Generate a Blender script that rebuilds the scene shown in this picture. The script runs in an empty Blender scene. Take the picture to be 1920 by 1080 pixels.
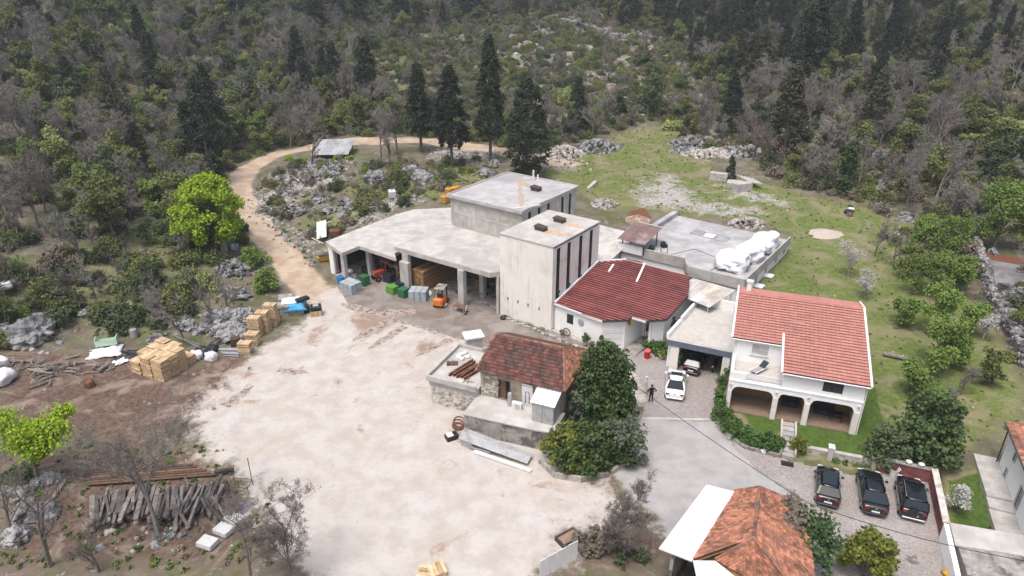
import bpy, math, random
import numpy as np
from mathutils import Vector, Matrix, Euler, noise as mnoise

scene = bpy.context.scene
random.seed(7)
RNG = np.random.default_rng(11)

# ------------------------------------------------------------------ camera
CAM_H, CAM_P, CAM_F = 34.0, math.radians(25.0), 1280.0      # F in pixels of a 1920 wide frame
cam = bpy.data.cameras.new('camera')
cam.sensor_width = 36.0
cam.lens = 24.0
cam.clip_start = 0.5
cam.clip_end = 3000.0
cam_ob = bpy.data.objects.new('camera', cam)
scene.collection.objects.link(cam_ob)
cam_ob.location = (0, 0, CAM_H)
cam_ob.rotation_euler = (math.pi / 2 - CAM_P, 0, 0)
scene.camera = cam_ob

# ------------------------------------------------------------------ sky, sun, exposure (bright overcast)
SUN_EL, SUN_AZ = math.radians(68), math.radians(215)          # azimuth clockwise from +Y
world = bpy.data.worlds.new('World')
scene.world = world
world.use_nodes = True
wn = world.node_tree
wn.nodes.clear()
sky = wn.nodes.new('ShaderNodeTexSky')
sky.sky_type = 'NISHITA'
sky.sun_disc = False
sky.sun_elevation = SUN_EL
sky.sun_rotation = SUN_AZ
sky.air_density = 1.0
sky.dust_density = 7.0
sky.ozone_density = 1.0
hsv = wn.nodes.new('ShaderNodeHueSaturation')
hsv.inputs['Saturation'].default_value = 0.95
bg = wn.nodes.new('ShaderNodeBackground')
bg.inputs['Strength'].default_value = 0.125
wo = wn.nodes.new('ShaderNodeOutputWorld')
wn.links.new(sky.outputs[0], hsv.inputs['Color'])
wn.links.new(hsv.outputs[0], bg.inputs['Color'])
wn.links.new(bg.outputs[0], wo.inputs['Surface'])

sun = bpy.data.lights.new('sun', 'SUN')
sun.energy = 1.1
sun.angle = math.radians(20)
sun.color = (1.0, 1.0, 1.0)
sun_ob = bpy.data.objects.new('sun', sun)
scene.collection.objects.link(sun_ob)
sd = Vector((math.sin(SUN_AZ) * math.cos(SUN_EL), math.cos(SUN_AZ) * math.cos(SUN_EL), math.sin(SUN_EL)))
sun_ob.rotation_euler = sd.to_track_quat('Z', 'Y').to_euler()

scene.view_settings.view_transform = 'Standard'
scene.view_settings.look = 'None'
scene.view_settings.gamma = 1.0
scene.view_settings.use_curve_mapping = False
scene.view_settings.exposure = 0.74
scene.cycles.max_bounces = 5
scene.cycles.diffuse_bounces = 3
scene.cycles.glossy_bounces = 2
scene.cycles.transmission_bounces = 3
scene.cycles.transparent_max_bounces = 6
scene.cycles.use_denoising = True

# ------------------------------------------------------------------ pixel of the photograph -> point of the place
def ray(px, py):
    x = (px - 960) / CAM_F
    y = (540 - py) / CAM_F
    c, s = math.cos(CAM_P), math.sin(CAM_P)
    return (x, c + y * s, -s + y * c)

def G(px, py, z=0.0):
    d = ray(px, py)
    t = (z - CAM_H) / d[2]
    return Vector((d[0] * t, d[1] * t, z))

def pix(x, y, z):
    z = z - CAM_H
    c, s = math.cos(CAM_P), math.sin(CAM_P)
    dep = y * c - z * s
    up = y * s + z * c
    return 960 + x / dep * CAM_F, 540 - up / dep * CAM_F

# ------------------------------------------------------------------ mesh and object helpers
COL = scene.collection

class MB:
    """collects faces, builds ONE mesh object"""
    def __init__(s):
        s.v = []; s.f = []; s.m = []; s.s = []

    def add(s, vs, fs, mi=0, sh=None):
        n = len(s.v)
        s.v.extend([tuple(p) for p in vs])
        for f in fs:
            s.f.append(tuple(i + n for i in f))
            s.m.append(mi)
            s.s.append(random.random() if sh is None else sh)
        return s

    def hexa(s, p, mi=0, sh=None):
        """8 points: bottom ring then top ring"""
        if sh is None: sh = random.random()
        return s.add(p, [(3, 2, 1, 0), (4, 5, 6, 7), (0, 1, 5, 4), (1, 2, 6, 5), (2, 3, 7, 6), (3, 0, 4, 7)], mi, sh)

    def box(s, x0, x1, y0, y1, z0, z1, mi=0, sh=None):
        return s.hexa([(x0, y0, z0), (x1, y0, z0), (x1, y1, z0), (x0, y1, z0),
                       (x0, y0, z1), (x1, y0, z1), (x1, y1, z1), (x0, y1, z1)], mi, sh)

    def bbox(s, x0, x1, y0, y1, z0, z1, b=0.02, mi=0, sh=None):
        """box with bevelled vertical and top edges"""
        p = [(x0 + b, y0), (x1 - b, y0), (x1, y0 + b), (x1, y1 - b), (x1 - b, y1), (x0 + b, y1), (x0, y1 - b), (x0, y0 + b)]
        q = [(min(max(a, x0 + b), x1 - b), min(max(c, y0 + b), y1 - b)) for a, c in p]
        vs = [(a, c, z0) for a, c in p] + [(a, c, z1 - b) for a, c in p] + [(a, c, z1) for a, c in q]
        fs = [tuple(range(7, -1, -1))]
        for k in (0, 8):
            fs += [(k + i, k + (i + 1) % 8, k + 8 + (i + 1) % 8, k + 8 + i) for i in range(8)]
        fs.append(tuple(range(16, 24)))
        return s.add(vs, fs, mi, random.random() if sh is None else sh)

    def obox(s, c, ax, ay, az, mi=0, sh=None):
        """oriented box: centre, three half-axis vectors"""
        c, ax, ay, az = Vector(c), Vector(ax), Vector(ay), Vector(az)
        p = [c - ax - ay - az, c + ax - ay - az, c + ax + ay - az, c - ax + ay - az,
             c - ax - ay + az, c + ax - ay + az, c + ax + ay + az, c - ax + ay + az]
        return s.hexa(p, mi, sh)

    def beam(s, a, b, w, h, mi=0, sh=None, up=(0, 0, 1)):
        """bar of w x h from a to b"""
        a, b = Vector(a), Vector(b)
        d = (b - a).normalized()
        u = Vector(up)
        if abs(d.dot(u)) > .97: u = Vector((1, 0, 0))
        x = d.cross(u).normalized()
        z = x.cross(d).normalized()
        return s.obox((a + b) / 2, d * ((b - a).length / 2), x * (w / 2), z * (h / 2), mi, sh)

    def prism(s, pts, z0, z1, mi=0, sh=None, mtop=None):
        """vertical prism over a polygon (ccw); z1 may be a list"""
        n = len(pts)
        zt = z1 if isinstance(z1, (list, tuple)) else [z1] * n
        zb = z0 if isinstance(z0, (list, tuple)) else [z0] * n
        area = sum(pts[i][0] * pts[(i + 1) % n][1] - pts[(i + 1) % n][0] * pts[i][1] for i in range(n))
        idx = list(range(n)) if area > 0 else list(range(n))[::-1]
        pts = [pts[i] for i in idx]; zt = [zt[i] for i in idx]; zb = [zb[i] for i in idx]
        vs = [(p[0], p[1], b) for p, b in zip(pts, zb)] + [(p[0], p[1], t) for p, t in zip(pts, zt)]
        if sh is None: sh = random.random()
        s.add(vs, [tuple(range(n - 1, -1, -1))] + [(i, (i + 1) % n, n + (i + 1) % n, n + i) for i in range(n)], mi, sh)
        return s.add([vs[n + i] for i in range(n)], [tuple(range(n))], mi if mtop is None else mtop, sh)

    def tube(s, path, rad, n=6, mi=0, cap=True, sh=None):
        path = [Vector(p) for p in path]
        rad = rad if isinstance(rad, (list, tuple)) else [rad] * len(path)
        vs = []
        ref = None
        for i, p in enumerate(path):
            d = (path[min(i + 1, len(path) - 1)] - path[max(i - 1, 0)])
            d = d.normalized() if d.length > 1e-9 else Vector((0, 0, 1))
            if ref is None:
                ref = d.cross(Vector((0, 0, 1)))
                if ref.length < .1: ref = Vector((1, 0, 0))
            x = (ref - d * ref.dot(d))
            x = x.normalized() if x.length > 1e-6 else d.orthogonal().normalized()
            ref = x
            y = d.cross(x)
            for k in range(n):
                a = 2 * math.pi * k / n
                vs.append(p + (x * math.cos(a) + y * math.sin(a)) * rad[i])
        fs = []
        for i in range(len(path) - 1):
            for k in range(n):
                fs.append((i * n + k, i * n + (k + 1) % n, (i + 1) * n + (k + 1) % n, (i + 1) * n + k))
        if cap:
            fs.append(tuple(range(n - 1, -1, -1)))
            fs.append(tuple(range(len(vs) - n, len(vs))))
        return s.add(vs, fs, mi, random.random() if sh is None else sh)

    def lathe(s, prof, n=16, c=(0, 0, 0), mi=0, sh=None):
        """profile of (radius, z)"""
        vs = []
        for r, z in prof:
            for k in range(n):
                a = 2 * math.pi * k / n
                vs.append((c[0] + r * math.cos(a), c[1] + r * math.sin(a), c[2] + z))
        fs = [(i * n + k, i * n + (k + 1) % n, (i + 1) * n + (k + 1) % n, (i + 1) * n + k)
              for i in range(len(prof) - 1) for k in range(n)]
        fs.append(tuple(range(n - 1, -1, -1)))
        fs.append(tuple(range(len(vs) - n, len(vs))))
        return s.add(vs, fs, mi, random.random() if sh is None else sh)

    def mesh(s, name, mats, smooth=False):
        me = bpy.data.meshes.new(name)
        me.from_pydata(s.v, [], s.f)
        for m in (mats if isinstance(mats, (list, tuple)) else [mats]):
            me.materials.append(m)
        if any(s.m):
            me.polygons.foreach_set('material_index', s.m)
        at = me.attributes.new('shade', 'FLOAT', 'FACE')
        at.data.foreach_set('value', s.s)
        if smooth:
            me.polygons.foreach_set('use_smooth', [True] * len(me.polygons))
        me.update()
        return me

    def build(s, name, mats, parent=None, smooth=False, kind=None, loc=None, rz=0):
        o = bpy.data.objects.new(name, s.mesh(name, mats, smooth))
        COL.objects.link(o)
        if parent is not None: o.parent = parent
        if kind: o['kind'] = kind
        if loc is not None:
            o.location = loc
            o.rotation_euler = (0, 0, rz)
        return o

def tag(o, label, cat, group=None, kind=None):
    o['label'] = label
    o['category'] = cat
    if group: o['group'] = group
    if kind: o['kind'] = kind
    return o

def thing(name, label, cat, loc=(0, 0, 0), rz=0.0, group=None):
    o = bpy.data.objects.new(name, None)
    o.empty_display_size = .3
    COL.objects.link(o)
    o.location = loc
    o.rotation_euler = (0, 0, rz)
    return tag(o, label, cat, group)

def struct(o):
    o['kind'] = 'structure'
    return o

KIDS = {}
def kids(o):
    return [c for c in COL.objects if c.parent is o]

def copy_tree(o, loc, rz, label=None, group=None, scale=None, tree=None):
    """copy of a thing with copies of its parts and sub-parts (tree: cached list of children)"""
    r = o.copy()
    COL.objects.link(r)
    r.location = loc
    r.rotation_euler = (0, 0, rz) if not isinstance(rz, (tuple, list)) else rz
    if scale is not None: r.scale = scale if isinstance(scale, (tuple, list)) else (scale,) * 3
    if label: r['label'] = label
    if group: r['group'] = group
    for ch, subs in tree:
        c = ch.copy(); COL.objects.link(c); c.parent = r
        for g in subs:
            d = g.copy(); COL.objects.link(d); d.parent = c
    return r

def tree_of(o):
    ch = [c for c in COL.objects if c.parent == o]
    return [(c, [g for g in COL.objects if g.parent == c]) for c in ch]

# ------------------------------------------------------------------ materials
def mixc(nt, fac, a, b, mode='MIX'):
    n = nt.nodes.new('ShaderNodeMix')
    n.data_type = 'RGBA'; n.blend_type = mode
    n.clamp_factor = True
    for sock, val in ((n.inputs[0], fac), (n.inputs[6], a), (n.inputs[7], b)):
        if hasattr(val, 'links'): nt.links.new(val, sock)
        elif isinstance(val, (tuple, list)): sock.default_value = (val[0], val[1], val[2], 1)
        else: sock.default_value = val
    return n.outputs[2]

def noise(nt, vec, scale, detail=4, rough=.55, dist=0):
    n = nt.nodes.new('ShaderNodeTexNoise')
    n.inputs['Scale'].default_value = scale
    n.inputs['Detail'].default_value = detail
    n.inputs['Roughness'].default_value = rough
    n.inputs['Distortion'].default_value = dist
    if vec is not None: nt.links.new(vec, n.inputs['Vector'])
    return n.outputs['Fac']

def rng(nt, val, a, b, c=0., d=1., smooth=True):
    n = nt.nodes.new('ShaderNodeMapRange')
    n.interpolation_type = 'SMOOTHSTEP' if smooth else 'LINEAR'
    nt.links.new(val, n.inputs[0])
    for i, x in ((1, a), (2, b), (3, c), (4, d)): n.inputs[i].default_value = x
    return n.outputs[0]

def math_(nt, op, a, b=0.):
    n = nt.nodes.new('ShaderNodeMath'); n.operation = op
    for sock, val in ((n.inputs[0], a), (n.inputs[1], b)):
        if hasattr(val, 'links'): nt.links.new(val, sock)
        else: sock.default_value = val
    return n.outputs[0]

def attr(nt, name, out='Fac'):
    n = nt.nodes.new('ShaderNodeAttribute'); n.attribute_name = name
    return n.outputs[out]

def newmat(name):
    m = bpy.data.materials.new(name)
    m.use_nodes = True
    nt = m.node_tree
    b = nt.nodes['Principled BSDF']
    return m, nt, b

def scalevec(nt, vec, sx, sy, sz):
    n = nt.nodes.new('ShaderNodeMapping')
    n.inputs['Scale'].default_value = (sx, sy, sz)
    nt.links.new(vec, n.inputs['Vector'])
    return n.outputs[0]

def mat(name, c, rough=.85, var=.18, scale=1.5, bump=.15, bscale=12., c2=None, c2s=.35, c2r=(.5, .7), metal=0., shade=0., rand=0., streak=None, spec=.3, bdist=.03, coat=0.):
    """procedural surface: colour variation, optional second colour in patches, drip streaks, piece shade, bump"""
    m, nt, b = newmat(name)
    geo = nt.nodes.new('ShaderNodeNewGeometry')
    pos = geo.outputs['Position']
    n1 = noise(nt, pos, scale, 6, .6)
    lo = tuple(x * (1 - var) for x in c); hi = tuple(min(1, x * (1 + var)) for x in c)
    col = mixc(nt, rng(nt, n1, .3, .7), lo, hi)
    if c2 is not None:
        n2 = noise(nt, pos, c2s, 7, .62, .4)
        col = mixc(nt, rng(nt, n2, *c2r), col, c2)
    if streak is not None:
        sv = scalevec(nt, pos, 3.2, 3.2, .22)
        n3 = noise(nt, sv, 1.0, 6, .65)
        col = mixc(nt, rng(nt, n3, .5, .75, 0, streak[3]), col, streak[:3])
    if shade:
        col = mixc(nt, 1.0, col, mixc(nt, attr(nt, 'shade'), (1 - shade,) * 3, (1 + shade,) * 3), 'MULTIPLY')
    if rand:
        oi = nt.nodes.new('ShaderNodeObjectInfo')
        col = mixc(nt, 1.0, col, mixc(nt, oi.outputs['Random'], (1 - rand,) * 3, (1 + rand,) * 3), 'MULTIPLY')
    nt.links.new(col, b.inputs['Base Color'])
    b.inputs['Roughness'].default_value = rough
    b.inputs['Metallic'].default_value = metal
    b.inputs['Specular IOR Level'].default_value = spec
    if coat:
        b.inputs['Coat Weight'].default_value = coat
        b.inputs['Coat Roughness'].default_value = .05
    if bump:
        bm = nt.nodes.new('ShaderNodeBump')
        bm.inputs['Strength'].default_value = bump
        bm.inputs['Distance'].default_value = bdist
        nt.links.new(noise(nt, pos, bscale, 5, .6), bm.inputs['Height'])
        nt.links.new(bm.outputs[0], b.inputs['Normal'])
    return m

M = {}
M['conc'] = mat('concrete', (.42, .405, .382), .9, .16, 1.2, .25, 18, (.33, .315, .29), .45, (.52, .68), streak=(.2, .19, .17, .35))
M['conc_roof'] = mat('concrete_roof', (.45, .437, .415), .92, .14, .9, .25, 14, (.35, .335, .31), .3, (.46, .66))
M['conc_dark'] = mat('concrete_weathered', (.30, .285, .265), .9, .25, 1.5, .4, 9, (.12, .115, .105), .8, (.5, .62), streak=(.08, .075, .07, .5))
M['conc_grey'] = mat('concrete_grey_roof', (.40, .397, .40), .9, .14, .7, .2, 12, (.29, .285, .29), .25, (.45, .65))
M['white'] = mat('white_render', (.80, .80, .795), .9, .03, .8, .08, 20, (.74, .735, .72), .5, (.55, .75), streak=(.6, .585, .55, .22))
M['tower'] = mat('cream_render', (.74, .715, .665), .9, .05, .7, .1, 16, (.58, .555, .51), .35, (.5, .72), streak=(.38, .36, .33, .45))
M['white_roof'] = mat('white_sheet', (.70, .70, .70), .6, .04, 1, .03, 8, (.58, .575, .56), .5, (.58, .7))
M['grey_metal'] = mat('grey_metal', (.42, .43, .44), .45, .15, 2, .05, 20, metal=.4, shade=.1)
M['galv'] = mat('galvanised_sheet', (.40, .405, .41), .5, .12, 1.5, .05, 10, (.27, .26, .25), .5, (.5, .68), metal=.3, shade=.12)
M['white_metal'] = mat('white_corrugated', (.54, .532, .515), .65, .1, 1.2, .05, 8, (.42, .36, .30), .35, (.48, .66), shade=.14)
M['dark'] = mat('dark_opening', (.02, .019, .018), .8, .2, 2, 0)
M['glass'] = mat('window_glass', (.03, .035, .04), .12, .1, 1, 0, spec=.5)
M['glass_dark'] = mat('dark_glass', (.012, .012, .013), .5, .1, 1, 0, spec=.15)
M['frame_dark'] = mat('dark_frame', (.04, .042, .045), .5, .1, 1, 0)
M['vent_and_shade'] = mat('dark_brown_vent_and_shade', (.07, .055, .05), .6, .25, 4, .1)  # roof vents; also the painted shade on bay and garage walls
M['rust'] = mat('rusty_steel', (.17, .075, .04), .85, .35, 3, .2, 20, (.10, .05, .035), 2, (.45, .6))
M['red_roof'] = mat('red_sheet_roof', (.275, .09, .085), .65, .14, 1.2, .1, 14, (.17, .062, .06), .5, (.5, .68), shade=.18)
M['house_tile'] = mat('salmon_roof_tile', (.45, .21, .175), .8, .08, 2, .15, 18, (.38, .175, .145), .6, (.5, .7), shade=.08)
M['old_tile'] = mat('old_dark_roof_tile', (.125, .056, .046), .9, .2, 2.5, .3, 18, (.075, .048, .042), .7, (.45, .62), shade=.38)
M['orange_tile'] = mat('orange_roof_tile', (.33, .15, .095), .85, .18, 2.5, .25, 18, (.19, .095, .065), .8, (.47, .62), shade=.42)
M['mortar_tile'] = mat('hip_tile', (.27, .13, .085), .9, .25, 3, .3, 12, (.12, .10, .09), 1.5, (.45, .6), shade=.25)
M['stone'] = mat('limestone', (.265, .265, .265), .95, .25, 1.8, .8, 4, (.095, .092, .09), 1.1, (.47, .60), shade=.3, rand=.2, bdist=.08)
M['stone_pale'] = mat('pale_rubble', (.38, .36, .335), .95, .2, 2.5, .4, 8, (.24, .205, .17), .9, (.47, .62), shade=.3, rand=.2)
M['stone_wall'] = mat('masonry_stone', (.40, .37, .33), .95, .2, 3, .4, 8, (.25, .22, .19), 1.1, (.5, .65), shade=.4)
M['render_old'] = mat('old_brown_render', (.36, .31, .245), .95, .18, 1.5, .4, 8, (.22, .19, .155), .7, (.48, .62), streak=(.15, .13, .11, .4))
M['wood'] = mat('fresh_sawn_wood', (.58, .42, .26), .8, .14, 6, .1, 30, (.42, .28, .155), 2, (.5, .65), shade=.3)
M['wood_dark'] = mat('stacked_lumber', (.26, .155, .07), .85, .2, 5, .1, 30, shade=.35)
M['wood_grey'] = mat('weathered_grey_timber', (.13, .117, .108), .9, .3, 5, .3, 25, (.08, .07, .065), 1.4, (.48, .62), shade=.4, rand=.45)
M['wood_brown'] = mat('brown_timber', (.125, .08, .055), .85, .25, 5, .2, 25, (.10, .06, .04), 1.4, (.5, .65), shade=.3, rand=.3)
M['log'] = mat('log_bark', (.19, .165, .14), .95, .3, 6, .4, 20, rand=.3)
M['bark'] = mat('tree_bark', (.135, .12, .105), .95, .25, 4, .4, 16, rand=.2)
M['bark_pale'] = mat('pale_bark', (.23, .215, .195), .95, .25, 4, .4, 16, rand=.2)
M['plastic_white'] = mat('white_plastic', (.66, .66, .67), .4, .05, 3, .1, 6)
M['tarp_white'] = mat('white_tarpaulin', (.66, .67, .70), .55, .04, 1.5, .35, 2.2, bdist=.12)
M['plastic_black'] = mat('black_plastic', (.018, .019, .022), .4, .3, 3, .3, 8)
M['plastic_grey'] = mat('grey_plastic_bin', (.36, .41, .44), .5, .1, 2, .03, shade=.12, rand=.1)
M['plastic_navy'] = mat('dark_navy_plastic', (.022, .028, .042), .5, .15, 2, .03, shade=.2)
M['plastic_green'] = mat('green_plastic_bin', (.10, .26, .045), .5, .1, 2, .03)
M['plastic_dgreen'] = mat('dark_green_plastic', (.035, .13, .06), .5, .1, 2, .03)
M['plastic_blue'] = mat('blue_plastic', (.02, .16, .36), .4, .1, 2, .03)
M['tarp_blue'] = mat('blue_tarpaulin', (.05, .33, .62), .45, .1, 3, .3, 4, bdist=.1)
M['plastic_yellow'] = mat('yellow_plastic', (.56, .27, .04), .5, .12, 2, .03)
M['plastic_mint'] = mat('mint_plastic', (.45, .60, .47), .5, .06, 2, .03)
M['plastic_red'] = mat('red_plastic', (.42, .012, .02), .4, .1, 2, .03)
M['foam'] = mat('pale_foam_slab', (.52, .52, .505), .85, .06, 3, .2, 10)
M['steel'] = mat('steel', (.45, .46, .48), .35, .1, 3, .05, metal=.7, shade=.1)
M['orange'] = mat('orange_paint', (.62, .16, .03), .45, .12, 3, .05)
M['tractor_red'] = mat('faded_red_paint', (.36, .055, .035), .5, .15, 3, .05)
M['yellow'] = mat('yellow_paint', (.50, .30, .03), .55, .15, 3, .05)
M['tyre'] = mat('tyre_rubber', (.018, .018, .018), .85, .2, 6, .1)
M['chrome'] = mat('chrome', (.6, .6, .62), .15, .05, 2, 0, metal=1)
M['car_black'] = mat('black_car_paint', (.006, .007, .010), .25, .05, 1, 0, spec=.5, coat=.6)
M['car_white'] = mat('white_car_paint', (.80, .80, .82), .25, .02, 1, 0, spec=.5, coat=.6)
M['car_glass'] = mat('car_glass', (.02, .028, .036), .08, .05, 1, 0, spec=.4)
M['tail'] = mat('tail_light_red', (.22, .006, .01), .2, .1, 3, 0, spec=.5)
M['head'] = mat('head_light', (.6, .6, .62), .1, .1, 3, 0, spec=.5)
M['plate'] = mat('number_plate', (.75, .75, .75), .5, .03, 3, 0)
M['cloth_black'] = mat('black_cloth', (.012, .012, .014), .9, .2, 8, .2, 40)
M['cloth_pale'] = mat('pale_grey_cloth', (.52, .54, .60), .9, .08, 8, .2, 40)
M['skin'] = mat('skin', (.50, .30, .22), .6, .06, 8, 0)
M['hair'] = mat('dark_hair', (.03, .02, .015), .7, .2, 20, .2, 60)
M['pink_wall'] = mat('faded_red_painted_wall', (.24, .085, .082), .9, .16, 1.8, .3, 10, (.14, .06, .055), .8, (.5, .65))
M['fascia'] = mat('blue_grey_fascia', (.115, .14, .19), .6, .08, 2, .05)
M['terracotta'] = mat('terracotta', (.36, .13, .07), .85, .15, 4, .1)
M['terrace_floor'] = mat('pale_terrace_tile', (.46, .442, .41), .8, .08, 2, .05, 20, (.40, .38, .345), .7, (.5, .7))
M['porch_floor'] = mat('brown_porch_tile', (.21, .155, .11), .8, .15, 3, .1, 14, (.22, .16, .11), 1.2, (.5, .66))
M['step'] = mat('stone_step', (.36, .345, .33), .9, .12, 3, .2, 15, shade=.2)
M['shutter'] = mat('dark_shutter', (.03, .036, .045), .5, .1, 2, 0, shade=.3)
M['cable'] = mat('black_cable', (.015, .015, .015), .6, .1, 2, 0)
M['sand'] = mat('pale_sand', (.42, .37, .31), .95, .08, 2, .3, 10)
M['dirt_pile'] = mat('brown_rubble_soil', (.26, .18, .13), .95, .25, 2, .5, 8, (.45, .40, .34), 1.2, (.5, .62))

# ------------------------------------------------------------------ terrain height
def sstep(a, b, x):
    t = np.clip((x - a) / (b - a), 0, 1)
    return t * t * (3 - 2 * t)

CTRL = np.array([
    (-11, 31, 0), (0, 20, 0), (11, 31, 0), (30, 31, 0), (-25, 36, .1), (-32, 31, .6), (-48, 36, 2.2), (-48, 54, 1.6), (-36, 52, .2), (-60, 62, 4), (-60, 75, 5.2),
    (-45, 62, 1.2), (-33, 70, .9), (-40, 80, 2.6), (-50, 92, 5), (-80, 100, 12), (-110, 130, 22), (-140, 190, 40), (-100, 60, 12), (-100, 40, 10),
    (-15, 50, 0), (-10, 60, 0), (0, 45, 0), (0, 60, 0), (10, 50, 0), (-20, 66, 0), (-24, 73, 0), (-29, 80, .4), (-33, 88, 1.2), (-40, 100, 2.6), (-47, 112, 3.8), (-48, 124, 4.9),
    (-42, 134, 5.8), (-30, 143, 6.6), (-10, 142, 6.4), (5, 130, 5.6), (-25, 100, 3.7), (-15, 105, 4.4), (-35, 108, 4.4), (-30, 120, 5.4),
    (-19, 87, 3.3), (-26, 82, 1.2), (-22, 89, 3.2), (-13, 94, 3.9), (-7, 95, 4.0), (10, 100, 4.8), (20, 89, 4.0), (33, 84, 3.7), (34, 78, 2.9),
    (26, 66, 2.3), (25, 95, 4.4), (40, 90, 4.2), (40, 120, 6), (20, 120, 5.6), (55, 105, 6), (45, 65, 2.2), (33, 56, 1.5), (36, 46, .9),
    (50, 55, 2), (55, 75, 3.5), (65, 95, 5.5), (80, 80, 5.5), (60, 40, 1.5), (90, 110, 10), (42, 40, .7), (30, 36, .1),
    (0, 160, 8.5), (0, 200, 14), (0, 260, 24), (0, 320, 36), (0, 420, 58), (60, 160, 11), (100, 170, 19), (140, 190, 28), (60, 220, 22), (60, 320, 44),
    (150, 300, 52), (-60, 160, 12), (-60, 220, 22), (-60, 320, 42), (-150, 300, 58), (-150, 420, 80), (150, 420, 76), (250, 200, 48), (-250, 200, 68),
    (-220, 100, 36), (220, 90, 24), (120, 30, 3), (-250, 420, 95), (250, 420, 95)], dtype=float)

def _tps_k(r2):
    return np.where(r2 > 1e-9, r2 * np.log(r2 + 1e-12), 0.)

def _tps_fit():
    n = len(CTRL)
    d2 = ((CTRL[:, None, :2] - CTRL[None, :, :2]) ** 2).sum(-1)
    K = _tps_k(d2) + np.eye(n) * 8.0
    P_ = np.hstack([np.ones((n, 1)), CTRL[:, :2]])
    A = np.zeros((n + 3, n + 3))
    A[:n, :n] = K; A[:n, n:] = P_; A[n:, :n] = P_.T
    return np.linalg.solve(A, np.concatenate([CTRL[:, 2], np.zeros(3)]))
_W = _tps_fit()

def tps(x, y):
    x = np.asarray(x, float); y = np.asarray(y, float)
    out = _W[-3] + _W[-2] * x + _W[-1] * y
    for i in range(len(CTRL)):
        out = out + _W[i] * _tps_k((x - CTRL[i, 0]) ** 2 + (y - CTRL[i, 1]) ** 2)
    return out

def sdf(poly, x, y):
    """signed distance to a polygon, negative inside"""
    d = np.full(np.shape(x), 1e9)
    inside = np.zeros(np.shape(x), bool)
    n = len(poly)
    for i in range(n):
        ax, ay = poly[i][0], poly[i][1]
        bx, by = poly[(i + 1) % n][0], poly[(i + 1) % n][1]
        ex, ey = bx - ax, by - ay
        t = np.clip(((x - ax) * ex + (y - ay) * ey) / (ex * ex + ey * ey + 1e-12), 0, 1)
        d = np.minimum(d, np.hypot(x - ax - t * ex, y - ay - t * ey))
        if abs(ey) > 1e-9:
            c = ((ay > y) != (by > y)) & (x < ex * (y - ay) / ey + ax)
            inside ^= c
    return np.where(inside, -d, d)

def line_d(line, x, y):
    d = np.full(np.shape(x), 1e9)
    for (ax, ay), (bx, by) in zip(line[:-1], line[1:]):
        ex, ey = bx - ax, by - ay
        t = np.clip(((x - ax) * ex + (y - ay) * ey) / (ex * ex + ey * ey + 1e-12), 0, 1)
        d = np.minimum(d, np.hypot(x - ax - t * ex, y - ay - t * ey))
    return d

class Frame:
    def __init__(s, o, deg):
        s.o = Vector((o[0], o[1], 0)); s.a = math.radians(deg)
        s.c, s.s_ = math.cos(s.a), math.sin(s.a)
    def w(s, u, v, z=0.):
        return Vector((s.o.x + u * s.c - v * s.s_, s.o.y + u * s.s_ + v * s.c, z))
    def l(s, p):
        x, y = p[0] - s.o.x, p[1] - s.o.y
        return (x * s.c + y * s.s_, -x * s.s_ + y * s.c)

FAC = Frame((-1.264, 66.10), -36)          # factory: u along its front, v into its depth
HOU = Frame((27.04, 43.86), -19.4)         # white house, origin at its right front corner
OLD = Frame((-3.88, 45.23), -23.5)         # old stone house, origin at its terrace's left front corner

FLAT0 = [tuple(G(*p)[:2]) for p in ((560, 1150), (480, 1000), (470, 905), (380, 830), (400, 735), (470, 680), (530, 628), (590, 560), (612, 530))] + \
        [tuple(FAC.w(*p)[:2]) for p in ((-24, -3), (-23.4, 6), (-14, 8), (7, 8), (8, 10), (17.5, 6))] + [(14.8, 56), (19.8, 53.6), (17.3, 48.5), (19.6, 44.2), (21.2, 42.4), (24, 41.2), (30, 39.6), (29, 25), (8, 20)]
LAWN = [tuple(HOU.w(*p)[:2]) for p in ((-8.6, -.3), (-7.6, -2.2), (-5.2, -3.1), (-.4, -3.3), (1.2, -2.5), (2.4, 2), (2.4, 11), (-10.2, 12), (-10, 0))]

def height(x, y):
    x = np.asarray(x, float); y = np.asarray(y, float)
    z = tps(x, y)
    bumpy = np.sin(x * .31 + 1.3 * np.sin(y * .17)) * np.cos(y * .27 + .8 * np.sin(x * .13)) * .35 + np.sin(x * .83 + y * .41) * np.sin(y * .77 - x * .35) * .13
    far = sstep(60, 160, y) * .8 + .35
    w = sstep(0, 4.5, sdf(FLAT0, x, y))
    wl = sstep(0, .7, sdf(LAWN, x, y))
    z = (z + bumpy * far * sstep(0, 9, sdf(LAWN, x, y))) * w
    lv = -(x - HOU.o.x) * HOU.s_ + (y - HOU.o.y) * HOU.c          # lawn falls from the porch to its wall
    z = z * wl + (.3 + .6 * np.clip((lv + 3.2) / 2.9, 0, 1)) * (1 - wl)
    return z

_cache = {}
def P(px, py, z=None):
    """first point of the ground seen at a pixel of the photograph"""
    if z is not None: return G(px, py, z)
    d = ray(px, py)
    t = np.concatenate([np.arange(25, 160, .5), np.arange(160, 700, 2.)])
    zz = CAM_H + d[2] * t - height(d[0] * t, d[1] * t)
    k = np.nonzero(zz < 0)[0]
    if len(k) == 0: tt = 690.
    else:
        i = k[0]
        tt = t[max(i - 1, 0)] + (t[i] - t[max(i - 1, 0)]) * (zz[max(i - 1, 0)] / (zz[max(i - 1, 0)] - zz[i] + 1e-9)) if i else t[0]
    p = Vector((d[0] * tt, d[1] * tt, 0))
    p.z = float(height(p.x, p.y))
    return p

def gz(x, y):
    return float(height(x, y))

def PP(pts):
    return [tuple(P(*p)[:2]) for p in pts]

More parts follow.
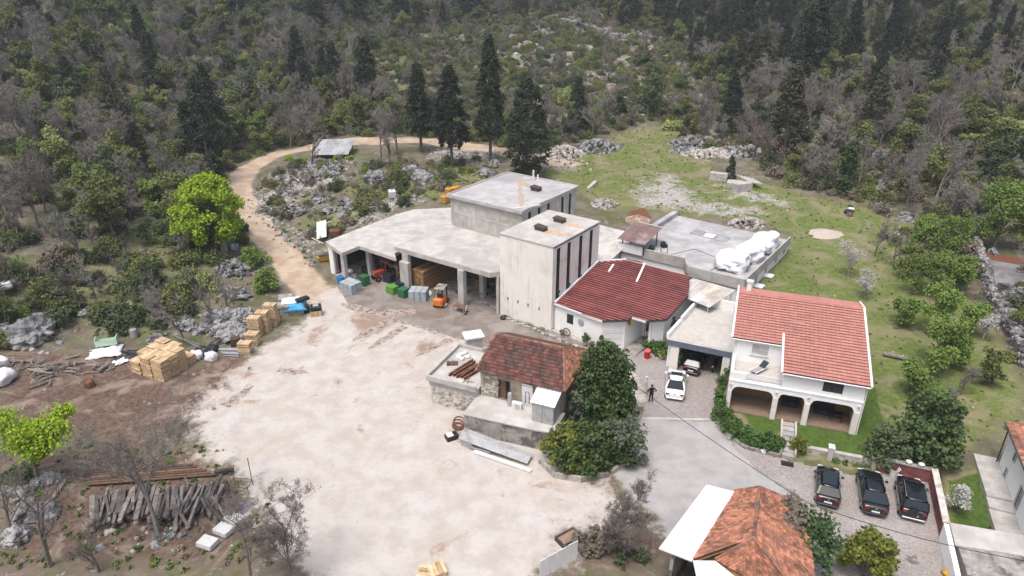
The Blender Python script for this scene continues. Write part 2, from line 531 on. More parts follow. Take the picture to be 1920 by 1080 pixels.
# ------------------------------------------------------------------ what covers the ground (traced outlines -> world outlines)
GRAVEL = PP([(560, 1078), (500, 1010), (478, 960), (470, 905), (395, 845), (345, 790), (400, 735), (470, 675), (520, 632), (575, 598), (592, 552), (640, 535), (660, 560), (860, 632),
             (905, 649), (1105, 668), (1172, 668), (1205, 700), (1216, 740), (1200, 785), (1195, 842), (1150, 880), (1120, 905), (1180, 960), (1225, 985), (1060, 990), (1080, 1040), (1015, 1078)])
GRAVEL = [(GRAVEL[0][0] + 1, 22)] + GRAVEL + [(GRAVEL[-1][0] - 1, 22)]
TRACK = PP([(640, 590), (590, 548), (548, 498), (505, 450), (472, 408), (450, 372), (443, 345), (468, 315), (525, 289), (600, 271), (690, 264), (780, 264), (860, 271), (940, 283), (1020, 300), (1065, 306)])
ASPHALT = PP([(1200, 782), (1350, 785), (1372, 830), (1432, 885), (1512, 950), (1540, 1060), (1290, 1060), (1235, 975), (1165, 912), (1150, 880), (1198, 840)])
GRASS = [PP(p) for p in (
    [(1060, 312), (1090, 280), (1200, 238), (1290, 240), (1262, 262), (1330, 300), (1340, 325), (1450, 350), (1560, 378), (1640, 392), (1730, 425), (1760, 500), (1815, 560), (1880, 650), (1915, 720), (1915, 800),
     (1870, 790), (1775, 890), (1700, 880), (1640, 868), (1632, 700), (1630, 570), (1420, 540), (1490, 440), (1420, 415), (1260, 400), (1130, 390), (1080, 350), (1010, 322)],
    [(640, 345), (700, 335), (840, 315), (900, 310), (940, 300), (925, 335), (850, 345), (835, 372), (740, 372), (700, 395)],
    [(560, 420), (640, 380), (690, 390), (700, 415), (630, 425), (590, 440)],
    [(1775, 900), (1852, 880), (1880, 1005), (1785, 990)])] + [LAWN]
LUSH = PP([(1430, 545), (1490, 450), (1540, 470), (1600, 560), (1700, 600), (1800, 640), (1860, 720), (1840, 800), (1720, 800), (1640, 760), (1628, 590)])
GRASS_HALF = [PP(p) for p in ([(0, 540), (100, 470), (400, 455), (470, 560), (300, 640), (100, 650), (0, 620)], [(480, 430), (560, 480), (600, 500), (520, 520), (450, 480)], [(1000, 240), (1130, 230), (1200, 150), (900, 160), (700, 120), (690, 250)])]
SOIL = [PP(p) for p in ([(0, 650), (180, 668), (240, 655), (360, 690), (450, 660), (478, 690), (390, 765), (330, 800), (200, 828), (60, 790), (0, 760)],
                        [(1000, 880), (1165, 895), (1150, 912), (1080, 918)], [(250, 800), (170, 850), (190, 870), (320, 820)])]
SOIL_HALF = [PP(p) for p in ([(0, 860), (180, 840), (380, 835), (430, 880), (480, 980), (520, 1060), (300, 1070), (0, 1070)], [(1040, 1000), (1230, 990), (1280, 1040), (1220, 1070), (1060, 1070)],
                             [(800, 745), (870, 800), (870, 850), (820, 790)], [(600, 130), (700, 140), (690, 165), (560, 160)])]
REDSOIL = [PP(p) for p in ([(1882, 562), (1918, 556), (1918, 650), (1893, 600)], [(1832, 470), (1918, 484), (1918, 512), (1850, 488)], [(1180, 395), (1210, 390), (1222, 410), (1190, 415)])]
RUBBLE = [PP(p) for p in ([(1190, 345), (1240, 322), (1290, 345), (1330, 375), (1420, 392), (1440, 405), (1400, 412), (1290, 402), (1200, 385)], [(1340, 350), (1400, 350), (1480, 372), (1490, 390), (1400, 380)],
                          [(1000, 300), (1050, 270), (1085, 300), (1110, 320), (1040, 322)], [(700, 380), (770, 362), (800, 372), (740, 400), (690, 425), (640, 430)],
                          [(462, 380), (500, 330), (560, 305), (640, 300), (660, 330), (560, 370), (530, 420), (600, 470), (590, 500), (510, 440)], [(810, 280), (930, 285), (920, 305), (800, 300)])]
RUBBLE_HALF = [PP(p) for p in ([(870, 60), (1050, 30), (1200, 70), (1290, 90), (1180, 170), (950, 170), (830, 130)], [(1290, 220), (1480, 210), (1520, 240), (1440, 310), (1330, 300)], [(0, 590), (110, 590), (110, 650), (0, 660)],
                               [(180, 960), (330, 920), (340, 1010), (200, 1040)])]
STAIN = [PP(p) for p in ([(655, 588), (700, 576), (750, 604), (715, 628), (678, 640), (660, 615)], [(512, 690), (548, 680), (578, 697), (545, 704)], [(375, 765), (420, 745), (462, 722), (476, 735), (430, 762)],
                         [(780, 640), (850, 636), (832, 652), (780, 664)], [(560, 640), (600, 610), (620, 615), (590, 650)], [(440, 700), (480, 690), (470, 712)])]

xs = np.unique(np.concatenate([np.arange(-320, -80, 7.), np.arange(-80, 80.1, .5), np.arange(84, 321, 7.)]))
ys = np.unique(np.concatenate([np.arange(-20, 26, 4.), np.arange(26, 150, .5), np.arange(150, 460, 4.)]))
GX, GY = np.meshgrid(xs, ys)
GZ = height(GX, GY)

import bisect
_xl, _yl = xs.tolist(), ys.tolist()
def gz(x, y):
    """ground height from the finished grid"""
    i = min(max(bisect.bisect_right(_xl, x) - 1, 0), len(_xl) - 2); j = min(max(bisect.bisect_right(_yl, y) - 1, 0), len(_yl) - 2)
    fx, fy = (x - _xl[i]) / (_xl[i + 1] - _xl[i]), (y - _yl[j]) / (_yl[j + 1] - _yl[j])
    return float((GZ[j, i] * (1 - fx) + GZ[j, i + 1] * fx) * (1 - fy) + (GZ[j + 1, i] * (1 - fx) + GZ[j + 1, i + 1] * fx) * fy)

def P(px, py):
    d = ray(px, py); t = 25.; st = .5
    while t < 700:
        if CAM_H + d[2] * t < gz(d[0] * t, d[1] * t): break
        st = .5 if t < 160 else 2.; t += st
    lo, hi = t - st, t
    for _ in range(8):
        m = (lo + hi) / 2
        if CAM_H + d[2] * m < gz(d[0] * m, d[1] * m): hi = m
        else: lo = m
    return Vector((d[0] * hi, d[1] * hi, gz(d[0] * hi, d[1] * hi)))

def inside(poly, x, y, tol=0.):
    """signed distance, plain python"""
    c = False; dm = 1e9; n = len(poly)
    for i in range(n):
        ax, ay = poly[i]; bx, by = poly[(i + 1) % n]
        if (ay > y) != (by > y) and x < (bx - ax) * (y - ay) / (by - ay) + ax: c = not c
        ex, ey = bx - ax, by - ay
        t = min(1, max(0, ((x - ax) * ex + (y - ay) * ey) / (ex * ex + ey * ey + 1e-12)))
        dm = min(dm, math.hypot(x - ax - t * ex, y - ay - t * ey))
    return -dm if c else dm

def wmask(polys, band=1.0, x=GX, y=GY):
    w = np.zeros(x.shape)
    for p in polys:
        w = np.maximum(w, 1 - sstep(-band, band, sdf(p, x, y)))
    return w

w_gravel = wmask([GRAVEL], 3.6)
dt = line_d(TRACK, GX, GY)
w_track = 1 - sstep(.9, 3.3, dt)
w_asph = wmask([ASPHALT], 1.4)
w_grass = np.maximum(np.maximum(wmask(GRASS, 2.2), 2.0 * wmask([LAWN, GRASS[3]], .5)), np.maximum(.52 * wmask(GRASS_HALF, 6), 1.45 * wmask([LUSH], 5)))
w_soil = np.maximum(wmask(SOIL, 3.0), .85 * wmask(SOIL_HALF, 4))
w_rub = np.maximum(.68 * wmask(RUBBLE, 5.0), .42 * wmask(RUBBLE_HALF, 6))
w_stain = .75 * wmask(STAIN, 1.8)
w_red = wmask(REDSOIL, .8)
for ln_ in ([(690, 640), (720, 720), (800, 830), (920, 930), (1140, 950)], [(745, 640), (770, 710), (850, 810), (960, 905), (1150, 925)], [(480, 735), (600, 725), (700, 680), (760, 640)], [(470, 752), (610, 745), (720, 700), (790, 650)],
            [(590, 560), (620, 640), (640, 760), (620, 900), (640, 1060)], [(615, 560), (650, 640), (675, 760), (660, 900), (685, 1060)], [(860, 660), (800, 720), (780, 800), (840, 900)], [(1130, 970), (900, 990), (740, 1060)]):
    w_stain = np.maximum(w_stain, .27 * (1 - sstep(.1, 1.0, line_d(PP(ln_), GX, GY))))

def ground_mat():
    m, nt, b = newmat('ground_cover')
    geo = nt.nodes.new('ShaderNodeNewGeometry')
    pos = geo.outputs['Position']
    A = nt.nodes.new('ShaderNodeAttribute'); A.attribute_name = 'cover_a'
    B = nt.nodes.new('ShaderNodeAttribute'); B.attribute_name = 'cover_b'
    sa = nt.nodes.new('ShaderNodeSeparateColor'); nt.links.new(A.outputs['Color'], sa.inputs[0])
    sb = nt.nodes.new('ShaderNodeSeparateColor'); nt.links.new(B.outputs['Color'], sb.inputs[0])
    mid = noise(nt, pos, .55, 5, .65); fine = noise(nt, pos, 2.6, 4, .7); grit = noise(nt, pos, 11, 3, .7)
    patch = noise(nt, pos, .3, 5, .68, .8)
    edge = math_(nt, 'ADD', math_(nt, 'MULTIPLY', patch, .45), math_(nt, 'ADD', math_(nt, 'MULTIPLY', mid, .35), math_(nt, 'MULTIPLY', fine, .2)))
    def cover(w, hard=.16, k=.9):
        # coverage broken up by noise so that edges are ragged
        t = math_(nt, 'ADD', w, math_(nt, 'MULTIPLY', math_(nt, 'SUBTRACT', edge, .5), k))
        return rng(nt, t, .5 - hard, .5 + hard)
    # leaf litter, moss and low herbs of the wood floor
    col = mixc(nt, rng(nt, mid, .35, .65), (.125, .104, .078), (.185, .16, .125))
    col = mixc(nt, rng(nt, patch, .45, .6), col, (.095, .108, .048))
    col = mixc(nt, rng(nt, noise(nt, pos, 1.3, 3, .7), .62, .72), col, (.30, .29, .275))
    # grass
    g = mixc(nt, rng(nt, fine, .35, .65), (.09, .122, .032), (.15, .182, .056))
    g = mixc(nt, rng(nt, patch, .44, .62), g, (.205, .185, .11))
    g = mixc(nt, rng(nt, grit, .66, .74, 0, .6), g, (.21, .20, .12))
    g = mixc(nt, rng(nt, sa.outputs[1], 1.1, 1.7), g, mixc(nt, rng(nt, fine, .3, .7), (.045, .085, .016), (.085, .13, .03)))
    col = mixc(nt, cover(sa.outputs[1], .22, 1.9), col, g)
    # grey rubble
    r = mixc(nt, rng(nt, fine, .35, .65), (.25, .238, .222), (.44, .425, .405))
    r = mixc(nt, rng(nt, grit, .35, .5, .35, 0), r, (.14, .12, .10))
    col = mixc(nt, cover(sb.outputs[0], .22, 2.6), col, r)
    # brown soil with pale chips
    s = mixc(nt, rng(nt, fine, .35, .65), (.085, .056, .043), (.155, .108, .085))
    s = mixc(nt, rng(nt, grit, .60, .68, 0, .75), s, (.34, .29, .25))
    s = mixc(nt, rng(nt, patch, .48, .64), s, (.25, .20, .16))
    col = mixc(nt, cover(sa.outputs[2], .2, 2.0), col, s)
    # tan track
    t = mixc(nt, rng(nt, mid, .35, .65), (.36, .27, .195), (.46, .375, .29))
    t = mixc(nt, rng(nt, grit, .6, .75, 0, .5), t, (.58, .52, .45))
    col = mixc(nt, cover(A.outputs['Alpha'], .25, 1.4), col, t)
    # pale crushed limestone of the yard
    y = mixc(nt, rng(nt, mid, .35, .65), (.40, .365, .33), (.48, .45, .42))
    y = mixc(nt, rng(nt, patch, .55, .72, 0, .6), y, (.43, .335, .26))
    y = mixc(nt, rng(nt, noise(nt, pos, .22, 4, .7), .55, .68, 0, .7), y, (.50, .485, .47))
    y = mixc(nt, rng(nt, grit, .28, .40, .7, 0), y, (.27, .22, .18))
    y = mixc(nt, rng(nt, noise(nt, pos, 5, 3, .75), .64, .76, 0, .35), y, (.31, .25, .20))
    y = mixc(nt, rng(nt, noise(nt, scalevec(nt, pos, 1.4, .5, 0), .8, 4, .7, 1.2), .60, .74, 0, .4), y, (.37, .285, .22))
    col = mixc(nt, cover(sa.outputs[0], .22, 2.7), col, y)
    # damp brown stains and ruts
    st = mixc(nt, fine, (.16, .095, .065), (.33, .225, .165))
    col = mixc(nt, math_(nt, 'MULTIPLY', cover(sb.outputs[1], .2, 3.2), .85), col, st)
    # worn pale asphalt / concrete road
    a = mixc(nt, rng(nt, mid, .35, .65), (.30, .295, .292), (.37, .362, .357))
    a = mixc(nt, rng(nt, grit, .6, .75, 0, .35), a, (.30, .29, .29))
    a = mixc(nt, rng(nt, patch, .55, .68, 0, .6), a, (.43, .39, .345))
    col = mixc(nt, cover(sb.outputs[2], .18, 1.6), col, a)
    rs = mixc(nt, fine, (.12, .048, .03), (.20, .085, .055))
    col = mixc(nt, cover(B.outputs['Alpha'], .2, .6), col, rs)
    nt.links.new(col, b.inputs['Base Color'])
    b.inputs['Roughness'].default_value = .95
    b.inputs['Specular IOR Level'].default_value = .15
    bm = nt.nodes.new('ShaderNodeBump'); bm.inputs['Strength'].default_value = .55; bm.inputs['Distance'].default_value = .12
    hh = math_(nt, 'ADD', math_(nt, 'MULTIPLY', fine, 1.0), math_(nt, 'MULTIPLY', grit, .45))
    hard_ = math_(nt, 'SUBTRACT', 1.0, math_(nt, 'MULTIPLY', math_(nt, 'MAXIMUM', sb.outputs[2], math_(nt, 'MULTIPLY', sa.outputs[0], .6)), .85))
    nt.links.new(math_(nt, 'MULTIPLY', hh, hard_), bm.inputs['Height'])
    nt.links.new(bm.outputs[0], b.inputs['Normal'])
    return m
M['ground'] = ground_mat()

CA = np.stack([w_gravel, w_grass, w_soil, w_track], -1).reshape(-1, 4)
CB = np.stack([w_rub, w_stain, w_asph, w_red], -1).reshape(-1, 4)
V3 = np.stack([GX, GY, GZ], -1).reshape(-1, 3)
ny, nx = GX.shape
ii, jj = np.meshgrid(np.arange(ny - 1), np.arange(nx - 1), indexing='ij')
Q = np.stack([ii * nx + jj, ii * nx + jj + 1, (ii + 1) * nx + jj + 1, (ii + 1) * nx + jj], -1).reshape(-1, 4)
wq = lambda w: w.reshape(-1)[Q].mean(1)
cls = np.zeros(len(Q), int)
cls[wq(w_grass) > .6] = 1
cls[wq(w_track) > .5] = 2
cls[wq(w_gravel) > .5] = 3
cls[wq(w_asph) > .5] = 4

def sheet(name, sel, kind='structure'):
    q = Q[sel]
    idx, inv = np.unique(q, return_inverse=True)
    inv = inv.reshape(q.shape)
    me = bpy.data.meshes.new(name)
    me.vertices.add(len(idx)); me.vertices.foreach_set('co', V3[idx].astype(np.float32).ravel())
    me.loops.add(inv.size); me.loops.foreach_set('vertex_index', inv.astype(np.int32).ravel())
    me.polygons.add(len(q)); me.polygons.foreach_set('loop_start', np.arange(0, inv.size, 4, dtype=np.int32))
    me.polygons.foreach_set('use_smooth', np.ones(len(q), bool))
    me.update(calc_edges=True)
    for nm, arr in (('cover_a', CA), ('cover_b', CB)):
        at = me.attributes.new(nm, 'FLOAT_COLOR', 'POINT')
        at.data.foreach_set('color', arr[idx].astype(np.float32).ravel())
    me.materials.append(M['ground'])
    o = bpy.data.objects.new(name, me)
    COL.objects.link(o)
    o['kind'] = kind
    return o

for k, nm in enumerate(('ground', 'grass_field', 'dirt_track', 'gravel_yard', 'road')):
    sheet(nm, cls == k)

# ------------------------------------------------------------------ paved yard (concrete pavers) and concrete apron
def paver_mat():
    m, nt, b = newmat('round_cobble_pavers')
    geo = nt.nodes.new('ShaderNodeNewGeometry'); pos = geo.outputs['Position']
    vec = scalevec(nt, pos, 6.2, 6.2, 0)
    vo = nt.nodes.new('ShaderNodeTexVoronoi'); vo.inputs['Scale'].default_value = 1; vo.inputs['Randomness'].default_value = .75
    nt.links.new(vec, vo.inputs['Vector'])
    ve = nt.nodes.new('ShaderNodeTexVoronoi'); ve.feature = 'DISTANCE_TO_EDGE'; ve.inputs['Scale'].default_value = 1; ve.inputs['Randomness'].default_value = .75
    nt.links.new(vec, ve.inputs['Vector'])
    sp = nt.nodes.new('ShaderNodeSeparateColor'); nt.links.new(vo.outputs['Color'], sp.inputs[0])
    col = mixc(nt, sp.outputs[0], (.285, .265, .256), (.37, .345, .333))
    col = mixc(nt, rng(nt, sp.outputs[1], .7, 1, 0, .6), col, (.37, .27, .25))
    col = mixc(nt, rng(nt, noise(nt, pos, .35, 7, .65), .5, .68, 0, .6), col, (.36, .315, .255))
    col = mixc(nt, rng(nt, noise(nt, pos, .16, 5, .6), .5, .66, 0, .5), col, (.45, .435, .43))
    col = mixc(nt, rng(nt, ve.outputs['Distance'], .02, .10, .6, 0), col, (.15, .13, .115))
    nt.links.new(col, b.inputs['Base Color'])
    b.inputs['Roughness'].default_value = .85
    bm = nt.nodes.new('ShaderNodeBump'); bm.inputs['Strength'].default_value = .6; bm.inputs['Distance'].default_value = .04
    nt.links.new(rng(nt, ve.outputs['Distance'], .0, .16), bm.inputs['Height'])
    nt.links.new(bm.outputs[0], b.inputs['Normal'])
    return m
M['paver'] = paver_mat()

def apron_mat():
    m, nt, b = newmat('stained_concrete_apron')
    geo = nt.nodes.new('ShaderNodeNewGeometry'); pos = geo.outputs['Position']
    n1 = noise(nt, pos, .5, 7, .65, .5); n2 = noise(nt, pos, .23, 7, .7, 1.0); n3 = noise(nt, pos, 6, 5, .7)
    col = mixc(nt, rng(nt, n1, .35, .65), (.175, .156, .138), (.265, .24, .216))
    col = mixc(nt, rng(nt, n2, .46, .62), col, (.165, .125, .098))
    col = mixc(nt, rng(nt, noise(nt, pos, .9, 7, .7, 1.5), .56, .68, 0, .8), col, (.14, .11, .09))
    col = mixc(nt, rng(nt, n3, .6, .75, 0, .4), col, (.42, .39, .35))
    nt.links.new(col, b.inputs['Base Color'])
    b.inputs['Roughness'].default_value = .8
    bm = nt.nodes.new('ShaderNodeBump'); bm.inputs['Strength'].default_value = .25; bm.inputs['Distance'].default_value = .03
    nt.links.new(n3, bm.inputs['Height']); nt.links.new(bm.outputs[0], b.inputs['Normal'])
    return m
M['apron'] = apron_mat()

DRIVE = [tuple(G(*p)[:2]) for p in ((1160, 668), (1200, 656), (1262, 672), (1382, 702), (1352, 787), (1203, 784), (1216, 735), (1195, 700))]
PK = lambda pts: [tuple(G(*p)[:2]) for p in pts]
PARK1 = PK(((1354, 793), (1365, 822), (1412, 843), (1470, 857), (1500, 930), (1440, 893), (1385, 848)))
PARK2 = PK(((1470, 857), (1530, 862), (1560, 872), (1640, 880), (1755, 880))) + [(28.25, 34), (26.4, 29.5), (25, 24), (17.6, 24), (17.6, 33)] + PK(((1500, 930),))
struct(MB().prism(DRIVE, -.15, .008).build('paved_yard', M['paver']))
struct(MB().prism(PARK1, -.15, .009).build('paved_yard', M['paver']))
struct(MB().prism(PARK2, -.15, .009).build('paved_yard', M['paver']))
kl = [G(1203, 784), G(1347, 787)]
struct(MB().beam(kl[0] + Vector((0, 0, -.03)), kl[1] + Vector((0, 0, -.03)), .28, .09).build('kerb', M['conc']))
APRON = [tuple(G(*p)[:2]) for p in ((634, 540), (656, 574), (760, 606), (862, 635), (905, 648), (1000, 662), (1105, 670), (1172, 664))] + [tuple(FAC.w(*p)[:2]) for p in ((15, 4.5), (12, 4), (7, 5), (0.3, 8), (-14, 7.8), (-23.2, 5.6), (-23.8, -3))]
struct(MB().prism(APRON, -.2, .03).build('concrete_apron', M['apron']))

# ------------------------------------------------------------------ roofs made of tiles
def tile_field(mb, O, ud, sd, width, length, pitch=.36, tw=.3, th=.035, lr=None, curved=False, mi=0, jit=.0, miss=0., stag=.5, cut=.42):
    """tiles on a plane: O eave start, ud unit along the eave, sd unit up the slope; lr(s)->(u0,u1) bounds at slope distance s"""
    O, ud, sd = Vector(O), Vector(ud), Vector(sd)
    nd = ud.cross(sd).normalized()
    if nd.z < 0: nd = -nd
    n = max(1, int(round(length / pitch))); pitch = length / n
    for k in range(n):
        s0 = k * pitch; s1 = s0 + pitch * 1.12
        a0, a1 = lr(s0 + pitch * .5) if lr else (0, width)
        if a1 - a0 < .05: continue
        off = (k % 2) * tw * stag
        cuts = [a0] + [x for x in np.arange(math.floor(a0 / tw) * tw + off, a1, tw) if a0 + .04 < x < a1 - .04] + [a1]
        for c0, c1 in zip(cuts[:-1], cuts[1:]):
            if random.random() < miss: continue
            j = random.uniform(-jit, jit)
            jh = random.uniform(0, jit) * .5
            g = min(.006, (c1 - c0) * .1)
            p = lambda u, s, h: O + ud * u + sd * s + nd * h
            sh = random.random()
            top = th + jh
            if curved:
                um = (c0 + c1) / 2
                vs = [p(c0 + g, s0 + j, .0), p(um, s0 + j, top + .045), p(c1 - g, s0 + j, .0), p(c0 + g, s1, -.03), p(um, s1, .02), p(c1 - g, s1, -.03)]
                mb.add(vs, [(0, 1, 4, 3), (1, 2, 5, 4), (0, 2, 1)], mi, sh)
            else:
                vs = [p(c0 + g, s0 + j, top * cut), p(c1 - g, s0 + j, top * cut), p(c1 - g, s0 + j, top), p(c0 + g, s0 + j, top), p(c0 + g, s1, .004), p(c1 - g, s1, .004)]
                mb.add(vs, [(0, 1, 2, 3), (3, 2, 5, 4), (0, 3, 4), (1, 5, 2)], mi, sh)
    return mb

def ridge_line(mb, a, b, r=.11, step=.38, mi=0):
    a, b = Vector(a), Vector(b)
    n = max(1, int((b - a).length / step))
    for i in range(n):
        p = a.lerp(b, i / n); q = a.lerp(b, (i + 1.12) / n)
        mb.tube([p, q], [r * 1.12, r * .92], 7, mi)
    return mb

def wall_holes(mb, O, ud, length, h, t, holes, mi=0, z0=0.):
    """vertical wall from O along ud (2D), thickness t to the left of ud, rectangular holes (u0,u1,z0,z1)"""
    us = sorted({0, length} | {u for ho in holes for u in ho[:2]})
    ux, uy = ud
    nx_, ny_ = -uy, ux
    def cell(u0, u1, za, zb):
        p = lambda u, k: (O[0] + ux * u + nx_ * t * k, O[1] + uy * u + ny_ * t * k)
        a, b, c, d = p(u0, 0), p(u1, 0), p(u1, 1), p(u0, 1)
        mb.hexa([(*a, za), (*b, za), (*c, za), (*d, za), (*a, zb), (*b, zb), (*c, zb), (*d, zb)], mi, .5)
    for u0, u1 in zip(us[:-1], us[1:]):
        um = (u0 + u1) / 2
        hs = sorted([(ho[2], ho[3]) for ho in holes if ho[0] <= um <= ho[1]])
        z = z0
        for a, b in hs:
            if a > z + 1e-4: cell(u0, u1, z, a)
            z = max(z, b)
        if z < h - 1e-4: cell(u0, u1, z, h)
    return mb

# ------------------------------------------------------------------ factory: tower, rear block, open sheds
fac = thing('factory_building', 'concrete factory with cream tower, grey rear block and open vehicle bays', 'factory', FAC.w(0, 0, 0), FAC.a)
TW, TD, TH = 6.55, 9.25, 9.3
mb = MB()
# tower walls; right wall has four tall slots
wall_holes(mb, (0, 0), (1, 0), TW, TH, .25, [])
slots = [(.45, 1.15), (2.45, 3.15), (4.8, 5.5), (6.95, 7.65)]
wall_holes(mb, (TW, .25), (0, 1), TD - .5, TH - .25, .25, [(a, b, 2.6 + .11 * a * 1.6, TH - .35) for a, b in slots], z0=0)
wall_holes(mb, (TW, TD), (-1, 0), TW, TH, .25, [])
wall_holes(mb, (0, TD - .25), (0, -1), TD - .5, TH - .25, .25, [])
mb.build('tower_wall', M['tower'], fac)
r = MB().prism([(-.06, -.06), (TW + .06, -.06), (TW + .06, TD + .06), (-.06, TD + .06)], TH, TH + .12).build('tower_roof', M['conc_roof'], fac)
def rust_streak_mat(name, base):
    m = mat(name, base, .9, .12, .9, .2, 14, (.40, .385, .36), .25, (.5, .68))
    return m
for (x, y) in ((2.35, 2.9), (2.55, 6.2)):
    v = MB()
    v.box(x, x + 1.15, y, y + .75, TH + .12, TH + .48)
    v.prism([(x - .08, y - .06), (x + 1.23, y - .06), (x + 1.23, y + .81), (x - .08, y + .81)], TH + .48, [TH + .62, TH + .5, TH + .5, TH + .62])
    v.build('roof_vent', M['vent_and_shade'], fac)
def splat(name, m, O, d, length, w0, w1, z, parent, seed):
    """rust stain: thin ragged film on the roof"""
    rnd = random.Random(seed)
    d = Vector((d[0], d[1], 0)).normalized(); n = Vector((-d.y, d.x, 0)); O = Vector((O[0], O[1], z))
    L = []; R = []
    for i in range(15):
        t = i / 14
        w = (w0 + (w1 - w0) * t) * (1 - max(0, t - .7) * 2.6) * rnd.uniform(.65, 1.2)
        c = O + d * length * t + n * rnd.uniform(-.08, .08)
        L.append(c + n * w / 2); R.append(c - n * w / 2)
    mb = MB()
    mb.add(L + R, [(i, 15 + i, 16 + i, i + 1) for i in range(14)], 0, .5)
    return mb.build(name, m, parent)
def stain_mat(name, c, dens=.5):
    m, nt, b = newmat(name)
    geo = nt.nodes.new('ShaderNodeNewGeometry'); pos = geo.outputs['Position']
    n = noise(nt, pos, 2.2, 6, .7, .6)
    col = mixc(nt, rng(nt, n, .35, .65), c, (.54, .49, .43))
    nt.links.new(col, b.inputs['Base Color']); b.inputs['Roughness'].default_value = .9
    tr = nt.nodes.new('ShaderNodeBsdfTransparent'); mx = nt.nodes.new('ShaderNodeMixShader')
    nt.links.new(rng(nt, n, .5, .8, dens, 0.0), mx.inputs[0]); nt.links.new(tr.outputs[0], mx.inputs[1]); nt.links.new(b.outputs[0], mx.inputs[2])
    nt.links.new(mx.outputs[0], nt.nodes['Material Output'].inputs[0])
    return m
M['rust_stain'] = stain_mat('rust_stain', (.50, .19, .045), 1.0)
M['tan_stain'] = stain_mat('tan_stain', (.42, .29, .17), .8)
splat('rust_stain', M['rust_stain'], (3.5, 3.2), (1, .12), 2.8, .95, .8, TH + .128, fac, 1)
splat('rust_stain', M['rust_stain'], (3.7, 6.5), (1, -.05), 2.7, .95, .8, TH + .128, fac, 2)
# slot glazing: dark recessed strips with a bar and a small hopper window
for a, b in slots:
    z0 = 2.6 + .11 * a * 1.6
    s = MB().box(TW - .08, TW - .05, .25 + a + .03, .25 + b - .03, z0, TH - .35).build('slot_window', M['glass_dark'], fac)
    MB().box(TW - .05, TW - .02, .25 + (a + b) / 2 - .03, .25 + (a + b) / 2 + .03, z0, TH - .35).box(TW - .049, TW - .022, .25 + a, .25 + b, 5.6, 5.7).box(TW - .048, TW - .023, .25 + a, .25 + b, 7.4, 7.5).build('window_bar', M['frame_dark'], s)
    MB().obox((TW + .06, .25 + (a + b) / 2, 4.1 + .05 * a), (.02, 0, .12), (0, .22, 0), (.12, 0, .02)).build('hopper_pane', M['frame_dark'], s)
# wall anchors on the tower front and dark plinth
for x in (1.0, 2.3, 3.6, 5.0):
    MB().box(x, x + .10, -.05, -.002, 2.05, 2.4).build('wall_bracket', M['frame_dark'], fac)
MB().prism([(.3, -.3), (6.3, -.35), (6.3, -.01), (.3, -.01)], 0, .18).build('plinth', M['conc_dark'], fac)

# rear block
BX0, BX1, BY0, BY1, BH = -13.6, -2.9, 8.1, 20.0, 8.75
mb = MB()
wall_holes(mb, (BX0, BY0), (1, 0), BX1 - BX0, BH, .25, [], z0=4.0)
bh = [(1.0, 1.6, 6.4, BH - .25), (3.0, 3.6, 6.4, BH - .25), (5.0, 5.6, 6.4, BH - .25), (8.2, 8.8, 5, BH - .25), (10.0, 10.6, 5, BH - .25)]
wall_holes(mb, (BX1, BY0 + .25), (0, 1), BY1 - BY0 - .25, BH, .25, bh)
wall_holes(mb, (BX1 - .25, BY1), (-1, 0), BX1 - BX0 - .25, BH, .25, [], z0=2)
wall_holes(mb, (BX0, BY1 - .25), (0, -1), BY1 - BY0 - .5, BH, .25, [], z0=2)
mb.build('block_wall', M['conc'], fac)
for a, b, z0, z1 in bh:
    MB().box(BX1 - .16, BX1 - .1, BY0 + .25 + a, BY0 + .25 + b, z0, z1).build('slot_window', M['glass_dark'], fac)
# pilasters and string course on the block front
mb = MB()
for x in (BX0, BX0 + 3.4, BX0 + 7.0, BX1 - .5):
    mb.box(x, x + .45, BY0 - .05, BY0 - .002, 4.9, BH - .3)
mb.box(BX0 + .45, BX1 - .5, BY0 - .035, BY0 - .002, 6.75, 6.95)
mb.build('concrete_frame', M['conc_roof'], fac)
MB().prism([(BX0 - .35, BY0 - .4), (BX1 + .3, BY0 - .4), (BX1 + .3, BY1 + .3), (BX0 - .35, BY1 + .3)], BH, BH + .3).build('block_roof', M['conc_grey'], fac)
mb = MB()   # raised roof edge
e = [(BX0 - .35, BY0 - .4), (BX1 + .3, BY0 - .4), (BX1 + .3, BY1 + .3), (BX0 - .35, BY1 + .3)]
for i in range(4):
    a, b = Vector((*e[i], BH + .36)), Vector((*e[(i + 1) % 4], BH + .36))
    d = (b - a).normalized(); n = Vector((-d.y, d.x, 0)) * .11
    mb.beam(a + n + d * (.22 if i % 2 else 0), b + n - d * (.22 if i % 2 else 0), .2, .14)
mb.build('roof_edge', M['conc_roof'], fac)
v = MB().box(-6.6, -5.5, 15.2, 16.0, BH + .3, BH + .72)
v.prism([(-6.7, 15.1), (-5.4, 15.1), (-5.4, 16.1), (-6.7, 16.1)], BH + .72, [BH + .86, BH + .74, BH + .74, BH + .86]).build('roof_vent', M['vent_and_shade'], fac)
splat('rust_stain', M['tan_stain'], (-6.6, 15.7), (-1, .55), 5.2, .8, 1.2, BH + .31, fac, 3)
splat('rust_stain', M['tan_stain'], (-9.2, 16.5), (.75, -1), 9.0, .4, 1.0, BH + .314, fac, 4)
MB().tube([(-9.2, 19.6, BH + .3), (-9.2, 19.6, BH + 1.5)], .12, 8).tube([(-8.5, 19.6, BH + .3), (-8.5, 19.6, BH + 1.0)], .1, 8).build('roof_pipe', M['white_roof'], fac)
MB().beam((-4.2, 8.0, BH + .34), (-1.4, 9.6, TH + .35), .14, .1).build('cable_duct', M['white_roof'], fac)

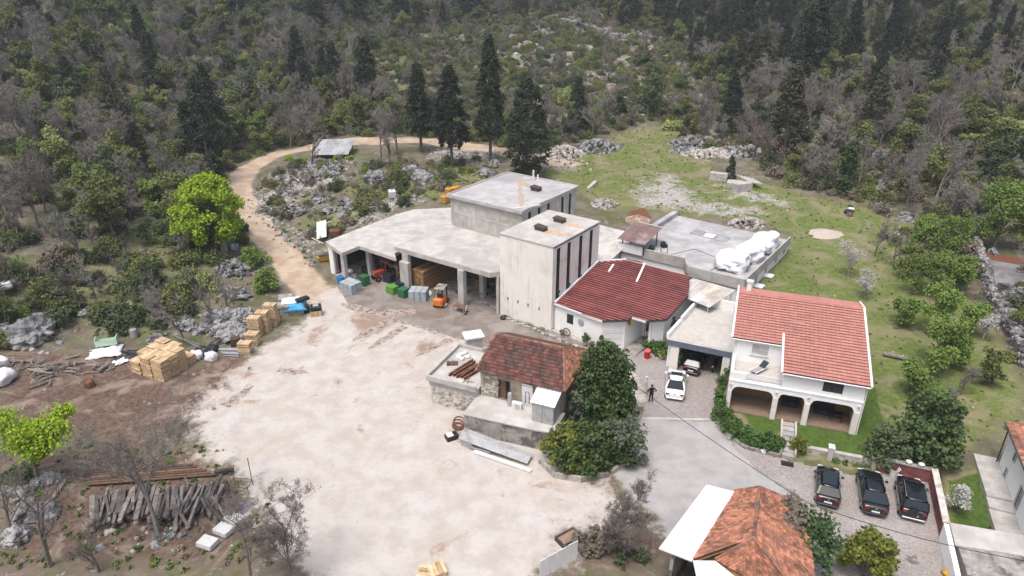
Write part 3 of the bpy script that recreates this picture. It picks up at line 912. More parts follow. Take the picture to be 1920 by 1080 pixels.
# open bays: canopy slab, lower shed slab, columns, back walls
CAN = [(-14.3, -1.25), (-.75, -.75), (-.12, .3), (-.12, 8.05), (-14.3, 8.05)]
MB().prism(CAN, 4.5, 5.05).build('canopy_slab', M['conc_roof'], fac)
mb = MB()
for a, b in ((CAN[0], CAN[1]), (CAN[1], CAN[2]), (CAN[4], CAN[0])):
    a, b = Vector((*a, 4.76)), Vector((*b, 4.76)); d = (b - a).normalized(); n = Vector((d.y, -d.x, 0)) * .045
    mb.beam(a + n, b + n, .08, .54)
mb.build('fascia', M['conc'], fac)
SHED = [(-13.35, -2.1), (-19.5, -2.0), (-19.5, -4.75), (-23.9, -3.4), (-24.15, 3.7), (-24.25, 8.6), (-23.75, 11.8), (-20.1, 15.5), (-13.62, 18.2), (-13.62, 8.3), (-14.4, 8.2), (-14.4, -1.2)]
MB().prism(SHED, 3.7, 4.12).build('shed_slab', M['conc_roof'], fac)
mb = MB()
for i in range(5):
    a, b = Vector((*SHED[i], 3.9)), Vector((*SHED[i + 1], 3.9)); d = (b - a).normalized(); n = Vector((-d.y, d.x, 0)) * -.045
    mb.beam(a + n, b + n, .08, .42)
mb.build('fascia', M['conc'], fac)
for (x, y, w, d, h) in ((-4.95, -1.2, .8, .6, 4.5), (-4.5, 2.0, .6, .6, 4.5), (-13.1, -1.9, 1.3, .55, 3.7), (-13.2, -1.3, .95, .5, 4.5), (-19.6, -1.1, .55, .55, 3.7), (-20.3, -4.4, .55, .55, 3.7), (-23.6, -3.2, .6, .6, 3.7),
                        (-.5, -.1, .38, .4, 4.5)):
    MB().bbox(x, x + w, y, y + d, 0, h, .03).build('column', M['conc'], fac)
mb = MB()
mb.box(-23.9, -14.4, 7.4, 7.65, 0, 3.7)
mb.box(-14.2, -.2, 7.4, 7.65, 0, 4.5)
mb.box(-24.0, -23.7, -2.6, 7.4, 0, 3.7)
mb.build('bay_wall', M['vent_and_shade'], fac)  # walls coloured dark to paint in the shade of the bays
MB().prism([(-23.4, -1.2), (-13.2, -1.0), (-13.2, 7.3), (-23.4, 7.3)], .0, .036).prism([(-12.4, .6), (-.3, .8), (-.3, 7.3), (-12.4, 7.3)], .0, .037).build('bay_floor_shade', M['conc_dark'], fac)  # added darker sheet over the apron, painting the bays' shade on the floor
MB().box(-12.7, -12.45, -1.2, 7.3, 0, 3.75).build('partition_wall', M['vent_and_shade'], fac)  # same dark colour, bay shade put into the partition
MB().box(-23.65, -22.9, -3.35, -3.05, 0, 3.7).build('side_wall', M['white'], fac)

# white corrugated lean-to roofs between tower, block and flat-roofed wing
def corrugated(name, m, pts, parent, n=None, rib=.05, gap=.28, along=0):
    """ribbed sheet over four corners (a,b,c,d); ribs run a->d"""
    a, b, c, d = [Vector(p) for p in pts]
    w = (b - a).length
    n = n or max(4, int(w / gap))
    mb = MB()
    nrm = (b - a).cross(d - a).normalized()
    if nrm.z < 0: nrm = -nrm
    prof = []
    for i in range(n):
        for f, h in ((0, 0), (.55, 0), (.68, rib), (.87, rib)):
            prof.append(((i + f) / n, h))
    prof.append((1, 0))
    top = [a.lerp(b, t) + nrm * h for t, h in prof]; bot = [d.lerp(c, t) + nrm * h for t, h in prof]
    k = len(prof)
    for i in range(k - 1):
        mb.add([top[i], top[i + 1], bot[i + 1], bot[i]], [(0, 1, 2, 3)], 0, random.Random(i // 16).random())
    # underside closes the sheet
    lo = [p - nrm * .03 for p in (a, b, c, d)]
    mb.add(lo, [(3, 2, 1, 0)], 0, .5)
    for i, j in ((0, 1), (1, 2), (2, 3), (3, 0)):
        q = [a, b, c, d]
        mb.add([q[i], q[j], lo[j], lo[i]], [(0, 1, 2, 3)], 0, .5)
    return mb.build(name, m, parent)
corrugated('link_roof', M['white_metal'], [(-2.6, 20, 4.75), (6.2, 20, 4.55), (7.4, 9.5, 4.35), (-2.6, 9.5, 4.6)], fac, along=1)
corrugated('link_roof', M['white_metal'], [(6.7, 9.4, 4.42), (6.7, 11.2, 4.42), (10.2, 11.2, 4.4), (8.6, 9.4, 4.4)], fac)
MB().box(6.0, 6.25, 9.6, 20, 0, 4.4).build('link_wall', M['white'], fac)

# ------------------------------------------------------------------ white annex with red sheet roof
ann = thing('annex_building', 'low white annex with dark red stepped sheet roof beside the tower', 'building', FAC.w(6.6, 0, 0), FAC.a)
ax = lambda u: u - 6.6
Z = lambda v: 3.12 + .182 * v
# roof outline: for each course v the span of u
EAVE = [(6.64, .35), (12.5, -.1), (14.62, 1.1), (14.75, 1.75), (16.2, 1.75), (17.8, 2.85), (18.0, 7.3), (16.75, 10.55), (9.3, 10.75), (6.64, 9.2)]
def span(v):
    xs_ = []
    n = len(EAVE)
    for i in range(n):
        (a, b), (c, d) = EAVE[i], EAVE[(i + 1) % n]
        if (b - v) * (d - v) < 0:
            xs_.append(a + (c - a) * (v - b) / (d - b))
    xs_.sort()
    return [(xs_[i], xs_[i + 1]) for i in range(0, len(xs_) - 1, 2)]
mb = MB()
pitch = .36
v = -.1
while v < 10.75:
    for (u0, u1) in span(min(v + pitch * .5, 10.7)):
        # a course is split into sheets so that each keeps a tone of its own
        cuts = [u0] + [x for x in np.arange(math.floor(u0 / 1.1) * 1.1, u1, 1.1) if u0 + .1 < x < u1 - .1] + [u1]
        za, zb = Z(v), Z(v + pitch)
        band = random.random()
        for c0, c1 in zip(cuts[:-1], cuts[1:]):
            sh = min(1, max(0, band * .75 + random.random() * .3))
            c0, c1 = ax(c0), ax(c1)
            mb.add([(c0, v, za + .10), (c1, v, za + .10), (c1, v, za + .135), (c0, v, za + .135), (c1, v + .1, za + .14), (c0, v + .1, za + .14), (c1, v + pitch * 1.05, zb + .012), (c0, v + pitch * 1.05, zb + .012)],
                   [(0, 1, 2, 3), (3, 2, 4, 5), (5, 4, 6, 7)], 0, sh)
    v += pitch
mb.build('roof_sheets', M['red_roof'], ann, kind='stuff')
n = len(EAVE)
base = [(ax(u), v) for u, v in EAVE]
MB().prism(base, [Z(v) - .16 for _, v in EAVE], [Z(v) - .03 for _, v in EAVE]).build('roof_deck', M['frame_dark'], ann)
# eave boards
for i, j in ((0, 1), (3, 4)):
    a, b = EAVE[i], EAVE[j]
    MB().beam((ax(a[0]), a[1] - .06, Z(a[1]) - .06), (ax(b[0]), b[1] - .06, Z(b[1]) - .06), .1, .2).build('eave_board', M['white_roof'], ann)
for i, j in ((1, 2), (4, 5), (5, 6)):
    a, b = EAVE[i], EAVE[j]
    MB().tube([(ax(a[0]), a[1] - .04, Z(a[1]) - .08), (ax(b[0]), b[1] - .04, Z(b[1]) - .08)], .065, 6).build('gutter', M['frame_dark'], ann)
# white verge strips and the two white ridges dividing the roof
mb = MB()
mb.beam((ax(6.75), .3, Z(.3) + .12), (ax(6.75), 9.0, Z(9.0) + .12), .2, .18)
mb.beam((ax(6.9), 9.15, Z(9.15) + .1), (ax(9.3), 10.7, Z(10.7) + .1), .18, .16)
mb.beam((ax(11.5), 10.75, Z(10.7) + .12), (ax(12.35), 7.2, Z(7.2) + .1), .2, .14)
mb.beam((ax(8.55), 9.2, Z(9.2) + .08), (ax(8.8), 7.7, Z(7.7) + .08), .2, .14)
mb.build('roof_flashing', M['white_roof'], ann)
# walls with real openings
def wall_seg(a, b, holes=(), h=None):
    a, b = Vector((ax(a[0]), a[1])), Vector((ax(b[0]), b[1]))
    d = b - a; L = d.length; d.normalize()
    m_ = MB()
    wall_holes(m_, a, (d.x, d.y), L, h or 3.0, .22, list(holes))
    return m_.build('wall', M['white'], ann)
W = [(6.62, .5), (12.3, .12), (14.2, 1.45), (14.8, 4.1), (16.2, 4.1), (16.2, 2.6), (17.4, 3.35), (17.5, 9.6)]
wall_seg(W[0], W[1], [(1.55, 2.35, 1.35, 2.45)], 3.0)
wall_seg(W[1], W[2], [], 3.02)
wall_seg(W[2], W[3], [], 3.25)
wall_seg(W[3], W[4], [(.25, 1.15, .35, 2.45)], 3.6)
wall_seg(W[4], W[5], [], 3.4)
wall_seg(W[5], W[6], [], 3.3)
wall_seg(W[6], W[7], [], 3.6)
d0 = Vector((ax(W[1][0]) - ax(W[0][0]), W[1][1] - W[0][1], 0)).normalized(); p0 = Vector((ax(W[0][0]), W[0][1], 0)); n0 = Vector((d0.y, -d0.x, 0))
wn_ = MB().obox(p0 + d0 * 1.95 - n0 * .1 + Vector((0, 0, 1.9)), d0 * .4, n0 * .02, (0, 0, .55)).build('window', M['glass'], ann)
fr = MB()
for k in (-1, 1):
    fr.obox(p0 + d0 * (1.95 + k * .37) - n0 * .06 + Vector((0, 0, 1.9)), d0 * .03, n0 * .03, (0, 0, .55))
    fr.obox(p0 + d0 * 1.95 - n0 * .06 + Vector((0, 0, 1.9 + k * .52)), d0 * .34, n0 * .03, (0, 0, .03))
fr.obox(p0 + d0 * 1.95 - n0 * .06 + Vector((0, 0, 1.9)), d0 * .025, n0 * .025, (0, 0, .49))
fr.build('window_frame', M['frame_dark'], wn_)
# round porthole
def disc(mb, c, n_, r, th, k=18, mi=0):
    n_ = Vector(n_).normalized()
    mb.tube([Vector(c), Vector(c) + n_ * th], r, k, mi)
pc = p0 + d0 * 3.3 + Vector((0, 0, 2.0))
mb = MB(); disc(mb, pc + n0 * .003, n0, .36, .06); ph = mb.build('porthole', M['grey_metal'], ann)
mb = MB(); disc(mb, pc + n0 * .063, n0, .28, .02); mb.build('pane', M['galv'], ph)
# double gate on the canted wall
a, b = Vector((ax(W[1][0]), W[1][1], 0)), Vector((ax(W[2][0]), W[2][1], 0)); d = (b - a).normalized(); nn = Vector((d.y, -d.x, 0))
for k in (0, 1):
    c = a + d * (.62 + k * 1.0) + nn * .03 + Vector((0, 0, 1.05))
    gd = MB().obox(c, d * .48, nn * .025, (0, 0, 1.0)).build('gate_leaf', M['white_roof'], ann)
    for z in (-.65, 0, .65): MB().obox(c + nn * .04 + Vector((0, 0, z)), d * .44, nn * .015, (0, 0, .03)).build('rail', M['white_metal'], gd)
# entrance door, sign, ramp and handrail
c = Vector((ax(15.5), 4.17, 1.4))
dr = MB().box(ax(15.06), ax(15.94), 4.2, 4.25, .36, 2.44).build('door', M['white_roof'], ann)
MB().box(ax(15.2), ax(15.8), 4.17, 4.195, 1.0, 2.3).build('door_glass', M['glass'], dr)
MB().tube([(ax(15.15), 4.12, 1.3), (ax(15.15), 4.12, 1.5)], .02, 6).build('handle', M['steel'], dr)
a, b = Vector((ax(W[2][0]), W[2][1], 0)), Vector((ax(W[3][0]), W[3][1], 0)); d = (b - a).normalized(); nn = Vector((d.y, -d.x, 0))
sg = MB().obox(a + d * .35 + nn * .25 + Vector((0, 0, 2.75)), nn * .24, d * .025, (0, 0, .3)).build('hanging_sign', M['yellow'], ann)
MB().obox(a + d * .32 + nn * .25 + Vector((0, 0, 2.72)), nn * .14, d * .006, (0, 0, .09)).obox(a + d * .32 + nn * .25 + Vector((0, 0, 2.92)), nn * .16, d * .006, (0, 0, .03)).build('sign_mark', M['frame_dark'], sg)
rp = MB().prism([(ax(14.35), 1.35), (ax(15.9), .3), (ax(16.15), 4.05), (ax(14.9), 4.05)], 0, [.05, .05, .36, .36]).build('entrance_ramp', M['conc_dark'], ann)
mb = MB()
for t in (0, .5, 1):
    p = Vector((ax(15.95), .6, .06)).lerp(Vector((ax(16.1), 2.5, .22)), t)
    mb.tube([p, p + Vector((0, 0, .9))], .022, 6)
mb.tube([(ax(15.95), .6, .96), (ax(16.1), 2.5, 1.12)], .025, 6).tube([(ax(15.95), .6, .55), (ax(16.1), 2.5, .7)], .018, 6)
mb.build('handrail', M['steel'], ann)
MB().prism([(ax(6.7), -.1), (ax(12.3), -.5), (ax(14.5), .9), (ax(14.3), 1.5), (ax(12.3), .1), (ax(6.7), .48)], 0, .22).build('kerb_step', M['conc'], ann)

# ------------------------------------------------------------------ flat-roofed rear wing
flat = thing('flat_roofed_building', 'flat-roofed concrete wing with grey parapet behind the red roof', 'building', FAC.w(6.3, 14.8, 0), FAC.a)
fx = lambda u: u - 6.3
fy = lambda v: v - 14.8
OUT = [(6.3, 14.85), (14.3, 15.0), (15.3, 13.15), (21.6, 13.2), (21.8, 29.6), (6.5, 30.2)]
mb = MB()
mb.prism([(fx(u), fy(v)) for u, v in OUT], 3.9, 4.32)
mb.build('roof_slab', M['conc_grey'], flat)
# walls
def fwall(a, b, holes=(), h=3.9, m='white'):
    a, b = Vector((fx(a[0]), fy(a[1]))), Vector((fx(b[0]), fy(b[1])))
    d = b - a; L = d.length; d.normalize()
    q = MB(); wall_holes(q, a, (d.x, d.y), L, h, .25, list(holes))
    return q.build('wall', M[m], flat)
I = [(6.45, 15.05), (14.45, 15.2), (15.4, 13.4), (21.4, 13.45), (21.6, 29.4), (6.7, 30)]
fwall(I[0], I[1]); fwall(I[1], I[2]); fwall(I[2], I[3])
fw = [(1.6, 2.6, 2.55, 3.5), (4.2, 5.2, 2.65, 3.55), (7.4, 8.4, 2.75, 3.6), (11.0, 12.0, 2.85, 3.65), (14.0, 15.0, 2.95, 3.7)]
fwall(I[3], I[4], fw); fwall(I[4], I[5]); fwall(I[5], I[0])
dd = (Vector((fx(I[4][0]), fy(I[4][1]), 0)) - Vector((fx(I[3][0]), fy(I[3][1]), 0))).normalized(); pp = Vector((fx(I[3][0]), fy(I[3][1]), 0)); nn = Vector((dd.y, -dd.x, 0))
for k, (u0, u1, z0, z1) in enumerate(fw):
    w_ = MB().obox(pp + dd * (u0 + u1) / 2 - nn * .12 + Vector((0, 0, (z0 + z1) / 2)), dd * ((u1 - u0) / 2), nn * .02, (0, 0, (z1 - z0) / 2)).build('window', M['glass'], flat)
    MB().obox(pp + dd * (u0 + u1) / 2 - nn * .08 + Vector((0, 0, (z0 + z1) / 2)), dd * .025, nn * .02, (0, 0, (z1 - z0) / 2)).build('window_frame', M['white_roof'], w_)
    if k < 3:
        MB().obox(pp + dd * ((u0 + u1) / 2 - .1) + nn * .48 + Vector((0, 0, z0 - .02)), dd * .55, nn * .45, (0, 0, .05)).build('window_canopy', M['white_roof'], flat)
# parapet
def parapet(pts, z0, z1, t, m):
    q = MB()
    for a, b in zip(pts[:-1], pts[1:]):
        a, b = Vector((fx(a[0]), fy(a[1]), 0)), Vector((fx(b[0]), fy(b[1]), 0))
        d = (b - a).normalized(); n_ = Vector((-d.y, d.x, 0)) * (t / 2)
        q.obox((a + b) / 2 + n_ + Vector((0, 0, (z0 + z1) / 2)), d * ((b - a).length / 2), n_, (0, 0, (z1 - z0) / 2), 0, .5)
    return q.build('parapet', M[m], flat)
parapet([(9.3, 14.9), (14.3, 15.0), (15.3, 13.15), (21.62, 13.2)], 4.0, 5.05, .2, 'conc')
parapet([(6.2, 14.7), (9.28, 14.75)], 4.2, 5.2, .3, 'white')
parapet([(21.64, 13.2), (21.84, 29.0)], 3.98, 5.0, .16, 'conc')
mb = MB()
mb.box(fx(6.3), fx(7.0), fy(22.0), fy(30.0), 4.32, 4.95)
mb.build('roof_upstand', M['conc_grey'], flat)
# joints and skylights on the roof
mb = MB()
for a, b in (((11.4, 15.8), (13.4, 20.0)), ((13.4, 20.0), (18.0, 18.6)), ((18.0, 18.6), (17.0, 13.6)), ((18.0, 18.6), (19.2, 27.5))):
    mb.beam((fx(a[0]), fy(a[1]), 4.335), (fx(b[0]), fy(b[1]), 4.335), .07, .03)
mb.build('roof_joint', M['frame_dark'], flat)
for k in range(3):
    x = 11.0 + k * 1.6
    s = MB().box(fx(x), fx(x + 1.3), fy(24.6 - .15 * k), fy(26.2 - .15 * k), 4.32, 4.37).build('skylight', M['galv'] if k != 1 else M['white_roof'], flat)
    q = MB()
    for yy in (24.56, 26.18): q.box(fx(x), fx(x + 1.3), fy(yy - .15 * k), fy(yy - .15 * k + .08), 4.321, 4.43)
    for xx in (-.06, 1.3): q.box(fx(x + xx), fx(x + xx + .06), fy(24.56 - .15 * k), fy(26.26 - .15 * k), 4.322, 4.428)
    q.build('frame', M['grey_metal'], s)

# rusty sheet canopy on posts standing on the flat roof
sc = thing('roof_canopy', 'rust brown sheet canopy on posts at the left end of the flat roof', 'canopy', FAC.w(6.5, 14.6, 4.32), FAC.a)
corrugated('canopy_sheet', mat('rusty_brown_sheet', (.19, .125, .115), .8, .15, .8, .1, 10, (.27, .22, .215), .5, (.5, .65), shade=.1), [(-.3, -.3, 1.5), (3.2, -.3, 1.45), (3.3, 3.9, 2.35), (-.2, 3.9, 2.4)], sc)
corrugated('canopy_sheet', M['white_roof'], [(-.1, 3.95, 2.42), (3.4, 3.95, 2.38), (3.5, 5.0, 2.0), (0, 5.0, 2.0)], sc)
for x, y, h in ((.2, .2, 1.5), (2.9, .2, 1.5), (.2, 3.6, 2.25), (2.9, 3.6, 2.2)):
    MB().box(x - .05, x + .05, y - .05, y + .05, 0, h).build('post', M['frame_dark'], sc)
for k, (x, y) in enumerate(((9.0, 15.3), (9.6, 16.6), (10.1, 18.6))):
    p = FAC.w(x, y, 4.32)
    b_ = MB().lathe([(.28, 0), (.32, .1), (.32, .5), (.22, .62), (.1, .7)], 10).box(-.5, -.1, -.3, .3, 0, .4)
    tag(b_.build('air_unit', M['plastic_black'], loc=p, rz=k), ['small black machine on the flat roof under the rusty canopy front edge', 'small black machine on the flat roof beside the rusty canopy', 'small black machine on the flat roof behind the rusty canopy'][k], 'machine')
st = thing('saw_horse', 'thin black metal frame standing on the flat roof', 'frame', FAC.w(10.9, 16.2, 4.32), FAC.a)
mb = MB()
for x in (0, .8):
    mb.tube([(x, -.25, 0), (x, 0, .95), (x, .25, 0)], .022, 5)
mb.build('legs', M['frame_dark'], st)
MB().tube([(0, 0, .95), (.8, 0, .95)], .025, 5).tube([(0, -.15, .4), (.8, -.15, .4)], .02, 5).build('rail', M['frame_dark'], st)

# white tarpaulin bundles
def lumpy(name, m, size, seed, sub=3, amp=.18, flat_=.0, loc=(0, 0, 0), rz=0, fold=0.):
    import bmesh
    bm = bmesh.new()
    bmesh.ops.create_icosphere(bm, subdivisions=sub, radius=1)
    off = Vector((seed * 3.7, seed * 1.9, seed * 5.1))
    for v_ in bm.verts:
        d_ = v_.co.normalized()
        f = 1 + amp * (mnoise.noise(d_ * 1.4 + off) * 1.2 + mnoise.noise(d_ * 3.1 + off) * .6 + mnoise.noise(d_ * 7 + off) * .25)
        if fold: f += fold * abs(mnoise.noise(Vector((d_.x * 6, d_.y * 6, d_.z * 1.2)) + off)) * (1 - abs(d_.z))
        # squarer than a sphere
        q = max(abs(d_.x), abs(d_.y), abs(d_.z)); d_ = d_ * (1 / q) ** .45
        c = d_ * f
        c.z = max(c.z, -.75)
        v_.co = Vector((c.x * size[0], c.y * size[1], (c.z + .75) * size[2]))
    me = bpy.data.meshes.new(name); bm.to_mesh(me); bm.free()
    me.materials.append(m)
    me.polygons.foreach_set('use_smooth', [True] * len(me.polygons))
    o = bpy.data.objects.new(name, me); COL.objects.link(o); o.location = loc; o.rotation_euler = (0, 0, rz)
    return o
for k, (u, v, sx, sy, sz, lab) in enumerate(((18.9, 17.6, 1.6, 1.9, .95, 'nearest of the white tarpaulin covered heaps on the flat roof'), (19.6, 21.2, 1.35, 2.0, .9, 'middle white tarpaulin covered heap on the flat roof'), (19.9, 25.0, 1.35, 2.2, 1.0, 'farthest white tarpaulin covered heap on the flat roof'))):
    o = lumpy('tarpaulin_heap', M['tarp_white'], (sx, sy, sz), k + 1, 4, .3, fold=.3, loc=FAC.w(u, v, 4.32), rz=FAC.a)
    tag(o, lab, 'tarpaulin', 'white tarpaulin heaps on the flat roof')
p = FAC.w(21.0, 13.8, 4.32)
tag(lumpy('orange_sack', M['orange'], (.28, .24, .22), 9, 2, .2, loc=p), 'small orange sack in the corner of the flat roof', 'sack')

# white sheet canopy over the passage
can = thing('passage_canopy', 'white ribbed sheet canopy between red roof and garage terrace', 'canopy', FAC.w(16.4, 8.1, 0), FAC.a)
q0 = [(0, 0, 3.95), (.15, 3.9, 4.35), (4.9, 3.6, 4.35), (3.9, -.9, 3.9)]
corrugated('canopy_sheet', M['white_metal'], [q0[1], q0[2], q0[3], q0[0]], can, gap=.24, rib=.04)
for x, y, h in ((.4, .3, 3.9), (3.6, -.4, 3.85), (4.6, 3.3, 4.3)):
    MB().box(x - .04, x + .04, y - .04, y + .04, 0, h).build('post', M['white_roof'], can)

# ------------------------------------------------------------------ white house with salmon tiled roof
hou = thing('house', 'white two-storey house with salmon tiled roof, arched porch and balcony', 'house', HOU.w(0, 0, .9), HOU.a)
g0 = .9                                         # local z = world z - g0
def hz(z): return z - g0
WX0, WX1 = -9.9, -.05                            # side walls
RZ = lambda v: 5.5 + (7.6 - 5.5) / 9.6 * (v + .4)      # front slope, world z
# ground floor: back wall of the porch, side walls, floor slab
MB().box(WX0, WX1, -.15, 11.2, -.6, .12).build('floor_slab', M['porch_floor'], hou)
mb = MB()
wall_holes(mb, (WX0, 2.7), (1, 0), WX1 - WX0, 2.85, .2, [(5.0, 5.9, .12, 2.3), (7.2, 8.6, .9, 2.2)], z0=.12)
mb.build('porch_wall', M['wood_dark'], hou)
MB().box(WX0 + 5.0, WX0 + 5.9, 2.83, 2.88, .12, 2.3).build('door', M['wood_brown'], hou)
MB().box(WX0 + 7.2, WX0 + 8.6, 2.83, 2.88, .9, 2.2).build('window', M['glass'], hou)
mb = MB(); mb.box(WX0 - .02, WX0 + .22, 0, 11.2, .12, 3.0); mb.build('side_wall', M['white'], hou)
mb = MB(); mb.box(WX1 - .22, WX1, .5, 11.2, -.5, 3.0); mb.build('side_wall', M['conc_grey'], hou)
# porch front: columns and arched spandrels
cols = [(-9.9, -9.6), (-6.44, -6.03), (-4.08, -3.65), (-.52, -.05)]
for a, b in cols:
    MB().bbox(a, b, -.2, .2, .0, 2.05, .03, sh=.5).build('column', mat('porch_column_cream', (.66, .635, .585), .85, .06, 2, .1), hou)
def arch(u0, u1, ztop, zs, zc):
    """wall above an arched opening between u0,u1: springing height zs, crown zc"""
    q = MB(); n = 18
    pts = []
    for i in range(n + 1):
        t = i / n
        x = u0 + (u1 - u0) * t
        k = abs(2 * t - 1)
        z = zs + (zc - zs) * (1 - max(0, (k - .62) / .38) ** 2) ** .5
        pts.append((x, z))
    for (x0, z0), (x1, z1) in zip(pts[:-1], pts[1:]):
        q.hexa([(x0, -.16, z0), (x1, -.16, z1), (x1, .16, z1), (x0, .16, z0), (x0, -.16, ztop), (x1, -.16, ztop), (x1, .16, ztop), (x0, .16, ztop)], 0, .5)
    return q.build('arch', M['white'], hou)
for (a, b), (c, d) in zip(cols[:-1], cols[1:]):
    arch(b, c, 2.95, 2.05, 2.5)
for a, b in cols:
    MB().box(a, b, -.17, .17, 2.05, 2.95).build('capital', M['white'], hou)
    MB().lathe([(.05, 0), (.1, .02), (.1, .1), (.04, .14)], 8, ((a + b) / 2, -.24, 2.55)).build('wall_lamp', M['grey_metal'], hou)
MB().box(WX0 - .03, WX1 + .02, -.22, .2, 2.95, 3.06).build('string_course', M['white'], hou)
MB().box(WX0, WX1, .2, 2.75, 2.9, 3.05).build('porch_ceiling', M['white'], hou)
# upper floor right part (front wall with shuttered window)
mb = MB()
wall_holes(mb, (-5.95, -.1), (1, 0), 5.95 + WX1, hz(5.45), .25, [(2.9, 4.35, 3.35, 4.25)], z0=3.06)
mb.build('upper_wall', M['white'], hou)
wi = MB().box(-3.05, -1.6, .02, .06, 3.35, 4.25).build('window', M['glass'], hou)
MB().box(-3.1, -2.36, -.04, .0, 3.33, 4.27).box(-2.29, -1.55, -.04, .0, 3.33, 4.27).build('shutter', M['frame_dark'], wi)
sl = MB()
for x0 in (-3.02, -2.21):
    for k in range(9):
        z = 3.42 + k * .09
        sl.obox((x0 + .3, -.055, z), (.27, 0, 0), (0, .02, .018), (0, -.003, .004))
sl.build('shutter_slat', M['shutter'], wi, kind='stuff')
def slope_wall(u, v0, v1, t, zb, name='side_wall', m='white'):
    q = MB()
    q.hexa([(u, v0, zb), (u + t, v0, zb), (u + t, v1, zb), (u, v1, zb), (u, v0, hz(RZ(v0)) - .09), (u + t, v0, hz(RZ(v0)) - .09), (u + t, v1, hz(RZ(v1)) - .09), (u, v1, hz(RZ(v1)) - .09)], 0, .5)
    return q.build(name, M[m], hou)
slope_wall(WX1 - .24, .15, 9.2, .24, 3.06)
slope_wall(-5.95, .16, 3.0, .22, 3.06)
slope_wall(WX0, 3.2, 9.2, .22, 3.06)
def bslope(u, t):
    q = MB(); z9, z11 = hz(7.6) - .1, hz(7.15) - .1
    q.hexa([(u, 9.2, 3), (u + t, 9.2, 3), (u + t, 11.0, 3), (u, 11.0, 3), (u, 9.2, z9), (u + t, 9.2, z9), (u + t, 11.0, z11), (u, 11.0, z11)], 0, .5)
    q.build('side_wall', M['white'], hou)
bslope(WX0, .22); bslope(WX1 - .24, .24)
MB().box(WX0, WX1, 11.0, 11.25, -.5, hz(7.05)).build('back_wall', M['white'], hou)
# balcony: floor, back wall with closed roller shutter, balustrade
MB().box(WX0, -5.95, .2, 3.0, 3.05, 3.14).build('balcony_floor', M['terrace_floor'], hou)
mb = MB(); wall_holes(mb, (WX0 + .22, 3.0), (1, 0), -5.95 - WX0, hz(6.15), .2, [(1.2, 2.5, 3.9, 4.9)], z0=3.05); mb.build('balcony_wall', M['white'], hou)
sw = MB().box(WX0 + 1.42, WX0 + 2.72, 3.06, 3.1, 3.9, 4.9).build('window', M['plastic_white'], hou)
mb = MB()
for k in range(10): mb.box(WX0 + 1.44, WX0 + 2.7, 3.03, 3.055, 3.92 + k * .098, 3.99 + k * .098)
mb.build('roller_slat', M['white_metal'], sw, kind='stuff')
MB().box(WX0 + 1.3, WX0 + 2.84, 2.9, 3.0, 3.84, 3.9).build('sill', M['conc_roof'], hou)
MB().box(WX0, WX0 + .22, .1, 3.0, 3.06, 3.75).build('balcony_parapet', M['white'], hou)
MB().box(WX0, -8.7, -.12, .1, 3.06, 3.75).build('balcony_parapet', M['white'], hou)
mb = MB()
for x in np.arange(-8.65, -6.0, .12): mb.tube([(x, -.02, 3.1), (x, -.02, 3.7)], .014, 4)
mb.build('baluster', M['white_roof'], hou, kind='stuff')
MB().beam((-8.7, -.02, 3.73), (-5.95, -.02, 3.73), .06, .06).build('top_rail', M['white_roof'], hou)
MB().beam((-8.7, -.02, 3.12), (-5.95, -.02, 3.12), .05, .05).build('bottom_rail', M['white_roof'], hou)
# roof: deck, tiles, verges, ridge
sl_ = Vector((0, 9.6, 2.1)).normalized(); Lf = math.hypot(9.6, 2.1)
kf = 9.6 / Lf
deck = MB()
E0 = [(-6.1, -.4), (.12, -.4), (.12, 9.2), (-10.1, 9.2), (-10.1, 2.85), (-6.1, 2.85)]
deck.prism(E0, [hz(RZ(v)) - .1 for u, v in E0], [hz(RZ(v)) - .005 for u, v in E0])
B0 = [(-10.1, 9.2), (.12, 9.2), (.12, 11.65), (-10.1, 11.65)]
deck.prism(B0, [hz(7.6) - .1] * 2 + [hz(7.0) - .1] * 2, [hz(7.6) - .005] * 2 + [hz(7.0) - .005] * 2)
deck.build('roof_deck', M['frame_dark'], hou)
mb = MB()
step = 2.85 + .4
tile_field(mb, (-10.1, -.4, hz(5.5)), (1, 0, 0), sl_, 10.2, Lf, 0.365, .33, .10, stag=0, cut=.6, lr=lambda s: ((4.0, 10.22) if s * kf < step else (0, 10.22)))
sb_ = Vector((0, -2.45, .6)).normalized()
tile_field(mb, (-10.1, 11.65, hz(7.0)), (1, 0, 0), sb_, 10.2, math.hypot(2.45, .6), .36, .33, .03)
mb.build('roof_tiles', M['house_tile'], hou, kind='stuff')
mb = MB(); ridge_line(mb, (-10.1, 9.2, hz(7.63)), (.12, 9.2, hz(7.63)), .13, .4); mb.build('ridge_tiles', M['house_tile'], hou, kind='stuff')
def verge(u, v0, v1):
    MB().beam((u, v0, hz(RZ(v0)) + .02), (u, v1, hz(RZ(v1)) + .02), .16, .2).build('verge_board', M['white_roof'], hou)
verge(.2, -.45, 9.2); verge(-10.18, 2.8, 9.2); verge(-6.18, -.45, 4.2)
for u in (.2, -10.18):
    MB().beam((u, 9.2, hz(7.62)), (u, 11.7, hz(7.0) + .02), .16, .2).build('verge_board', M['white_roof'], hou)
MB().tube([(-6.1, -.47, hz(5.42)), (.15, -.47, hz(5.42))], .06, 8).build('gutter', M['white_roof'], hou)
MB().tube([(-10.1, 2.78, hz(6.1)), (-6.2, 2.78, hz(6.1))], .06, 8).build('gutter', M['white_roof'], hou)
MB().tube([(.05, -.42, hz(5.4)), (.03, -.12, 4.2), (.03, -.12, -.5)], .045, 8).build('downpipe', M['white_roof'], hou)
ch = MB().bbox(-9.5, -9.1, 9.35, 9.75, hz(7.3), hz(8.55), .03).build('chimney', M['white'], hou)
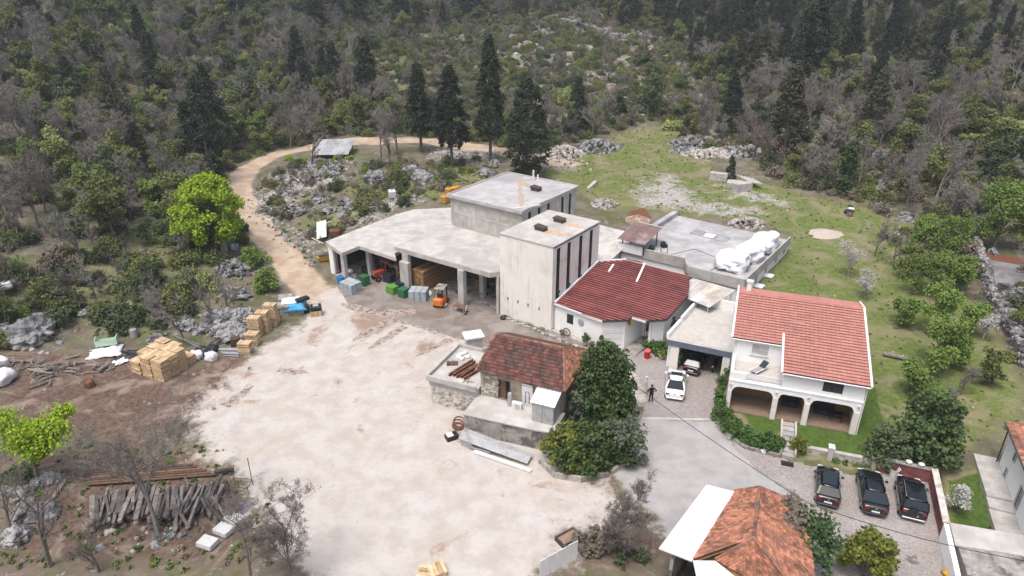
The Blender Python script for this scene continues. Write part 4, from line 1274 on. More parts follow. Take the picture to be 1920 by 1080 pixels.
MB().box(-9.58, -9.02, 9.27, 9.83, hz(8.55), hz(8.65)).build('cap', M['white_roof'], ch)
an = MB().tube([(-5.4, 4.6, hz(RZ(4.6))), (-5.4, 4.6, hz(RZ(4.6)) + 1.1)], .018, 5).tube([(-5.8, 4.6, hz(RZ(4.6)) + 1.0), (-4.7, 4.6, hz(RZ(4.6)) + 1.0)], .014, 5)
for k in range(6): an.tube([(-5.7 + k * .18, 4.38, hz(RZ(4.6)) + 1.0), (-5.7 + k * .18, 4.82, hz(RZ(4.6)) + 1.0)], .008, 4)
an.build('antenna', M['steel'], hou)
# porch furniture: dark sofa set, hanging plant
for k, (x, y, w, lab) in enumerate(((-3.1, 1.6, 1.6, 'dark wicker sofa in the porch under the right arch'), (-5.5, 1.9, 1.3, 'dark bench in the porch under the middle arch'))):
    t = thing('porch_sofa', lab, 'sofa', HOU.w(x, y, g0 + .12), HOU.a)
    MB().bbox(0, w, 0, .7, .0, .38, .04).build('seat', M['plastic_navy'], t)
    MB().bbox(0, w, .55, .75, .38, .8, .04).build('backrest', M['plastic_navy'], t)
    for s_ in (0, w - .14): MB().bbox(s_, s_ + .14, 0, .55, .38, .58, .03).build('armrest', M['plastic_navy'], t)
t = thing('porch_table', 'black covered table beside the wicker sofa in the porch', 'table', HOU.w(-1.9, .9, g0 + .12), HOU.a)
MB().bbox(0, .9, 0, .6, .62, .68, .02).build('top', M['plastic_black'], t)
for x in (.06, .84):
    for y in (.06, .54): MB().box(x - .03, x + .03, y - .03, y + .03, 0, .62).build('leg', M['plastic_black'], t)
# sun lounger on the balcony
t = thing('sun_lounger', 'blue and white striped sun lounger on the balcony', 'sun lounger', HOU.w(-8.0, .75, g0 + 3.14), HOU.a + .95)
MB().box(0, 1.2, 0, .55, .28, .31).build('seat', M['plastic_navy'], t)
MB().obox((1.45, .275, .5), (.28, 0, .2), (0, .275, 0), (-.02, 0, .03)).build('backrest', M['plastic_navy'], t)
for y in (.02, .14, .26, .38, .5): MB().box(0, 1.2, y, y + .05, .311, .322).build('stripe', M['white_roof'], t)
for x in (.1, 1.1):
    for y in (.04, .5): MB().box(x - .02, x + .02, y - .02, y + .02, 0, .28).build('leg', M['white_roof'], t)
MB().tube([(0, 0, .3), (1.2, 0, .3), (1.75, 0, .72)], .025, 6).tube([(0, .55, .3), (1.2, .55, .3), (1.75, .55, .72)], .025, 6).build('frame', M['white_roof'], t)

# garden steps, flank walls, front garden wall and gate post
stp = thing('garden_steps', 'grey stone garden steps leading down from the porch', 'steps', HOU.w(-4.95, -.25, 0), HOU.a)
nst = 7
for k in range(nst):
    MB().bbox(-.42, .42, -(k + 1) * .52 + .02, -k * .52, -.1, .9 - (k + 1) * .9 / (nst + 1) + .2, .015, sh=random.random()).build('step', M['step'], stp)
for x in (-.6, .44):
    MB().hexa([(x, -3.4, -.1), (x + .16, -3.4, -.1), (x + .16, 0, -.1), (x, 0, -.1), (x, -3.4, .5), (x + .16, -3.4, .5), (x + .16, 0, 1.15), (x, 0, 1.15)], 0, .5).build('flank_wall', M['conc_roof'], stp)
MB().box(-.45, .45, -4.5, -3.9, -.05, .02).build('door_mat', M['plastic_black'], stp)
gw = thing('garden_wall', 'low stone garden wall with square post below the lawn', 'garden wall', (0, 0, 0))
a, b = G(1510, 855), G(1640, 880)
dv = (b - a).normalized(); nv = Vector((-dv.y, dv.x, 0))
MB().beam(a + Vector((0, 0, .42)), b + Vector((0, 0, .42)), .3, .84).build('wall', M['stone_wall'], gw)
MB().beam(a + Vector((0, 0, .87)), b + Vector((0, 0, .87)), .36, .08).build('coping', M['conc_roof'], gw)
c = G(1553, 866)
MB().obox(c + Vector((0, 0, .7)), dv * .17, nv * .24, (0, 0, .7)).build('post', M['conc_roof'], gw)
MB().obox(c + Vector((0, 0, 1.44)), dv * .22, nv * .28, (0, 0, .04)).build('post_cap', M['white_roof'], gw)
a2 = HOU.w(-8.3, -1.1); 
rw = thing('retaining_kerb', 'low grey kerb wall along the foot of the hedge', 'kerb wall', (0, 0, 0))
pts = [G(1352, 780), G(1362, 815), G(1395, 840), G(1440, 852), G(1462, 856)]
for p, q in zip(pts[:-1], pts[1:]): MB().beam(p + Vector((0, 0, .12)), q + Vector((0, 0, .12)), .22, .3).build('kerb_stone', M['conc_dark'], rw)

# ------------------------------------------------------------------ garage with roof terrace
gar = thing('garage', 'garage with pale roof terrace and blue-grey fascia beside the house', 'garage', (14.3, 55.1, 0))
ga = lambda x, y: (x - 14.3, y - 55.1)
GP = [(14.35, 55.15), (19.75, 52.65), (20.6, 55.2), (22.2, 60.9), (19.0, 62.6)]
MB().prism([ga(*p) for p in GP], 2.75, 3.1).build('roof_slab', M['conc_roof'], gar)
MB().prism([ga(*p) for p in ((14.6, 55.3), (19.6, 53.0), (22.0, 60.6), (19.1, 62.2))], 3.1, 3.13).build('terrace_floor', M['terrace_floor'], gar)
f0, f1 = Vector((*ga(14.3, 55.1), 2.85)), Vector((*ga(19.8, 52.58), 2.85)); fd = (f1 - f0).normalized(); fn = Vector((fd.y, -fd.x, 0))
MB().beam(f0 + fn * .06, f1 + fn * .06, .12, .56).build('fascia', M['fascia'], gar)
MB().beam(f0 + fn * .05 + Vector((0, 0, .31)), f1 + fn * .05 + Vector((0, 0, .31)), .16, .05).build('coping', M['conc_roof'], gar)
l0, l1 = Vector((*ga(14.42, 55.4), 3.3)), Vector((*ga(19.0, 62.6), 3.3))
MB().beam(l0, l0.lerp(l1, .38), .25, .5).build('parapet', M['white'], gar)
MB().beam(l0.lerp(l1, .42) + Vector((0, 0, .06)), l1 + Vector((0, 0, .06)), .22, .6).build('parapet', M['white'], gar)
b0, b1 = Vector((*ga(19.1, 62.4), 3.55)), Vector((*ga(22.2, 60.8), 3.55))
MB().beam(b0, b1, .2, 1.0).build('parapet', M['white'], gar)
mb = MB()
mb.beam(Vector((*ga(14.7, 55.45), 1.35)), Vector((*ga(19.0, 62.2), 1.35)), .25, 2.7)
mb.build('side_wall', M['white'], gar)
MB().beam(Vector((*ga(18.8, 61.9), 1.35)), Vector((*ga(22.1, 60.2), 1.35)), .25, 2.7).build('back_wall', M['vent_and_shade'], gar)  # dark colour stands in for the shade inside the garage
MB().beam(Vector((*ga(19.55, 53.2), 1.35)), Vector((*ga(22.0, 60.2), 1.35)), .25, 2.7).build('side_wall', M['vent_and_shade'], gar)  # garage shade painted into this wall's colour too
p = Vector((*ga(15.15, 55.0), 0)); MB().obox(p + Vector((0, 0, 1.35)), fd * .38, fn * .3, (0, 0, 1.38)).build('gate_pier', M['tower'], gar)
p = Vector((*ga(19.35, 53.05), 0)); MB().obox(p + Vector((0, 0, 1.35)), fd * .32, fn * .3, (0, 0, 1.38)).build('gate_pier', M['tower'], gar)

# ------------------------------------------------------------------ old stone house with terrace, outbuilding and tin shed
old = thing('old_stone_house', 'old stone house with weathered dark red tiled roof in the yard', 'stone house', OLD.w(0, 0, 0), OLD.a)
# terrace / cellar
MB().prism([(0, 0), (6.2, .35), (7.4, .6), (7.4, 3.3), (0, 3.0)], 0, 1.72).build('cellar_wall', M['conc_dark'], old)
MB().prism([(-.08, -.08), (6.25, .28), (7.45, .5), (7.45, 3.3), (-.08, 3.0)], 1.72, 1.84).build('terrace_slab', M['conc_roof'], old)
X0, X1, Y0, Y1 = .1, 7.2, 3.0, 8.9
mb = MB()
wall_holes(mb, (X0, Y0), (1, 0), X1 - X0, 4.25, .4, [(1.55, 2.65, 1.84, 3.75), (3.75, 4.65, 1.84, 3.95)], z0=0)
mb.build('front_wall', M['render_old'], old)
mb = MB()
for (x0, x1, y0, y1) in ((X0, X0 + .4, Y0 + .4, Y1), (X1 - .4, X1, Y0 + .4, Y1), (X0 + .4, X1 - .4, Y1 - .4, Y1)): mb.box(x0, x1, y0, y1, 0, 4.25, sh=.5)
mb.build('wall', M['render_old'], old)
# exposed stones on the left of the front wall
mb = MB(); rr = random.Random(5)
for iz in range(9):
    x = X0 + rr.uniform(0, .1)
    while x < X0 + 1.4:
        w_ = rr.uniform(.2, .42)
        if rr.random() < .8:
            mb.bbox(x, x + w_, Y0 - rr.uniform(.03, .07), Y0 + .05, 1.9 + iz * .24, 1.9 + iz * .24 + rr.uniform(.15, .22), .02)
        x += w_ + .04
mb.build('wall_stones', M['stone_wall'], old, kind='stuff')
# doorway with brown leaf ajar, white panel door
MB().box(X0 + 1.55, X0 + 2.65, Y0 + .35, Y0 + .39, 1.84, 3.75).build('doorway_back', M['dark'], old)
for k in range(5): MB().box(X0 + 1.58 + k * .14, X0 + 1.70 + k * .14, Y0 + .2, Y0 + .24, 1.86, 3.7).build('plank', M['wood_brown'], old)
dr = MB().obox((4.35, Y0 - .14, 2.95), (.47, 0, 0), (0, .03, .02), (0, -.1, 1.08)).build('door', M['plastic_white'], old)
q = MB()
for k in range(5):
    a_ = math.pi * k / 4
    q.obox((4.35 + .16 * math.cos(a_), Y0 - .2, 3.15 + .2 * math.sin(a_)), (.03, 0, 0), (0, .01, 0), (0, 0, .07))
for x in (-.16, .16):
    for z in (2.35, 2.65, 2.9): q.obox((4.35 + x, Y0 - .17 + (2.95 - z) * -.0, z), (.025, 0, 0), (0, .03, 0), (0, 0, .1))
q.build('door_inlay', M['frame_dark'], dr, kind='stuff')
MB().box(3.86, 4.86, Y0 - .26, Y0 - .2, 3.86, 4.0).build('door_head', M['frame_dark'], dr)
# roof: hipped right end
EZ, RZo = 4.28, 6.05
eL, eR = -.15, 7.55
yE, yR, yB = 2.65, 6.1, 9.5
rL, rR = .15, 6.15
deck = MB()
A = [(eL, yE, EZ), (eR, yE, EZ), (eR, yB, EZ), (eL, yB, EZ)]; R0, R1 = (rL, yR, RZo), (rR, yR, RZo)
deck.add([*A, R0, R1], [(0, 1, 5, 4), (1, 2, 5), (2, 3, 4, 5), (3, 0, 4), (3, 2, 1, 0)], 0, .5)
deck.build('roof_deck', M['wood_dark'], old)
mb = MB()
s_ = Vector((0, yR - yE, RZo - EZ)); Ls = s_.length; s_.normalize()
tile_field(mb, (eL, yE - .08, EZ + .02), (1, 0, 0), s_, eR - eL, Ls, .33, .25, .05, lr=lambda s: ((s / Ls) * (rL - eL), (eR - eL) - (s / Ls) * (eR - rR)), jit=.02)
s2 = Vector((0, yR - yB, RZo - EZ)); L2 = s2.length; s2.normalize()
tile_field(mb, (eL, yB + .08, EZ + .02), (1, 0, 0), s2, eR - eL, L2, .33, .25, .05, lr=lambda s: ((s / L2) * (rL - eL), (eR - eL) - (s / L2) * (eR - rR)), jit=.02)
mb.build('roof_tiles', M['old_tile'], old, kind='stuff')
mb = MB()
s3 = Vector((rR - eR, 0, RZo - EZ)); L3 = s3.length; s3.normalize()
tile_field(mb, (eR + .06, yE, EZ + .02), (0, 1, 0), s3, yB - yE, L3, .33, .25, .05, lr=lambda s: ((s / L3) * (yR - yE), (yB - yE) - (s / L3) * (yB - yR)), jit=.02)
mb.build('hip_tiles', M['orange_tile'], old, kind='stuff')
mb = MB()
tile_field(mb, (eL - .05, yE, EZ + .02), (0, 1, 0), Vector((rL - eL, 0, RZo - EZ)).normalized(), yB - yE, math.hypot(rL - eL, RZo - EZ), .33, .25, .05,
           lr=lambda s: ((s / 1.8) * (yR - yE), (yB - yE) - (s / 1.8) * (yB - yR)), jit=.02)
mb.build('gable_tiles', M['orange_tile'], old, kind='stuff')
mb = MB()
ridge_line(mb, R0, R1, .12, .36); ridge_line(mb, A[1], R1, .11, .36); ridge_line(mb, A[2], R1, .11, .36); ridge_line(mb, A[0], R0, .11, .36); ridge_line(mb, A[3], R0, .11, .36)
mb.build('ridge_tiles', M['mortar_tile'], old, kind='stuff')
# lower orange lean-to behind, on the left
mb = MB(); tile_field(mb, (-1.6, 9.4, 3.5), (1, 0, 0), Vector((0, -1.8, .7)).normalized(), 1.6, 1.9, .33, .25, .05, jit=.02); mb.build('lean_to_tiles', M['orange_tile'], old, kind='stuff')
MB().box(-1.6, 0, 7.6, 9.3, 0, 3.45).build('lean_to_wall', M['render_old'], old)
# tin shed on the terrace
shd = thing('tin_shed', 'pale grey tin shed with ribbed roof beside the white door', 'shed', OLD.w(5.35, 1.3, 1.84), OLD.a)
MB().box(.0, .03, 0, 1.6, 0, 1.75).box(.03, 1.77, 0, .03, 0, 1.75).box(1.77, 1.8, 0, 1.6, 0, 1.75).build('wall', M['galv'], shd)
MB().box(.85, .88, -.015, -.003, 0, 1.75).build('seam', M['frame_dark'], shd)
corrugated('roof', M['white_roof'], [(-.12, -.12, 1.78), (1.92, -.12, 1.78), (1.92, 1.66, 2.35), (-.12, 1.66, 2.35)], shd, gap=.35, rib=.04)
# gas bottle and air conditioner on the terrace
t = thing('gas_cylinder', 'grey upright gas cylinder by the dark doorway', 'gas cylinder', OLD.w(2.95, 2.55, 1.84))
MB().lathe([(.2, 0), (.21, .05), (.21, 1.05), (.16, 1.2), (.06, 1.26)], 14).build('body', M['grey_metal'], t, smooth=False)
MB().lathe([(.05, 1.26), (.05, 1.36), (.08, 1.36), (.08, 1.4)], 8).build('valve', M['frame_dark'], t)
t = thing('air_conditioner', 'white air conditioner outdoor unit on the terrace', 'air conditioner', OLD.w(3.25, 2.15, 1.84), OLD.a)
MB().bbox(0, .85, 0, .35, .04, .62, .02).build('casing', M['plastic_white'], t)
q = MB(); disc(q, (.5, -.002, .33), (0, -1, 0), .23, .02); q.build('fan_grille', M['grey_metal'], t)
MB().box(.05, .15, .05, .3, 0, .04).box(.7, .8, .05, .3, 0, .04).build('foot', M['frame_dark'], t)
# flat-roofed outbuilding with parapet, junk on top
ob = thing('outbuilding', 'low concrete outbuilding with parapet roof left of the stone house', 'outbuilding', OLD.w(-4.75, 2.3, 0), OLD.a)
OW, OD = 4.75, 6.0
MB().prism([(.25, .3), (OW, .3), (OW, OD - .3), (.25, OD - .3)], 0, 1.9).build('wall', M['stone_wall'], ob)
MB().prism([(.18, .22), (OW, .22), (OW, OD - .2), (.18, OD - .2)], 1.9, 2.4).build('upper_wall', M['conc'], ob)
MB().prism([(0, 0), (OW, 0), (OW, OD), (0, OD)], 2.4, 2.55).build('roof_slab', M['conc_roof'], ob)
for (x0, x1, y0, y1) in ((0, OW - .01, 0, .18), (0, .18, .18, OD), (.18, OW * .55, OD - .18, OD)):
    MB().box(x0, x1, y0, y1, 2.55, 2.9).build('parapet', M['conc'], ob)
mb = MB(); rr = random.Random(3)
for k in range(60):
    x = .3 + rr.random() * 4.2; z = .05 + rr.random() * 1.5
    s = rr.uniform(.12, .26)
    mb.bbox(x, x + s * 1.3, .24 - rr.uniform(0, .03), .4, z, z + s * .8, .03)
mb.build('wall_stones', M['stone_wall'], ob, kind='stuff')
lab = ['rusty steel beam lying across the parapet roof, nearest the yard', 'rusty steel beam on the parapet roof, second from the yard', 'rusty steel beam on the parapet roof, third from the yard', 'rusty steel beam on the parapet roof, fourth from the yard', 'rusty steel beam on the parapet roof beside the tiled eave']
for k in range(5):
    a_ = OLD.w(-3.1 + k * .36, 3.4 + .1 * (k % 2), 2.6 + .04 * (k % 2)); b_ = OLD.w(-2.3 + k * .36, 6.4 - .3 * (k % 3), 2.64 + .07 * (k % 2))
    d_ = (b_ - a_).normalized(); x_ = d_.cross(Vector((0, 0, 1))).normalized()
    q = MB().beam(a_ + Vector((0, 0, .02)), b_ + Vector((0, 0, .02)), .18, .025).beam(a_ + Vector((0, 0, .11)), b_ + Vector((0, 0, .11)), .03, .155).beam(a_ + Vector((0, 0, .2)), b_ + Vector((0, 0, .2)), .18, .025)
    tag(q.build('steel_beam', M['rust']), lab[k], 'steel beam', 'rusty beams on the outbuilding roof')
rr = random.Random(8)
for k in range(7):
    p = OLD.w(-3.9 + rr.random() * 1.3, 6.2 + rr.random() * 1.3, 2.55)
    tag(lumpy('white_sack', M['plastic_white'], (.22 + .1 * rr.random(), .2, .13), k + 20, 2, .25, loc=p, rz=rr.random() * 6), 'small white sack among those on the parapet roof corner', 'sack', 'white sacks on the outbuilding roof')
tag(MB().box(0, 1.0, 0, .7, 0, .05).box(.1, .2, .1, .6, .05, .2).box(.5, .6, .1, .6, .05, .2).build('scrap_board', M['wood_brown'], loc=OLD.w(-4.1, 4.8, 2.56), rz=OLD.a + .5), 'brown scrap boards piled on the parapet roof', 'boards')
tag(MB().tube([(0, 0, 0), (.2, .9, .25), (.1, 1.3, .5)], .02, 5).tube([(.5, 0, 0), (.3, .7, .35)], .02, 5).tube([(0, .3, .02), (.9, .5, .05)], .02, 5).build('bent_rods', M['rust'], loc=OLD.w(-1.6, 2.9, 2.56), rz=OLD.a), 'thin bent rusty rods on the parapet roof near the stone corner', 'rods')
t = thing('water_tank', 'white lidded tank standing behind the parapet roof', 'tank', G(888, 648, 1.2) - Vector((0, 0, 1.2)), .3)
MB().bbox(-.75, .75, -.6, .6, 0, 2.3, .05).build('body', M['conc_roof'], t)
MB().bbox(-.95, .95, -.75, .75, 2.3, 2.48, .05).build('lid', M['white_roof'], t)

# ------------------------------------------------------------------ nearest house, bottom of the picture: hipped orange roof, white lean-to roof
bt = thing('tiled_house', 'nearest house with hipped orange tiled roof and white lean-to roof', 'house', (13, 30, 0))
bl = lambda x, y, z=0.: Vector((x - 13, y - 30, z))
z1, z2 = 3.75, 5.1
cA, cB = Vector((10.25, 28.55, z1)), Vector((14.3, 34.1, z1))          # left eave, front to back
rF, rB = Vector((13.55, 28.8, z2)), Vector((15.25, 32.9, z2))            # ridge
cR, cRF = Vector((18.3, 32.7, z1)), Vector((15.8, 24.6, z1))
cF = Vector((11.5, 28.5, z1)); cF2 = Vector((12.4, 24.9, z1))
off = Vector((-13, -30, 0))
quads = [[cA, cB, rB, rF], [cR, cRF, rF, rB], [cB, cR, rB]]
deck = MB()
for qd in quads:
    deck.add([p + off - Vector((0, 0, .3)) for p in qd], [tuple(range(len(qd)))], 0, .5)
front = [cF, Vector((12.9, 26.6, z1)), Vector((15.8, 24.6, z1)), rF]
deck.add([p + off - Vector((0, 0, .3)) for p in front], [(0, 1, 2, 3)], 0, .5)
deck.build('roof_deck', M['wood_dark'], bt)
def quad_tiles(mb, e0, e1, t0, t1, pitch=.24, tw=.2, jit=.025, curved=True):
    """tiles over a general roof quad: eave e0->e1, top t0->t1"""
    e0, e1, t0, t1 = [p + off for p in (e0, e1, t0, t1)]
    n_ = max(2, int(((t0 - e0).length + (t1 - e1).length) / 2 / pitch))
    nr = (e1 - e0).cross(t0 - e0 if (t0 - e0).length > .1 else t1 - e0).normalized()
    if nr.z < 0: nr = -nr
    for k in range(n_):
        a0, a1 = e0.lerp(t0, k / n_), e1.lerp(t1, k / n_)
        b0, b1 = e0.lerp(t0, min(1, (k + 1.15) / n_)), e1.lerp(t1, min(1, (k + 1.15) / n_))
        L_ = (a1 - a0).length
        m_ = max(1, int(L_ / tw))
        for i in range(m_):
            f0, f1 = i / m_, (i + 1) / m_
            p0_, p1_, q0_, q1_ = a0.lerp(a1, f0 + .02 / m_), a0.lerp(a1, f1 - .02 / m_), b0.lerp(b1, f0), b0.lerp(b1, f1)
            h = nr * (.035 + random.uniform(0, jit)); jj_ = (q0_ - p0_).normalized() * random.uniform(-jit, jit) if (q0_ - p0_).length > .01 else Vector((0, 0, 0))
            pm, qm = (p0_ + p1_) / 2 + nr * .045, (q0_ + q1_) / 2 + nr * .03
            mb.add([p0_ + h * .3 + jj_, pm + h + jj_, p1_ + h * .3 + jj_, q0_, qm, q1_, p0_ - nr * .01, p1_ - nr * .01], [(0, 1, 4, 3), (1, 2, 5, 4), (6, 7, 2, 1, 0)], 0, random.random())
    return mb
mb = MB()
quad_tiles(mb, cA, cB, rF, rB); quad_tiles(mb, cR, cRF, rB, rF); quad_tiles(mb, cB, cR, rB, rB)
quad_tiles(mb, cF, Vector((15.8, 24.6, z1)), rF, rF, .3, .2)
mb.build('roof_tiles', M['orange_tile'], bt, kind='stuff')
mb = MB()
for a_, b_ in ((rF, rB), (cB, rB), (cR, rB), (cF, rF), (cRF, rF)): ridge_line(mb, a_ + off + Vector((0, 0, .04)), b_ + off + Vector((0, 0, .04)), .1, .34)
mb.build('ridge_tiles', M['mortar_tile'], bt, kind='stuff')
# white lean-to roof and white front roof
w0, w1, w2, w3 = Vector((8.62, 29.85, 3.25)), Vector((12.82, 35.3, 3.25)), Vector((14.32, 34.15, 3.66)), Vector((10.2, 28.5, 3.66))
q = MB(); q.add([p + off for p in (w0, w3, w2, w1)] + [p + off - Vector((0, 0, .1)) for p in (w0, w3, w2, w1)], [(0, 1, 2, 3), (7, 6, 5, 4), (0, 4, 5, 1), (1, 5, 6, 2), (2, 6, 7, 3), (3, 7, 4, 0)], 0, .5)
q.build('lean_to_roof', M['white_roof'], bt)
f_ = [Vector((10.25, 28.5, 3.7)), Vector((11.5, 28.48, 3.7)), Vector((13.2, 26.3, 3.55)), Vector((13.2, 24.0, 3.4)), Vector((10.0, 24.0, 3.4))]
q = MB(); q.prism([(p.x - 13, p.y - 30) for p in f_], [p.z - .1 for p in f_], [p.z for p in f_]); q.build('front_roof', M['white_roof'], bt)
MB().prism([(p.x - 13, p.y - 30) for p in (Vector((10.6, 28.3)), Vector((14.2, 33.6)), Vector((17.9, 32.4)), Vector((15.5, 25)), Vector((10.6, 24.2)))], 0, 3.3).build('wall', M['render_old'], bt)
MB().beam(bl(9.4, 29.6, 1.3), bl(12.9, 34.4, 1.3), .2, 2.6).build('lean_to_wall', M['conc_dark'], bt)
MB().prism([(p[0] - 13, p[1] - 30) for p in ((8.6, 29.4), (9.4, 28.9), (9.4, 25), (7.6, 26.5))], 0, 1.4).build('side_ramp', M['conc'], bt)
# lamp at the roof corner
t = thing('wall_lamp', 'small grey lamp at the corner of the orange roof', 'lamp', (18.3, 32.9, 0))
MB().tube([(0, 0, 0), (0, 0, 3.9)], .04, 6).build('pole', M['grey_metal'], t)
MB().obox((.05, .1, 3.98), (.18, 0, 0), (0, .14, -.05), (0, .03, .06)).build('lamp_head', M['grey_metal'], t)

# ------------------------------------------------------------------ neighbour's house at the right edge
nb = thing('neighbour_house', 'white neighbour house with orange tiled roof at the right edge', 'house', (36, 40.6, 0), math.radians(-112.3) + math.pi / 2)
# local x: towards the right, local y: along the visible wall, away from the camera is +y
MB().box(.25, 6, -12, 0, 0, 4.1).build('wall', M['white'], nb)
for (y, z, w_, h_) in ((-2.2, 2.9, .55, .6), (-5.0, 1.6, .8, 1.6), (-1.7, 1.2, .5, .7), (-6.9, 2.8, .6, .7)):
    wi = MB().box(.19, .24, y - w_ / 2, y + w_ / 2, z - h_ / 2, z + h_ / 2).build('window', M['galv'], nb)
    MB().box(.16, .188, y - .03, y + .03, z - h_ / 2, z + h_ / 2).build('frame', M['frame_dark'], wi)
sr = Vector((3.2, 0, 1.0)); Lr = sr.length; sr.normalize()
MB().add([(-.1, -12, 4.12), (-.1, .25, 4.12), (3.2, .25, 5.12), (3.2, -12, 5.12), (6.4, -12, 4.1), (6.4, .25, 4.1)], [(3, 2, 1, 0), (4, 5, 2, 3), (0, 1, 5, 4), (1, 2, 5), (0, 4, 3)], 0, .5).build('roof_deck', M['wood_dark'], nb)
mb = MB()
tile_field(mb, (-.15, -12, 4.14), (0, 1, 0), sr, 12.3, Lr, .36, .26, .05)
tile_field(mb, (6.5, -12, 4.14), (0, 1, 0), Vector((-3.3, 0, 1.0)).normalized(), 12.3, math.hypot(3.3, 1), .36, .26, .05)
mb.build('roof_tiles', M['orange_tile'], nb, kind='stuff')
MB().tube([(-.2, .3, 4.08), (-.2, -12, 4.08)], .05, 6).build('gutter', M['frame_dark'], nb)
MB().tube([(.1, .12, 4.05), (.1, .12, 0)], .05, 6).build('downpipe', M['frame_dark'], nb)
pth = MB()
for (y0, y1, z) in ((.6, -4.3, .75), (-4.32, -5.4, .6), (-5.42, -9.5, .45)):
    MB().box(-1.3, .245, y1, y0, 0, z).build('terrace_step', M['conc'], nb)

# boundary wall, painted faded red, with white lower length
bw = thing('boundary_wall', 'faded red painted boundary wall beside the parked cars', 'wall', (0, 0, 0))
a_, b_ = G(1748, 882, .0), G(1772, 1000, .0)
c_ = G(1640, 884)
A3 = Vector((30.6, 39.3, 0)); B3 = Vector((28.35, 33.9, 0)); C3 = Vector((26.7, 40.9, 0))
MB().beam(A3 + Vector((0, 0, .6)), B3 + Vector((0, 0, .6)), .25, 1.2).build('wall_panel', M['pink_wall'], bw)
MB().beam(A3 + Vector((.02, 0, 1.24)), B3 + Vector((.02, 0, 1.24)), .42, .1).build('coping', M['stone_pale'], bw)
MB().beam(C3 + Vector((0, 0, .55)), A3 + Vector((-.1, .05, .55)), .25, 1.1).build('wall_panel', M['pink_wall'], bw)
MB().beam(C3 + Vector((0, 0, 1.13)), A3 + Vector((-.1, .05, 1.13)), .4, .08).build('coping', M['conc_dark'], bw)
MB().beam(B3 + Vector((-.05, -.1, .65)), Vector((26.0, 28.2, .65)), .3, 1.3).build('white_wall_panel', M['white'], bw)
lb = thing('low_concrete_store', 'low concrete store with pale flat roof at the lower right', 'store', (28, 33, 0))
MB().prism([(.45, .6), (7, -1.2), (6.5, -6), (-.9, -3.4)], 0, 1.4).build('wall', M['conc_dark'], lb)
MB().prism([(.4, .7), (7.1, -1.1), (6.9, -2.9), (-.35, -1.2)], 1.4, 1.5).build('roof_slab', M['conc_roof'], lb)

# ------------------------------------------------------------------ plants: meshes
def leaf_mat(name, c, c2, rough=.6, trans=.25, rand=.18, shade=.35):
    m, nt, b = newmat(name)
    oi = nt.nodes.new('ShaderNodeObjectInfo')
    sh = attr(nt, 'shade')
    col = mixc(nt, sh, c, c2)
    col = mixc(nt, 1.0, col, mixc(nt, oi.outputs['Random'], (1 - rand,) * 3, (1 + rand,) * 3), 'MULTIPLY')
    nt.links.new(col, b.inputs['Base Color'])
    b.inputs['Roughness'].default_value = rough
    b.inputs['Specular IOR Level'].default_value = .2
    if trans:
        tr = nt.nodes.new('ShaderNodeBsdfTranslucent'); nt.links.new(col, tr.inputs['Color'])
        mx = nt.nodes.new('ShaderNodeMixShader'); mx.inputs[0].default_value = trans
        nt.links.new(b.outputs[0], mx.inputs[1]); nt.links.new(tr.outputs[0], mx.inputs[2])
        nt.links.new(mx.outputs[0], nt.nodes['Material Output'].inputs[0])
    return m
L_ = {}
L_['twig'] = leaf_mat('bare_twigs', (.18, .166, .151), (.275, .257, .235), .9, 0, .28)
L_['twig_near'] = leaf_mat('dark_brown_twigs', (.12, .105, .093), (.2, .178, .16), .9, 0, .15)
L_['twig_red'] = leaf_mat('reddish_twigs', (.21, .15, .13), (.30, .225, .195), .9, 0, .2)
L_['olive'] = leaf_mat('olive_spring_leaves', (.115, .138, .042), (.21, .235, .085), .7, .25, .28)
L_['fresh'] = leaf_mat('fresh_green_leaves', (.125, .195, .04), (.22, .31, .08), .6, .3, .15)
L_['maple'] = leaf_mat('bright_yellow_green_leaves', (.21, .33, .02), (.35, .46, .045), .6, .3, .08)
L_['lime'] = leaf_mat('pale_lime_leaves', (.25, .30, .09), (.40, .44, .18), .6, .3, .2)
L_['dark'] = leaf_mat('dark_evergreen_leaves', (.034, .062, .02), (.08, .125, .042), .55, .12, .22)
L_['conifer'] = leaf_mat('dark_conifer_needles', (.020, .030, .019), (.052, .069, .038), .75, .05, .25)
L_['conifer_b'] = leaf_mat('brownish_conifer_needles', (.045, .048, .028), (.09, .092, .052), .75, .05, .25)
L_['oak'] = leaf_mat('dull_green_evergreen_oak', (.052, .073, .034), (.11, .142, .064), .7, .12, .28)
L_['silver'] = leaf_mat('silvery_olive_leaves', (.085, .105, .065), (.16, .185, .125), .6, .15, .15)
L_['hedge'] = leaf_mat('hedge_leaves', (.045, .10, .020), (.10, .175, .045), .55, .2, .12)
L_['yellowgreen'] = leaf_mat('yellow_green_leaves', (.085, .115, .018), (.21, .22, .045), .6, .25, .12)
L_['blossom'] = leaf_mat('white_blossom', (.36, .355, .32), (.58, .57, .545), .7, .25, .08)
L_['ivy'] = leaf_mat('ivy_leaves', (.045, .09, .032), (.095, .15, .062), .5, .15, .15)
L_['brush'] = leaf_mat('dry_brown_brush', (.15, .125, .095), (.24, .205, .16), .9, .05, .3)

def rvec(r):
    while True:
        v = Vector((r.uniform(-1, 1), r.uniform(-1, 1), r.uniform(-1, 1)))
        if .05 < v.length < 1: return v.normalized()

